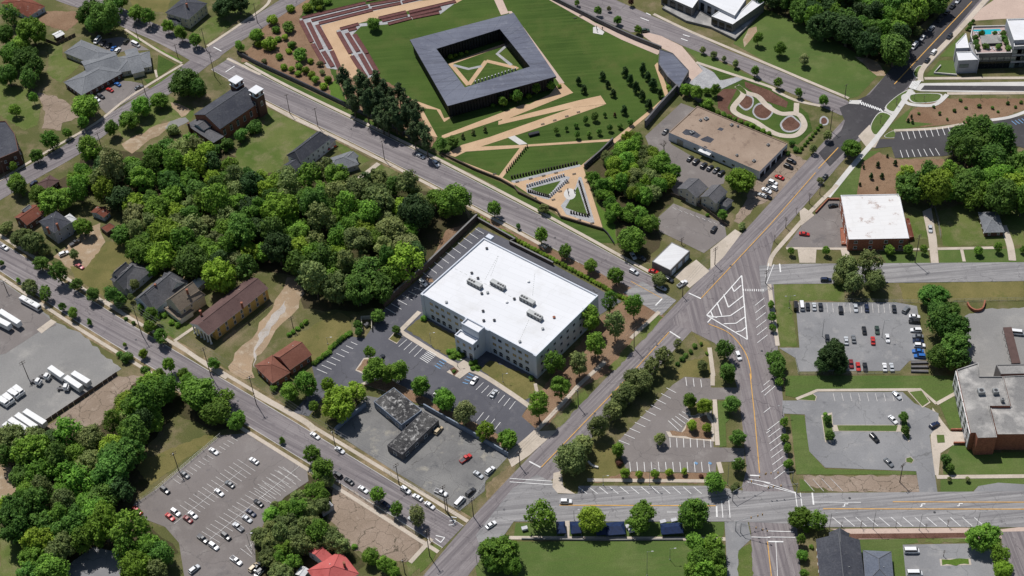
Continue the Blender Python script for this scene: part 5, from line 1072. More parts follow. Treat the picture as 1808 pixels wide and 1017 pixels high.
kind('s', 1.35, [(trunk_mesh('trunk', s, .6, 1.35, .06, .4), crown_mesh('crown', s, lobes_round(s, 40, 1.35, .95, (.18, .38)), .075, 5)) for s in (11, 12)] + [(trunk_mesh('trunk', s, .6, 1.35, .06, .4), crown_mesh('crown', s, squash(lobes_round(s, 90, 1.35, 1.0, (.1, .24)), s), .07, 4.2, core=.6)) for s in (13, 14, 15)])
kind('y', 1.75, [(trunk_mesh('trunk', s, .5, 1.5, .06, .3), crown_mesh('crown', s, [(0, 0, 1.0, .55), (0, 0, 1.5, .6), (0, 0, 2.2, .45), (0, 0, 2.8, .28)] + [(math.cos(a) * (.85 - z * .22) * .75, math.sin(a) * (.85 - z * .22) * .75, .8 + z, .42 - z * .09) for a, z in [(k * 2.4 + s, (k % 7) * .3) for k in range(20)]], .11, 5)) for s in (21, 22)])
def pine_lobes(s):
    r = random.Random(s); out = []
    for k in range(40):
        z = 1.3 + k * .08; m = (1 - abs(k - 18) / 34); a = r.uniform(0, 6.283); q = r.uniform(.2, .75) * m; out.append((math.cos(a) * q, math.sin(a) * q, z, r.uniform(.3, .5) * m))
    return out
kind('p', 2.8, [(MB().tube((0, 0, -.02), (0, 0, 4.2), .1, .03, 7).mesh('trunk', 'bark'), crown_mesh('crown', s, pine_lobes(s), .085, 4.5, 'leaf_pine', .7)) for s in (31, 32, 33)])
kind('t', 1.7, [(trunk_mesh('trunk', s, .7, 1.7, .055, .35), crown_mesh('crown', s, lobes_round(s, 34, 1.75, 1.25, (.2, .36), low=-.9), .07, 4.2)) for s in (41, 42)] + [(trunk_mesh('trunk', s, .7, 1.7, .055, .35), crown_mesh('crown', s, squash(lobes_round(s, 80, 1.75, 1.3, (.1, .26), low=-.95), s), .075, 3.6, core=.5)) for s in (43, 44, 45)])
kind('h', .55, [(MB().tube((0, 0, -.02), (0, 0, .5), .12, .05, 6).mesh('stem', 'bark'), crown_mesh('crown', s, lobes_round(s, 20, .6, .62, (.3, .45), low=-.5), .11, 5)) for s in (51, 52)])
kind('b', 1.3, [bare_mesh('branches', s) for s in (61, 62)])
LM = {'m': 'leaf_mid', 'd': 'leaf_dark', 'l': 'leaf_lime', 'o': 'leaf_olive', 'p': 'leaf_pale', 'r': 'leaf_red', 'k': 'leaf_deep'}
LW = {'m': 'green', 'd': 'dark green', 'l': 'light green', 'o': 'olive green', 'p': 'pale green', 'r': 'reddish', 'k': 'deep green'}
KW = {'o': 'spreading tree', 's': 'round tree', 't': 'tall oval tree', 'y': 'conical young tree', 'p': 'tall pine', 'h': 'bush', 'b': 'bare tree'}
KN = {'o': 'spreading_tree', 's': 'round_tree', 't': 'oval_tree', 'y': 'young_tree', 'p': 'pine_tree', 'h': 'bush', 'b': 'bare_tree'}
TR = random.Random(99)
def place_tree(p, R, code, leaf, where, group, base=None, at=None):
    zc, items = TREE[code]; tm, cm = items[TR.randrange(len(items))]
    ang = TR.uniform(0, 6.283); sz = R * TR.uniform(.92, 1.1)
    lab = ('bare-branched tree' if code == 'b' else '%s %s' % (LW.get(leaf, 'dark green') if code != 'p' else 'dark', KW[code])) + ' ' + where
    t = thing(KN[code], lab, 'bush' if code == 'h' else 'tree', p, ang, group, (R * TR.uniform(.86, 1.14), R * TR.uniform(.86, 1.14), sz * TR.uniform(.9, 1.12)), at)
    link('branches' if code == 'b' and 0 else ('stem' if code == 'h' else 'trunk'), tm, t)
    cr = link('branches' if code == 'b' else 'crown', cm, t)
    if code not in 'bp': omat(cr, LM[leaf])
    return t
def trees(spec, where, group):
    """spec: 'A1 o.m 165,160,95 60,80,70 s.d ...' crown centres and radii in pixels"""
    t = 'F'; code, leaf = 'o', 'm'
    for k in spec.split():
        if k in TL: t = k; continue
        if k[0].isalpha(): code, leaf = (k.split('.') + ['m'])[:2]; continue
        x, y, r = [float(q) for q in k.split(',')]; o = TL[t]; pp = (o[0] + x * o[2], o[1] + y * o[2])
        R = r * o[2] * mpp(pp); base = Wp(pp, TREE[code][0] * R)
        lf = leaf[TR.randrange(len(leaf))]
        place_tree((base.x, base.y, 0), R, code, lf, where, group, at=pp)
def inside(p, poly):
    c = False; n = len(poly)
    for i in range(n):
        a, b = poly[i], poly[i - 1]
        if (a[1] > p[1]) != (b[1] > p[1]) and p[0] < (b[0] - a[0]) * (p[1] - a[1]) / (b[1] - a[1]) + a[0]: c = not c
    return c
def wood(spec, where, group, rr=(5.4, 9.8), leaf='mmmddlo', seed=1, codes='ooot', tight=1.95):
    """fill an outline (of crown centres) with trees standing close together"""
    poly = px(spec); r = random.Random(seed); got = []
    xs = [p[0] for p in poly]; ys = [p[1] for p in poly]
    for _ in range(9000):
        p = (r.uniform(min(xs), max(xs)), r.uniform(min(ys), max(ys)))
        if not inside(p, poly): continue
        R = r.uniform(*rr) ; b = Wp(p, 1.05 * R)
        if any((b - q).xy.length < (R + s) / tight for q, s in got): continue
        got.append((b, R)); code = codes[r.randrange(len(codes))]
        place_tree((b.x, b.y, 0), R * (.8 if code == 't' else 1), code, leaf[r.randrange(len(leaf))], where, group, at=p)
wood('A1 470,800 700,870 860,780 1000,760 1180,860 A2 0,930 280,930 430,920 550,1000 620,960 850,990 B2 900,80 830,220 860,330 740,470 640,560 480,570 300,560 230,420 100,380 0,330 B1 1290,480 1150,520 1080,400 880,400 740,330 720,200 700,60 560,60 450,20 A1 350,1000', 'in the wide wood', 'trees of the wide wood', leaf='mmmmdddllooopk', seed=3)
wood('C1 760,40 640,130 600,210 520,290 420,290 60,320 0,300 0,420 110,470 130,620 30,680 20,740 180,770 170,900 150,1017 260,1017 330,930 420,840 560,830 620,870 640,1017 700,1017 830,1017 800,900 690,820 580,750 560,640 660,540 630,420 690,330 790,190', 'in the lower left wood', 'trees of the lower left wood', leaf='mmmmmddllok', seed=5)
wood('A4 -40,-20 120,30 220,80 340,150 480,180 560,250 690,290 720,220 740,120 840,60 930,-10 900,-80 0,-80', 'in the wood at the top edge', 'trees of the top wood', leaf='mmddk', seed=8)
wood('A4 740,930 850,960 980,900 1100,940 1300,860 1400,860 1400,1000 B4 1400,90 1250,70 1100,70 1020,20 900,40 780,50 720,20', 'in the wood at the right edge', 'trees of the right wood', leaf='mmddl', seed=9)
wood('C2 300,580 370,590 330,690 300,760 400,800 440,880 380,870 250,880 130,1017 60,1000 60,860 20,830 100,680 200,640', 'between the big parking lot and vacant lot', 'trees between the two lots', (3.2, 5.2), 'mmoo', 11, 'oos')
wood('A3 660,720 560,790 490,850 530,930 600,1000 B3 640,60 760,30 A3 860,930 830,850 760,790 700,770', 'in the thicket left of the brown-roofed building', 'trees of the thicket', (3.5, 5.5), 'mmlo', 12, 'oot')
wood('A3 410,920 480,960 540,960 B3 520,180 560,130 700,110 700,200 580,160 470,50', 'in the thicket below the slab plaza', 'trees under the plaza', (2.4, 3.8), 'dmm', 13, 'os')
trees('A1 o.md 165,160,90 60,80,65 30,185,55 60,290,75 150,330,85 40,400,65 160,420,60 110,230,50', 'at the left of the clinic', 'trees left of the clinic')
trees('A1 o.d 470,60,75 560,100,85 600,30,65 500,130,55 s.m 640,10,40 720,60,45 780,88,45', 'above the clinic', 'trees above the clinic')
trees('A1 s.m 885,140,34 955,178,40 1030,212,38', 'in front of the two-storey cream house', 'trees before the cream house')
trees('A1 o.k 1180,30,65 1260,20,60', 'beside the two-storey cream house', 'trees beside the cream house')
trees('A1 o.d 970,430,88 1040,470,55', 'left of the church', 'trees left of the church')
trees('A1 o.m 450,562,72 840,525,52 745,560,64 680,630,54 s.m 590,678,42 440,650,35', 'along the street below the clinic', 'trees below the clinic')
trees('A1 s.m 265,740,52 355,700,30 190,820,38 70,880,25 75,580,34 175,520,30 o.m 90,970,58 s.o 460,770,50', 'near the cracked paths at left', 'trees near the cracked paths')
trees('A1 h.d 1345,672,45 1275,722,45 1200,770,45 1135,795,42 h.o 920,690,40 880,745,30', 'against the church wall', 'bushes by the church')
trees('A1 s.m 1350,185,38 1265,245,30', 'at the street corner above the church', 'corner trees above church')
trees('A2 h.ml 95,112,38 175,145,42 110,160,25 160,200,22 195,240,28 80,235,45 20,235,25 130,300,22 240,295,45 155,355,22 195,370,22 230,390,20 235,355,25 270,375,25 300,395,25 320,425,28 385,425,25 365,455,25 295,325,20 190,45,28 280,40,35 330,20,40 340,45,22 385,10,25 20,180,32 125,205,20 180,270,20 h.p 50,325,17 345,340,20 355,385,18', 'on the mulched bank beside the terraces', 'bushes on the mulched bank')
trees('A2 o.m 625,125,40', 'alone on the lawn beside the inner terrace', 'lone lawn tree')
trees('A2 p 470,420,43 500,490,41 560,440,41 600,480,43 640,420,39 590,560,41 650,530,43 680,470,41 690,580,43 720,510,39 740,620,41 760,480,36 790,550,41 800,620,41 850,570,39 850,650,41 885,690,39 905,745,39 640,600,36 700,645,36 520,540,38 560,500,36 615,530,40 670,620,38 730,570,40 770,640,36 820,570,36 840,700,38', 'in the pine grove', 'pines of the grove')
trees('A2 s.d 985,760,36 1045,742,34', 'where the memorial wall ends', 'trees at the wall end')
trees('A2 y.p 1097,712,13 1152,692,13 1215,678,13', 'on the strip between two memorial paths', 'saplings between paths')
trees('A2 s.m 1310,530,32 1360,500,26 h.m 1255,560,14 A3 s.m 140,470,28 215,450,26 h.l 100,510,18 260,455,14 180,470,14 s.m 38,505,34', 'at the foot of the dark pavilion', 'plants by the pavilion')
trees('A2 h.l 1035,300,16 1060,295,14 1090,285,14 1120,278,12', 'inside the pavilion court', 'court bushes')
trees('A3 s.m 355,15,18 465,60,22 570,105,24 677,155,22 s.p 525,48,13', 'beside the far parking street', 'trees by the far street')
trees('A3 s.r 640,10,20', 'beside the far parking street', 'red tree')
trees('A3 s.m 1310,205,32 A4 88,255,35 s.p 215,315,32', 'on the wide grass slope', 'trees on the slope')
trees('A3 s.o 1020,262,20 1078,285,20 1132,310,15 1193,335,22 s.m 1295,375,28 A4 s.m 78,440,26 187,492,24 318,530,33', 'along the street beside the flower garden', 'trees along the garden street')
trees('A3 y.k 490,395,18 518,440,16 547,485,18 363,420,18 392,465,18 610,372,22 636,415,22 668,460,22 700,497,22 735,548,22 703,362,22 730,398,20 757,438,24 795,485,20 605,575,20', 'on the memorial lawn', 'dark young trees on the lawn')
trees('A3 s.d 400,632,20 448,612,26 350,658,16 502,605,12 247,688,18 300,680,12 357,712,19 418,706,16 472,694,18 528,676,18 583,662,16 637,643,18 y.r 555,605,9', 'on the banked lawn between the memorial paths', 'small trees on the bank')
trees('A3 s.m 930,470,35 990,490,38 1040,475,22 1085,475,32 1050,545,30 h.m 850,480,16 865,490,14 h.l 840,460,14', 'beside the entrance building', 'trees by the entrance building')
trees('A3 h.m ' + ' '.join('%d,%d,17' % (1010 + i * 30, 555 + i * 12.5) for i in range(13)), 'in the hedge row behind the brown roof', 'hedge behind the brown roof')
trees('A4 h.d 60,760,18 100,780,20 150,760,22 170,790,20 130,810,18', 'at the corner of the flower garden', 'bushes at the garden corner')
trees('A4 h.m ' + ' '.join('%d,%d,13' % (190 + i * 14, 800 - i * 17) for i in range(9)), 'in the clipped hedge beside the garden', 'clipped garden hedge')
trees('A3 b 815,770,58 B2 b 1130,150,32', 'in front of dark trees', 'bare trees')
trees('A3 o.l 1220,945,88', 'at the front of the brown-roofed building', 'lime tree')
trees('A4 o.m 465,775,62 s.o 340,715,30 262,785,26 s.p 300,950,20 s.o 705,285,30 813,160,30', 'beside the newly paved street', 'trees by the new street')
trees('A4 o.d 1050,720,85 1150,700,95 1250,740,88 1080,810,92 1200,830,98 1290,800,55 1140,760,80 1010,780,60', 'in the giant clump above the parking bays', 'giant clump')
trees('A4 y.k 605,865,12 570,930,12 627,925,12 697,855,12 765,632,9 788,640,9 782,615,8 510,970,8 600,990,8 530,880,8 655,820,8', 'in the brown planting beds', 'young conifers in the beds')
trees('A4 b 705,528,26 620,625,26 800,505,20 850,515,18 1150,510,18 1290,520,16', 'on the new grass islands', 'bare young trees')
trees('A4 h.d 930,600,12 1010,585,12 1070,570,10 1140,560,14 1210,570,12 1290,545,12 1330,565,10 900,565,10 820,600,10 1040,530,12 1240,590,9 1360,540,12 970,630,10', 'scattered in the sloping brown bed', 'bushes in the brown bed')
trees('D5 s.d 340,265,32 325,310,28 370,240,24 h.d 300,330,20', 'at the corner of the pool building', 'trees at pool corner')
trees('B1 o.d 100,15,50 o.m 280,70,90 200,40,60 350,60,60', 'behind the big grey two-storey house', 'trees behind the grey house')
trees('B1 o.o 30,215,38 110,260,62 180,300,62 235,330,38 o.m 440,215,52 s.o 390,355,32', 'around the big grey two-storey house', 'trees around the grey house')
trees('B1 s.d 212,400,45 310,455,58 400,512,38 490,568,40 600,575,52 635,610,36', 'along the street below the mown lawn', 'trees below the mown lawn')
trees('B1 o.o 160,535,48 s.m 235,560,44 330,635,24 385,665,32 y.m 472,712,14 95,490,12 s.m 5,400,20', 'between the truck yard and street', 'trees by the truck yard')
trees('B1 s.m 800,690,46 790,742,38 850,790,44 745,635,26 h.m 905,715,18 940,730,18 860,675,20 h.d 705,720,14 665,697,14 o.o 710,520,36 t.o 690,580,20', 'in front of the gabled houses', 'trees before the gabled houses')
trees('B1 h.d 668,905,36 630,885,22 s.l 755,880,28 660,835,13 s.m 895,945,46 970,990,36 770,970,34 840,1000,40 1130,930,36', 'on the verge above the lower left wood', 'trees on the verge')
trees('B1 o.d 640,245,60 o.m 800,440,40 940,450,22 990,470,20', 'between the gabled houses and the wood', 'trees behind the gabled houses')
trees('C1 o.m 690,150,105 820,70,88 1000,100,100 1080,180,80 940,50,60 760,240,70 650,210,60 1190,230,52 1130,120,60', 'around the small dry field', 'trees around the dry field')
trees('B2 o.m 1050,70,92 960,60,66 1010,130,50', 'on the street corner above the retaining wall', 'trees at the wall corner')
trees('B2 s.m 1262,112,48 B3 165,262,42 290,335,40 428,412,36 562,468,52 s.d 45,208,16', 'in the street row behind the office', 'street row behind the office')
trees('B3 s.o 180,112,28 h.d 165,120,20', 'on the street verge below the slab plaza', 'verge tree')
hm = lambda a, b, n, r: ' '.join('%.0f,%.0f,%d' % (a[0] + (b[0] - a[0]) * i / (n - 1), a[1] + (b[1] - a[1]) * i / (n - 1), r) for i in range(n))
trees('B3 h.l ' + hm((0, 258), (412, 482), 26, 14) + ' ' + hm((432, 492), (535, 550), 8, 14) + ' ' + hm((572, 572), (615, 592), 4, 14) + ' B2 ' + hm((1180, 155), (1230, 190), 4, 14) + ' ' + hm((1295, 228), (1370, 268), 6, 14), 'in the clipped hedge behind the office', 'clipped hedge behind the office')
trees('B2 h.m ' + hm((312, 932), (392, 872), 7, 17) + ' ' + hm((400, 850), (500, 772), 8, 17) + ' ' + hm((180, 780), (270, 715), 5, 16), 'in the hedge left of office parking', 'hedge left of the office parking')
trees('B2 s.d 648,680,42 545,728,28 548,765,24 745,752,24 h.m 890,697,20', 'beside the bin enclosure', 'trees by the bin enclosure')
trees('B2 h.m ' + hm((1025, 870), (1095, 890), 5, 18) + ' 1050,895,18 1140,930,16 1165,925,16 1175,950,16 1150,960,14 D1 h.d 805,975,20 345,935,14', 'at the office entrance', 'bushes at the office entrance')
trees('B2 s.m 608,875,36 s.m 640,960,62 700,985,56 760,975,55 600,1000,40', 'in the tree island of the office parking', 'trees of the office island')
trees('C2 s.l 365,55,44 o.l 425,150,90 500,90,66 380,190,60 s.m 295,165,28', 'above the left blue wall', 'trees above the blue wall')
trees('C2 s.m 830,60,58 o.m 955,135,62 s.p 1055,205,60 s.l 1160,285,54 o.m 1270,320,62', 'along the wall below office parking', 'trees along the wall')
trees('C2 s.m 255,45,70 175,90,48 h.m 95,75,28', 'beside the small brick house', 'trees by the brick house')
trees('B3 t.m 527,612,46 425,700,62 655,630,56 t.o 555,735,66 t.m 450,825,66 240,925,64 t.o 365,925,62 C3 t.m 255,62,58 145,165,64', 'in the mulched strip right of the office', 'trees right of the office')
trees('B3 o.m 640,275,78 740,190,56 690,140,48 620,145,34 710,50,55 s.m 1125,150,28 h.m 1045,150,12', 'around the pale-roofed garage', 'trees around the garage')
trees('B3 o.o 790,490,44 h.o 1225,210,26', 'beside the parked cars at the street', 'low trees by the street')
trees('B3 s.d 1135,855,62 1150,975,52 C3 1118,145,48 1145,320,46 1150,450,46 1100,10,46', 'in the row along the wide street', 'row along the wide street')
trees('B3 t.o 885,825,26 s.o 820,900,58 745,950,56 690,1000,52 C3 o.o 640,30,80 600,80,50 575,110,66 540,150,44 s.o 515,190,56 445,265,60 370,345,62 o.o 310,420,98', 'between the diagonal street and triangular lot', 'trees along the triangular lot')
trees('B3 s.o 1020,940,35 h.d 975,840,16 955,870,16 930,890,16 910,910,18 885,935,14 h.m 1010,830,12 1040,880,12', 'in the grass corner of triangular lot', 'corner plants')
trees('C3 s.m 545,385,38 h.r 550,450,22 s.l 580,500,26 652,505,24 730,505,24 802,495,22 877,488,20 h.r 963,515,14', 'below the triangular parking lot', 'small trees below the triangular lot')
trees('C3 s.m 907,140,40 s.l 978,165,42 918,255,32 990,270,28 s.o 755,325,36', 'on islands of the triangular parking lot', 'island trees')
trees('C3 s.m 1030,540,56 h.o 1125,580,22 1140,560,18', 'at the crossroads corner', 'crossroads tree')
trees('C3 o.m 155,722,88 o.l 415,735,74 o.m 660,715,78 925,700,90', 'in the row above the park lawn', 'row above the park lawn')
trees('C3 s.m 940,850,60 1020,850,60 950,930,62 1030,930,62 980,1000,62 1050,1000,50 920,990,45', 'in the dense block beside the park lawn', 'dense tree block')
trees('C2 o.m 1230,880,105 1200,950,60 1290,960,60', 'at the lower corner of diagonal street', 'big corner tree')
trees('C2 s.m 290,405,52 340,480,66 o.o 360,540,44 s.m 615,608,44 710,682,42 s.p 815,722,50 y.m 135,332,16', 'along the street with parked cars', 'trees along the parked cars')
trees('C2 b 875,812,34', 'at the street corner by the vacant lot', 'bare tree')
trees('C2 o.m 580,920,50 660,960,56 700,1000,40 h.m 500,870,18', 'below the vacant lot', 'trees below the vacant lot')
trees('B4 s.m 145,340,22 330,340,24 667,330,30 765,330,30 845,330,24 1137,335,26 1238,318,28 1370,330,20', 'along the street with the white-roofed building', 'row before the white-roofed building')
trees('B4 o.o 440,430,72 560,415,86 480,515,66 590,500,66 400,480,42', 'in the tall clump before the white-roofed building', 'tall clump')
trees('B4 b 245,50,38 120,180,36 300,10,30 175,120,22 60,265,26', 'on the corner verge', 'bare trees on the verge')
trees('B4 o.d 900,575,72 920,645,66 1000,740,100 930,720,76 1010,840,105 930,890,78 1020,900,80 980,650,60', 'in the tall clump right of the parking lot', 'clump right of the lot')
trees('B4 o.k 365,890,85 320,940,50 410,940,55', 'at the lower end of the right parking lot', 'dark tree in the lot')
trees('B4 o.d 65,915,55 75,965,55 s.m 40,620,22 45,690,28 50,745,22', 'on the kerb of the wide street', 'kerb trees')
trees('C4 s.m 80,40,24 103,245,28 108,320,26 118,375,26 125,450,28', 'in the narrow kerb row beside angled bays', 'kerb row')
trees('C4 s.d 322,228,25 335,305,28 705,218,28 712,285,24 h.m 310,205,14', 'on islands of the loop lot', 'loop lot island trees')
trees('C4 s.d 920,430,34 940,472,24 s.p 935,530,14 1027,530,14', 'near the school lawn', 'trees near the school lawn')
trees('C4 o.m 1110,820,80 o.l 1185,915,66 1205,985,52 s.m 1376,520,20', 'at the bottom right drive', 'trees at the bottom right')
trees('C4 o.m 185,720,62 270,740,66 s.m 190,835,32 195,910,30 205,1000,26 h.m 240,870,16 215,780,24', 'at the lower right crossroads', 'trees at the lower right crossroads')
trees('C4 b 395,750,24 493,750,28 668,755,24 820,765,20 930,745,26 1040,770,16 910,895,30', 'in the bare kerb row', 'bare kerb row')
for s in ('D5 395,430', 'D5 400,480', 'D5 420,540', 'D5 705,380', 'D5 715,430', 'D5 735,480', 'D5 760,540', 'D5 510,525', 'D5 655,530', 'D5 465,380', 'D5 615,375'):
    p = Wp(px(s)[0], 9.6); t = place_tree((p.x, p.y, 8.7), 1.9 if s != 'D5 615,375' else 1.4, 'h', 'd', 'planted on the pool terrace', 'terrace planting', at=px(s)[0])

# ---------------------------------------------------------------- vehicles
def body_mesh(L, Wd, zb, prof, name='body'):
    """lower body: stations along x (x, top z, half width) with rounded shoulders"""
    V = []; F = []
    for x, zt, hw in prof:
        V += [(x, -hw * .93, zb), (x, -hw, zb + .18), (x, -hw, zt - .16), (x, -hw * .9, zt), (x, 0, zt + .03), (x, hw * .9, zt), (x, hw, zt - .16), (x, hw, zb + .18), (x, hw * .93, zb)]
    n = 9; m = len(prof)
    for i in range(m - 1):
        for k in range(n): F.append((i * n + k, i * n + (k + 1) % n, (i + 1) * n + (k + 1) % n, (i + 1) * n + k)[::-1])
    F += [tuple(range(n)), tuple(reversed(range((m - 1) * n, m * n)))]
    return V, F
def cabin(x0, x1, r0, r1, hw, belt, top):
    """tapering greenhouse: returns corners of base and roof"""
    b = [(x0, -hw * .94, belt), (x1, -hw * .94, belt), (x1, hw * .94, belt), (x0, hw * .94, belt)]; t = [(r0, -hw * .76, top), (r1, -hw * .76, top), (r1, hw * .76, top), (r0, hw * .76, top)]
    return b, t
def quad_on(a, b, c_, d, k=.1, off=.015):
    a, b, c_, d = map(Vector, (a, b, c_, d)); m = (a + b + c_ + d) / 4; n = (b - a).cross(d - a).normalized() * off
    return [m + (p - m) * (1 - k) + n for p in (a, b, c_, d)]
WHEEL = MB().tube((0, -.11, 0), (0, .11, 0), .33, .33, 12).tube((0, -.12, 0), (0, .12, 0), .2, .2, 8, 1).mesh('wheel', 'tyre', 'metal_grey')
WHEELB = MB().tube((0, -.15, 0), (0, .15, 0), .5, .5, 12).tube((0, -.16, 0), (0, .16, 0), .28, .28, 8, 1).mesh('wheel', 'tyre', 'metal_grey')
CARS = {}
def carkind(k, L, Wd, hw, belt, top, prof, cab, axle):
    V, F = body_mesh(L, Wd, .28, prof); mb = MB(); mb.add((V, F))
    b, t = cabin(*cab, hw, belt, top)
    mb.add((b + t + [(x, y, z + .04) for x, y, z in [(cab[2] + .12, -hw * .62, top), (cab[3] - .12, -hw * .62, top), (cab[3] - .12, hw * .62, top), (cab[2] + .12, hw * .62, top)]], [(0, 1, 5, 4), (1, 2, 6, 5), (2, 3, 7, 6), (3, 0, 4, 7), (8, 9, 10, 11), (4, 5, 9, 8), (5, 6, 10, 9), (6, 7, 11, 10), (7, 4, 8, 11)]))
    if k == 'pickup':
        mb.box(2.1, 1.5, .02, (-1.65, 0, 1.1), 1)
    parts = [('body', mb.mesh('body', 'paint_white', 'metal_dark'))]
    q = lambda a, b_, c_, d: mesh('g', quad_on(a, b_, c_, d), [(0, 1, 2, 3)], ('glass',))
    parts += [('windshield', q(b[1], b[2], t[2], t[1])), ('rear_window', q(b[3], b[0], t[0], t[3])), ('side_window', q(b[0], b[1], t[1], t[0])), ('side_window', q(b[2], b[3], t[3], t[2]))]
    CARS[k] = (parts, [(x, s * (hw - .1), .33) for x in axle for s in (-1, 1)], L)
carkind('sedan', 4.75, 1.84, .92, .92, 1.42, [(-2.37, .78, .8), (-2.25, .92, .88), (-1.4, .98, .92), (0, .95, .92), (1.2, .92, .92), (2.0, .8, .88), (2.35, .62, .76)], (-1.75, 1.1, -1.05, .25), (-1.4, 1.42))
carkind('suv', 4.8, 1.92, .96, 1.05, 1.72, [(-2.4, .95, .88), (-2.3, 1.06, .94), (-1, 1.1, .96), (1.0, 1.06, .96), (2.1, .98, .92), (2.4, .7, .8)], (-2.25, 1.15, -2.0, .35), (-1.42, 1.45))
carkind('pickup', 5.6, 1.96, .98, 1.08, 1.82, [(-2.8, 1.02, .94), (-2.7, 1.08, .97), (-.6, 1.08, .98), (1.2, 1.08, .98), (2.5, 1.0, .94), (2.8, .75, .85)], (-.62, 1.4, -.45, .75), (-1.75, 1.75))
carkind('van', 5.7, 2.0, 1.0, 1.25, 2.25, [(-2.85, 1.2, .95), (-2.8, 1.28, 1.0), (0, 1.28, 1.0), (1.9, 1.25, 1.0), (2.6, 1.05, .95), (2.85, .8, .85)], (-2.8, 2.3, -2.72, 1.55), (-1.75, 1.8))
CR = random.Random(4)
def car(p, heading, col, kd, where, group):
    parts, wh, L = CARS[kd]
    t = thing(kd if kd != 'suv' else 'sport_utility_vehicle', '%s %s %s' % (col if col != 'navy' else 'dark blue', {'suv': 'tall estate car', 'sedan': 'car', 'pickup': 'pickup truck', 'van': 'van'}[kd], where), {'sedan': 'car', 'suv': 'car', 'pickup': 'pickup', 'van': 'van'}[kd], (p.x, p.y, .1), heading, group)
    for nm, me in parts:
        o = link(nm, me, t)
        if nm == 'body': omat(o, 'paint_' + col)
    for w_ in wh: link('wheel', WHEEL, t, w_)
def cars(spec, where, group, line=None, flip=.5):
    """'A1 white.sedan 715,235 ...' centres; line = two pixels giving the way they point, or per-car ends x,y,x2,y2"""
    t = 'F'; col, kd = 'white', 'sedan'; hd = 0
    if line: a, b = pts(line); hd = math.atan2((b - a).y, (b - a).x)
    for k in spec.split():
        if k in TL: t = k; continue
        if k[0].isalpha(): col, kd = (k.split('.') + ['sedan'])[:2]; continue
        v = [float(q) for q in k.split(',')]; o = TL[t]; P = [Wp((o[0] + v[i] * o[2], o[1] + v[i + 1] * o[2]), .6) for i in range(0, len(v), 2)]
        if len(P) == 2: c_ = (P[0] + P[1]) / 2; h = math.atan2((P[1] - P[0]).y, (P[1] - P[0]).x)
        else: c_ = P[0]; h = hd + (math.pi if CR.random() < flip else 0) + CR.uniform(-.03, .03)
        car(c_, h, col, kd, where, group)
cars('A1 white.van 515,215 black 545,229 575,241 blue 600,255 white.suv 622,267 black.suv 668,220 white.van 700,228,735,245', 'in the lot behind the clinic', 'cars behind the clinic', 'A1 500,240 530,205')
cars('A1 blue 620,445 red 580,475 dark.suv 533,510 white 510,525', 'in the lot below the clinic', 'cars below the clinic', 'A1 600,435 640,455'); cars('A1 grey.sedan 710,472,755,452 navy.suv 165,985,192,955', 'on the street below the clinic', 'cars on that street')
cars('A2 white 850,812,900,838 white.suv 945,850,970,880', 'driving on the street beside the memorial', 'cars by the memorial')
cars('A3 green.suv 695,165,735,160', 'parked on the far street by the entrance plaza', 'far street car'); cars('A3 dark 822,697 953,838 dark.suv 985,855 1025,875 dark 1058,888 1090,900 dark.suv 1118,915', 'at the front of the brown-roofed building', 'cars at the brown-roofed building', 'A3 935,855 970,820'); cars('A3 silver 710,870 dark 755,858 silver 875,920', 'under trees left of the brown-roofed building', 'cars under trees', 'A3 700,885 725,850')
cars('A4 dark.suv 148,853 black.suv 132,880 red 85,937 white.suv 50,965 dark 38,985 white 15,1003 B4 white.suv 50,5 black 20,52 B3 silver 1335,45 white 1358,22', 'in the bays right of the brown-roofed building', 'cars right of the brown-roofed building', 'A4 60,930 110,950')
cars('A4 white.van 797,245 white 840,200 silver.suv 887,150 dark.suv 932,105 black 970,65 dark.suv 998,35 silver 1028,5 dark.suv 983,193 white.suv 900,275 dark 866,318', 'along the newly paved street', 'cars on the new street', 'A4 850,220 920,140'); cars('A4 dark 323,937', 'at the kerb of the diagonal street', 'kerb car', 'A4 300,960 340,910')
cars('B1 white.pickup 0,308,42,332', 'at the left end of the street', 'street pickup'); cars('B1 dark.pickup 368,312,425,280 white.suv 310,365,365,342 pink 395,405,448,435', 'in the yard beside the grey two-storey house', 'yard cars')
cars('B2 white.suv 865,490,910,525', 'between the office and the retaining wall', 'office side car'); cars('B2 dark 665,905 C2 white 1103,35 silver 1202,100 dark 918,90', 'in the office parking', 'cars in the office parking', 'C2 1085,60 1120,15')
cars('B3 silver.suv 628,435,685,465 red 730,440,790,455 silver 775,520,832,548 dark.suv 820,480,860,500 white.pickup 885,530,938,495 silver 640,345,665,385 dark.suv 670,365,720,390', 'beside the pale-roofed garage', 'cars at the garage'); cars('B3 dark.suv 1065,245,1092,205', 'in the parking lot beside the fenced house', 'lone lot car'); cars('B3 white.suv 1198,870,1218,918', 'in a kerb bay of the wide street', 'bay car')
cars('B4 black 345,103,392,96 red 190,246,242,252', 'in the lot left of the white-roofed building', 'cars by the white-roofed building'); cars('B4 silver 880,200,882,243', 'on the drive right of the white-roofed building', 'drive car'); cars('B4 navy.suv 290,492,370,492', 'on the street under the tall clump', 'street car')
V_ = 'B4 200,600 205,660'
cars('B4 black.van 170,630 white.van 202,627 dark 234,632 silver 268,632 dark 302,635 dark.suv 408,650 silver 487,640 navy 545,640 dark 690,643', 'in the far row of the right parking lot', 'far row', V_); cars('B4 grey.suv 735,670,770,628', 'standing askew in the right parking lot', 'askew car')
cars('B4 white 798,685 black.suv 797,712 white.suv 805,758 grey 815,790 navy 818,815 white.suv 825,838 blue 815,868 blue.suv 825,895', 'in the column beside the tall clump', 'right column', 'B4 775,760 830,762')
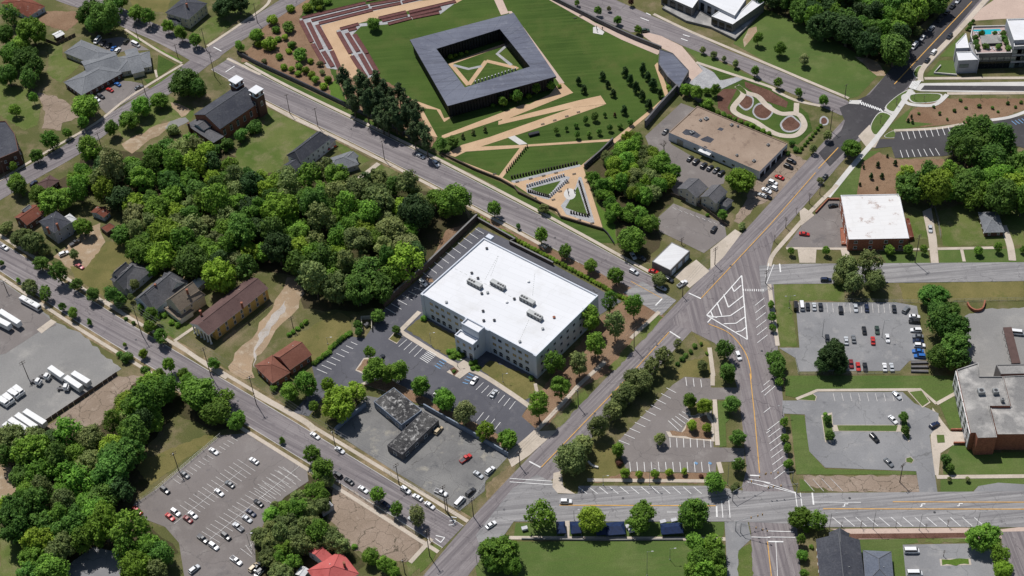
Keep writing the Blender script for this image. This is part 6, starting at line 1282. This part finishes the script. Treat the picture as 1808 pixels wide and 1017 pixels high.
cars('B4 black 532,758 green 600,757 dark 337,800 silver 437,812 grey 476,803 red 578,812 white 655,800', 'in the middle of the right parking lot', 'middle cars', 'B4 530,735 535,780'); cars('B4 maroon 463,935 red 500,950 black 537,952 white 640,952 silver 677,952', 'in the near row of the right parking lot', 'near row', 'B4 500,930 505,970'); cars('B4 white.van 1318,770,1368,775', 'beside the brown walkway canopy', 'canopy van')
cars('C1 white 1075,390 1277,438 grey 930,508 dark.suv 830,585 red.suv 692,690 grey 1155,555 white 1102,597 white.suv 883,697 white 970,710 red 855,720 maroon 945,732 dark 1300,650 navy 1263,700 silver 1243,730 silver.pickup 1197,770 dark.suv 1137,817 dark.pickup 1020,830 white.suv 1075,867 white.pickup 1188,940', 'in the big brown parking lot', 'cars in the big brown lot', 'C1 1050,372 1105,410'); cars('C1 silver.suv 950,1005,1005,962 gold.suv 1255,995,1298,955 white 1290,1015,1320,985 C2 dark.suv 12,1005,50,975 dark 0,985,20,955', 'at the lower edge of the brown parking lot', 'lower edge cars'); cars('C1 red 0,655', 'in the dirt yard at left', 'left yard car', 'C1 0,670 20,640')
SP = 'C2 740,570 900,672'
cars('C2 white 303,312 427,384 dark.suv 415,508 dark 473,540 white 545,582 navy 655,655 silver 795,735 white.suv 758,585 white 818,622 880,662', 'along the lower left street', 'cars along the lower left street', SP); cars('C2 gold.suv 905,305,942,265 red.pickup 1030,448,1090,405 silver 1098,490,1150,525 white.suv 1158,510,1208,465 white.pickup 912,588,960,608 dark.suv 1062,615,1108,575 white.van 1010,668,1052,622 dark 680,225,715,248', 'in the old walled lot', 'cars in the old lot'); cars('C2 white 1160,778,1215,742', 'driving at the lower end of the diagonal street', 'diagonal street car')
cars('C3 white.suv 255,643,312,643', 'driving on the road above the park', 'park road car')
cars('C4 silver 652,90,690,128 white 630,210,672,252 black.suv 530,295,585,352 grey 608,425,652,468 navy.suv 835,272,885,245', 'in the loop parking lot', 'cars in the loop lot'); cars('C4 white.van 705,892,785,892 720,1005,800,1005', 'in the bottom right lot', 'vans bottom right')
# trucks and trailers
def trailer(s, L, where, group='white trailers', cab=False, h=3.9, nm='trailer'):
    P = [Wp(p, 2) for p in px(s)]; c_ = (P[0] + P[1]) / 2; hd = math.atan2((P[1] - P[0]).y, (P[1] - P[0]).x)
    t = thing(nm, 'white %s %s' % ({'trailer': 'box trailer', 'box_truck': 'box truck', 'tractor_unit': 'tractor unit', 'coach': 'coach'}[nm], where), {'trailer': 'trailer', 'coach': 'coach'}.get(nm, 'truck'), (c_.x, c_.y, .1), hd, group)
    if nm == 'trailer':
        MB().box(L, 2.5, h - 1.2, (0, 0, 1.2)).box(L - .1, 2.42, .08, (0, 0, h)).build('box_body', t, 'white_paint'); MB().box(L * .9, 1.0, .3, (0, 0, .9)).build('chassis', t, 'metal_dark')
        for x in (-L * .36, -L * .26):
            for y in (-1, 1): link('wheel', WHEELB, t, (x, y * 1.05, .5))
        for y in (-.8, .8): MB().box(.15, .15, 1.0, (L * .3, y, 0)).build('landing_leg', t, 'metal_dark')
    else:
        cb = 2.2; bl_ = L - cb
        if nm == 'box_truck': MB().box(bl_, 2.4, h - 1.0, (-cb / 2, 0, 1.0)).build('box_body', t, 'white_paint')
        if nm == 'coach':
            MB().box(L, 2.45, 2.4, (0, 0, .55)).box(L - .6, 2.2, .15, (0, 0, 2.95)).build('body', t, 'white_paint')
            for y in (-1, 1): MB().box(L * .8, .04, .8, (0, y * 1.24, 1.6)).build('window_band', t, 'glass')
            MB().box(.04, 2.0, 1.0, (L / 2 + .02, 0, 1.4)).build('windshield', t, 'glass'); MB().box(1.4, 1.2, .3, (1.5, 0, 3.1)).box(1.2, 1.2, .3, (-2, 0, 3.1)).build('roof_unit', t, 'metal_grey')
        else:
            MB().box(cb, 2.3, 1.5, (L / 2 - cb / 2, 0, .6)).box(cb * .7, 2.1, .9, (L / 2 - cb * .6, 0, 2.1)).build('cab', t, 'white_paint'); MB().box(.05, 1.9, .7, (L / 2 - cb * .24, 0, 2.2)).build('windshield', t, 'glass')
            MB().box(L * .95, .9, .3, (-.1, 0, .7)).build('chassis', t, 'metal_dark')
        for x in (-L * .32, L * .32):
            for y in (-1, 1): link('wheel', WHEELB, t, (x, y * 1.05, .5))
trailer('B1 -60,685 55,745', 14, 'at the left edge of the truck yard'); trailer('B1 15,675 95,725', 13.5, 'at the left edge of the truck yard')
trailer('B1 110,585 210,640', 12, 'parked under trees at the street edge of the yard', 'coaches', nm='coach')
for s, L in (('C1 255,-20 320,25', 9), ('C1 335,30 410,80', 10), ('C1 372,8 450,55', 10)): trailer(s, L, 'in the middle of the truck yard')
for s in ('C1 45,275 110,315', 'C1 70,250 140,295', 'C1 100,225 175,275', 'C1 140,205 220,255'): trailer(s, 12.5, 'in the row at the end of the truck yard')
for s in ('C1 160,30 192,38', 'C1 205,5 235,12', 'C1 298,65 330,66'): trailer(s, 5.5, 'in the truck yard', 'tractor units', nm='tractor_unit')
for s in ('C1 5,130 32,148', 'C1 30,112 56,132', 'C1 56,90 84,108', 'C1 80,72 108,92'): trailer(s, 5.6, 'in the row of small trucks', 'small trucks', h=2.9, nm='box_truck')
# tents and covered boats by the park
def tent(s, w_, d_, where):
    p = pts(s)[0]; t = thing('canopy_tent', 'dark blue pitched canopy ' + where, 'tent', p, 0, 'blue canopies by the park')
    V = [(-w_ / 2, -d_ / 2, 2.3), (w_ / 2, -d_ / 2, 2.3), (w_ / 2, d_ / 2, 2.3), (-w_ / 2, d_ / 2, 2.3), (-w_ * .3, 0, 3.5), (w_ * .3, 0, 3.5)]
    V += [(x, y, z - .5) for x, y, z in V[:4]]
    link('canopy', mesh('canopy', V, [(0, 1, 5, 4), (2, 3, 4, 5), (3, 0, 4), (1, 2, 5), (0, 6, 7, 1), (1, 7, 8, 2), (2, 8, 9, 3), (3, 9, 6, 0)], ('tarp_blue',)), t)
    for x in (-1, 1):
        for y in (-1, 1): MB().tube((x * w_ * .48, y * d_ * .46, 0), (x * w_ * .48, y * d_ * .46, 2.3), .05, .05, 6).build('leg', t, 'metal_grey')
tent('C3 258,790', 3.6, 5.5, 'left of the walk'); tent('C3 332,790', 4.2, 5.5, 'right of the walk'); tent('C3 530,795', 7.5, 6, 'between the second and third park trees'); tent('C3 815,795', 8.5, 5, 'between the third and fourth park trees'); tent('C3 460,800', 4, 5, 'half under the second park tree')
def boat(s, where):
    p = pts(s)[0]; t = thing('bin_group' if 0 else 'market_cart', 'small white cart ' + where, 'cart', p, .2, 'white carts'); MB().box(2.2, 1.4, 1.0, (0, 0, .4)).build('box', t, 'white_paint'); MB().box(2.3, 1.5, .1, (0, 0, 1.42)).build('lid', t, 'slab_light')
    for x in (-.7, .7):
        for y in (-.75, .75): link('wheel', WHEEL, t, (x, y, .33))
boat('C3 75,785', 'beside the first park tree'); boat('C3 598,775', 'beside the third park tree'); boat('C3 612,795', 'in front of the third park tree'); boat('C3 770,752', 'above the blue canopy'); boat('C3 825,745', 'behind the blue canopy')
# ---------------------------------------------------------------- poles, lamps, fences, signals
def vheight(b, tp):
    P = Wp(b); lo = 3
    u = (tp[0] - PW / 2) / FPX; v = -(tp[1] - PH / 2) / FPX; d = right * u + upv * v + fwd
    k = (P - CAM).xy.dot(d.xy) / d.xy.dot(d.xy); return max(4, min(18, CAM.z + k * d.z))
def upole(s, where, arms=1, mat='pole_wood', ang=.6, lamp=False):
    b, tp = px(s); h = vheight(b, tp) ; P = Wp(b)
    t = thing('utility_pole', 'wooden utility pole ' + where, 'pole', P, ang, 'wooden utility poles')
    MB().tube((0, 0, -.1), (0, 0, h), .2, .13, 8).build('post', t, mat)
    for k in range(arms): MB().box(2.6, .14, .14, (0, 0, h - .5 - k * 1.1)).tube((-1.1, 0, h - .36 - k * 1.1), (-1.1, 0, h - .1 - k * 1.1), .06, .05, 5).tube((1.1, 0, h - .36 - k * 1.1), (1.1, 0, h - .1 - k * 1.1), .06, .05, 5).build('crossarm', t, mat)
    if lamp: MB().tube((0, .3, h - 2.2), (0, .3, h - 1.2), .25, .25, 8).build('transformer', t, 'metal_grey')
    return t
for s, w_ in (('A1 1090,265 1060,150', 'at the corner below the cream house'), ('A1 1135,405 1105,275', 'beside the stop line above the church'), ('A1 940,305 925,235', 'on the street above the clinic corner'), ('A1 730,205 722,145', 'beside the large tree above the clinic'), ('A1 770,500 752,415', 'below the clinic parking'), ('A1 540,790 520,700', 'on the street below the clinic trees'), ('A1 35,950 10,850', 'at the left end of the street'), ('A1 1360,120 1325,20', 'on the far street at the top'), ('A2 185,600 168,498', 'right of the church'), ('A2 333,668 320,570', 'behind the tall dark-roofed house'), ('A2 685,845 676,742', 'beside the concrete walk'), ('B1 750,780 672,580', 'in front of the middle gabled house'), ('B1 1115,1000 1052,820', 'in front of the columned hall'), ('B1 150,1010 122,918', 'in the truck yard'), ('B1 38,555 10,500', 'at the yard corner'), ('B2 205,755 190,685', 'by the dirt drive'), ('C1 1290,155 1235,0', 'beside the brick house drive'), ('C1 900,490 875,392', 'at the edge of the brown lot'), ('C2 405,365 380,285', 'below the left blue wall'), ('C2 725,555 695,455', 'in front of the old lot'), ('C2 960,690 957,562', 'at the lower fence'), ('C2 972,700 966,620', 'next to the lower fence corner'), ('C2 1100,720 1093,625', 'near the lower street corner'), ('C2 880,920 880,780', 'by the vacant lot corner'), ('C2 755,1005 748,930', 'below the vacant lot'), ('C3 345,165 345,75', 'beside the diagonal street near the office'), ('C3 52,465 55,385', 'by the office driveway'), ('B3 657,855 660,745', 'right of the office trees'), ('B3 913,580 910,520', 'beside the concrete apron'), ('B3 1083,412 1086,320', 'on the street above the apron'), ('B3 908,305 906,270', 'behind the garage'), ('C4 685,545 695,450', 'on the bare strip below the loop lot'), ('B4 800,400 808,250', 'before the white-roofed building'), ('A4 353,690 358,580', 'at the garden corner'), ('A4 430,515 432,445', 'by the zebra crossing'), ('B4 12,512 20,440', 'at the junction kerb')):
    upole(s, w_, 2 if s[0] in 'BC' else 1, lamp=s[0] == 'C')
POLES = {}
def cable(run, where):
    P = []
    for s in run:
        b, tp = px(s); h = vheight(b, tp); w_ = Wp(b); P.append(Vector((w_.x, w_.y, h - .3)))
    t = thing('overhead_cable', 'thin overhead cables strung between the poles ' + where, 'cable', P[0], at=toscreen(P[len(P) // 2]))
    for a, b in zip(P, P[1:]):
        d = (b - a); n_ = Vector((-d.y, d.x, 0)).normalized()
        for k in (-1.1, 0, 1.1):
            mb = MB(); pr = None
            for j in range(9):
                u = j / 8; q_ = a.lerp(b, u) + n_ * k - Vector((0, 0, 4 * u * (1 - u) * d.length * .022)) - P[0]
                if pr is not None: mb.tube(pr, q_, .035, .035, 3, cap=False)
                pr = q_
            mb.build('wire', t, 'metal_dark')
cable(('B1 38,555 10,500', 'B1 750,780 672,580', 'B1 1115,1000 1052,820', 'C1 1290,155 1235,0', 'C2 405,365 380,285', 'C2 725,555 695,455', 'C2 960,690 957,562'), 'along the lower left street')
cable(('C2 880,920 880,780', 'C2 1100,720 1093,625', 'C3 52,465 55,385', 'C3 345,165 345,75', 'B3 657,855 660,745', 'B3 913,580 910,520', 'B3 1083,412 1086,320'), 'along the diagonal street')
cable(('A1 1090,265 1060,150', 'A1 1135,405 1105,275', 'A2 185,600 168,498', 'A2 333,668 320,570', 'A2 685,845 676,742'), 'along the memorial street')
cable(('A1 1360,120 1325,20', 'A1 1090,265 1060,150', 'A1 770,500 752,415', 'A1 540,790 520,700', 'A1 35,950 10,850'), 'along the far left street')
def lamp(s, where, arm=1.6, mat='metal_grey', two=False):
    b, tp = px(s); h = vheight(b, tp); P = Wp(b)
    t = thing('street_lamp', 'grey metal lamp post ' + where, 'lamp post', P, 0, 'lamp posts'); MB().tube((0, 0, 0), (0, 0, .4), .22, .2, 8).tube((0, 0, .4), (0, 0, h), .11, .07, 8).build('post', t, mat)
    for k in ((-1, 1) if two else (1,)): MB().tube((0, 0, h - .1), (k * arm, 0, h + .1), .05, .04, 6).build('arm', t, mat); MB().box(.8, .3, .14, (k * (arm + .3), 0, h + .03)).build('lamp_head', t, mat)
for s, w_, two in (('B4 310,790 318,697', 'in the left of the right parking lot', 0), ('B4 625,795 632,705', 'in the right of the right parking lot', 0), ('B4 135,640 125,575', 'at the corner of the right parking lot', 1), ('C4 330,790 337,700', 'beside the dark-roofed building', 0), ('C4 550,780 560,688', 'on the lower verge, second from the crossroads', 0), ('C4 782,785 793,705', 'on the lower verge, third from the crossroads', 0), ('C4 1073,765 1086,695', 'on the lower verge, farthest from the crossroads', 0), ('C4 95,210 98,160', 'at the loop lot entrance', 1), ('C3 703,560 706,480', 'below the triangular lot', 0), ('C3 805,935 806,880', 'on the park lawn', 0), ('C3 690,1015 688,895', 'in the park lawn centre', 0), ('C3 324,735 323,685', 'on the road above the park', 0), ('C3 470,560 468,515', 'below the triangular lot, by the seat wall', 0), ('D1 208,780 205,705', 'on the left office lawn', 0), ('D1 638,1000 635,950', 'on the right office lawn', 0), ('D1 365,905 362,870', 'at the office entrance walk', 0), ('C3 1095,560 1100,440', 'at the crossroads corner', 0), ('C1 1258,870 1250,800', 'in the big brown lot', 0), ('C2 1118,960 1116,905', 'at the lower corner', 0), ('B2 385,830 382,810', 'by the office hedge', 0), ('C3 600,150 600,120', 'on the diagonal street', 0)): lamp(s, w_, two=bool(two))
def signal(s, e, where):
    b, tp = px(s); h = 6.2; P = Wp(b); E = Wp(px(e)[0], 5.8); d = E - P; L = d.xy.length
    t = thing('traffic_signal', 'traffic signal mast arm ' + where, 'traffic light', P, math.atan2(d.y, d.x), 'traffic signals'); MB().tube((0, 0, 0), (0, 0, h), .16, .11, 8).build('post', t, 'metal_grey'); MB().tube((0, 0, h - .4), (L, 0, h), .1, .05, 6).build('mast_arm', t, 'metal_grey')
    for k in (.55, .8, .97):
        o = MB().box(.35, .3, 1.05, (L * k, 0, h - 1.1)).build('signal_head', t, 'line_yellow'); 
        for j in range(3): MB().tube((L * k, -.16, h - .9 + j * .32), (L * k, -.19, h - .9 + j * .32), .11, .11, 8).build('lens', o, 'metal_dark')
signal('C3 1135,790 1135,710', 'C3 1275,705', 'on the near corner of the crossroads'); signal('C3 1160,800 1165,790', 'C3 1300,790', 'at the stop line below the crossroads'); signal('C4 145,540 148,490', 'C4 10,500', 'on the far corner by the kerb row'); signal('C4 165,600 165,560', 'C4 20,570', 'on the corner of the lower road'); signal('C3 1120,640 1122,600', 'C3 1290,500', 'at the corner with the round tree')
def fence(s, where, h=1.8, mat='metal_grey', step=3.2, rails=(.15, .95, 1.75), board=False):
    P = pts(s); t = thing('fence', ('wooden board' if board else 'wire mesh') + ' fence ' + where, 'fence', P[0], at=toscreen(P[len(P) // 2]))
    pm = MB().tube((0, 0, -.1), (0, 0, h), .06, .05, 6).mesh('post', mat)
    for i in range(len(P) - 1):
        a, b = P[i] - P[0], P[i + 1] - P[0]; n = max(1, int((b - a).length / step))
        for k in range(n): link('post', pm, t, a.lerp(b, k / n))
        if board:
            d = (b - a).normalized(); nn = Vector((-d.y, d.x, 0)) * .04; m = max(1, int((b - a).length / 2.4))
            for k in range(m):
                x, y = a.lerp(b, (k + .02) / m), a.lerp(b, (k + .98) / m); v, f, q_ = prism([x + nn, y + nn, y - nn, x - nn], .05, h - .05); link('board_panel', mesh('board_panel', v, f, (mat,)), t)
        else:
            for z in rails: MB().tube(a + Vector((0, 0, z)), b + Vector((0, 0, z)), .035, .035, 4).build('rail', t, mat)
fence('C2 650,490 860,600 1030,690 1100,630 1160,545', 'around the lower side of the old lot'); fence('C1 1110,312 900,490 780,590 680,660', 'between the dry field and brown lot'); fence('C1 590,5 400,135 235,245', 'along the dirt strip of the truck yard', 2.0, 'fence_wood', board=True)
fence('A1 210,205 300,240 400,190', 'behind the clinic lawn', 2.0, 'fence_wood', board=True); fence('B3 850,45 1010,110 1150,215', 'between the lot and the grey-roofed house', 2.0, 'fence_wood', board=True); fence('B4 430,605 860,612 1060,605 1376,598', 'along the far side of the right lot'); fence('B1 1180,820 1340,710 B2 100,620', 'beside the columned hall', 1.2, 'fence_wood'); fence('C2 440,560 620,680 830,820', 'along the vacant lot'); fence('B4 168,905 185,990 720,985', 'around the lower end of the right lot', 1.4); fence('B4 895,75 920,180 935,270', 'beside the long drive', 1.6)
# ---------------------------------------------------------------- labels that single things out
ORD = ['first', 'second', 'third', 'fourth', 'fifth', 'sixth', 'seventh', 'eighth', 'ninth', 'tenth', 'eleventh', 'twelfth', 'thirteenth', 'fourteenth', 'fifteenth', 'sixteenth', 'seventeenth', 'eighteenth', 'nineteenth', 'twentieth']
def name_row(rows, suffix):
    rows.sort(key=lambda r: r[2][0]); n = len(rows)
    for i, r in enumerate(rows):
        if n == 1: w_ = ''
        elif n == 2: w_ = ', the left one' if i == 0 else ', the right one'
        elif i == 0: w_ = ', leftmost'
        elif i == n - 1: w_ = ', rightmost'
        elif i < 20: w_ = ', %s from left' % ORD[i]
        else: w_ = ', %s from right' % ORD[min(19, n - 1 - i)]
        r[0]['label'] = r[1] + w_ + suffix
by = {}
for r in REG: by.setdefault(r[1], []).append(r)
for lab, rows in by.items():
    if len(rows) <= 9: name_row(rows, ''); continue
    rows.sort(key=lambda r: r[2][1]); m = 2 if len(rows) <= 22 else 3
    for k in range(m):
        part = rows[len(rows) * k // m: len(rows) * (k + 1) // m]
        name_row(part, (' farther off', ' nearer by')[k] if m == 2 else (' among the farthest', ' among the middle', ' among the nearest')[k])

for o in C.objects:
    if 'label' in o:
        L = o['label'].split()
        if len(L) > 16: o['label'] = ' '.join(w_ for w_ in L if w_ not in ('the', 'a'))
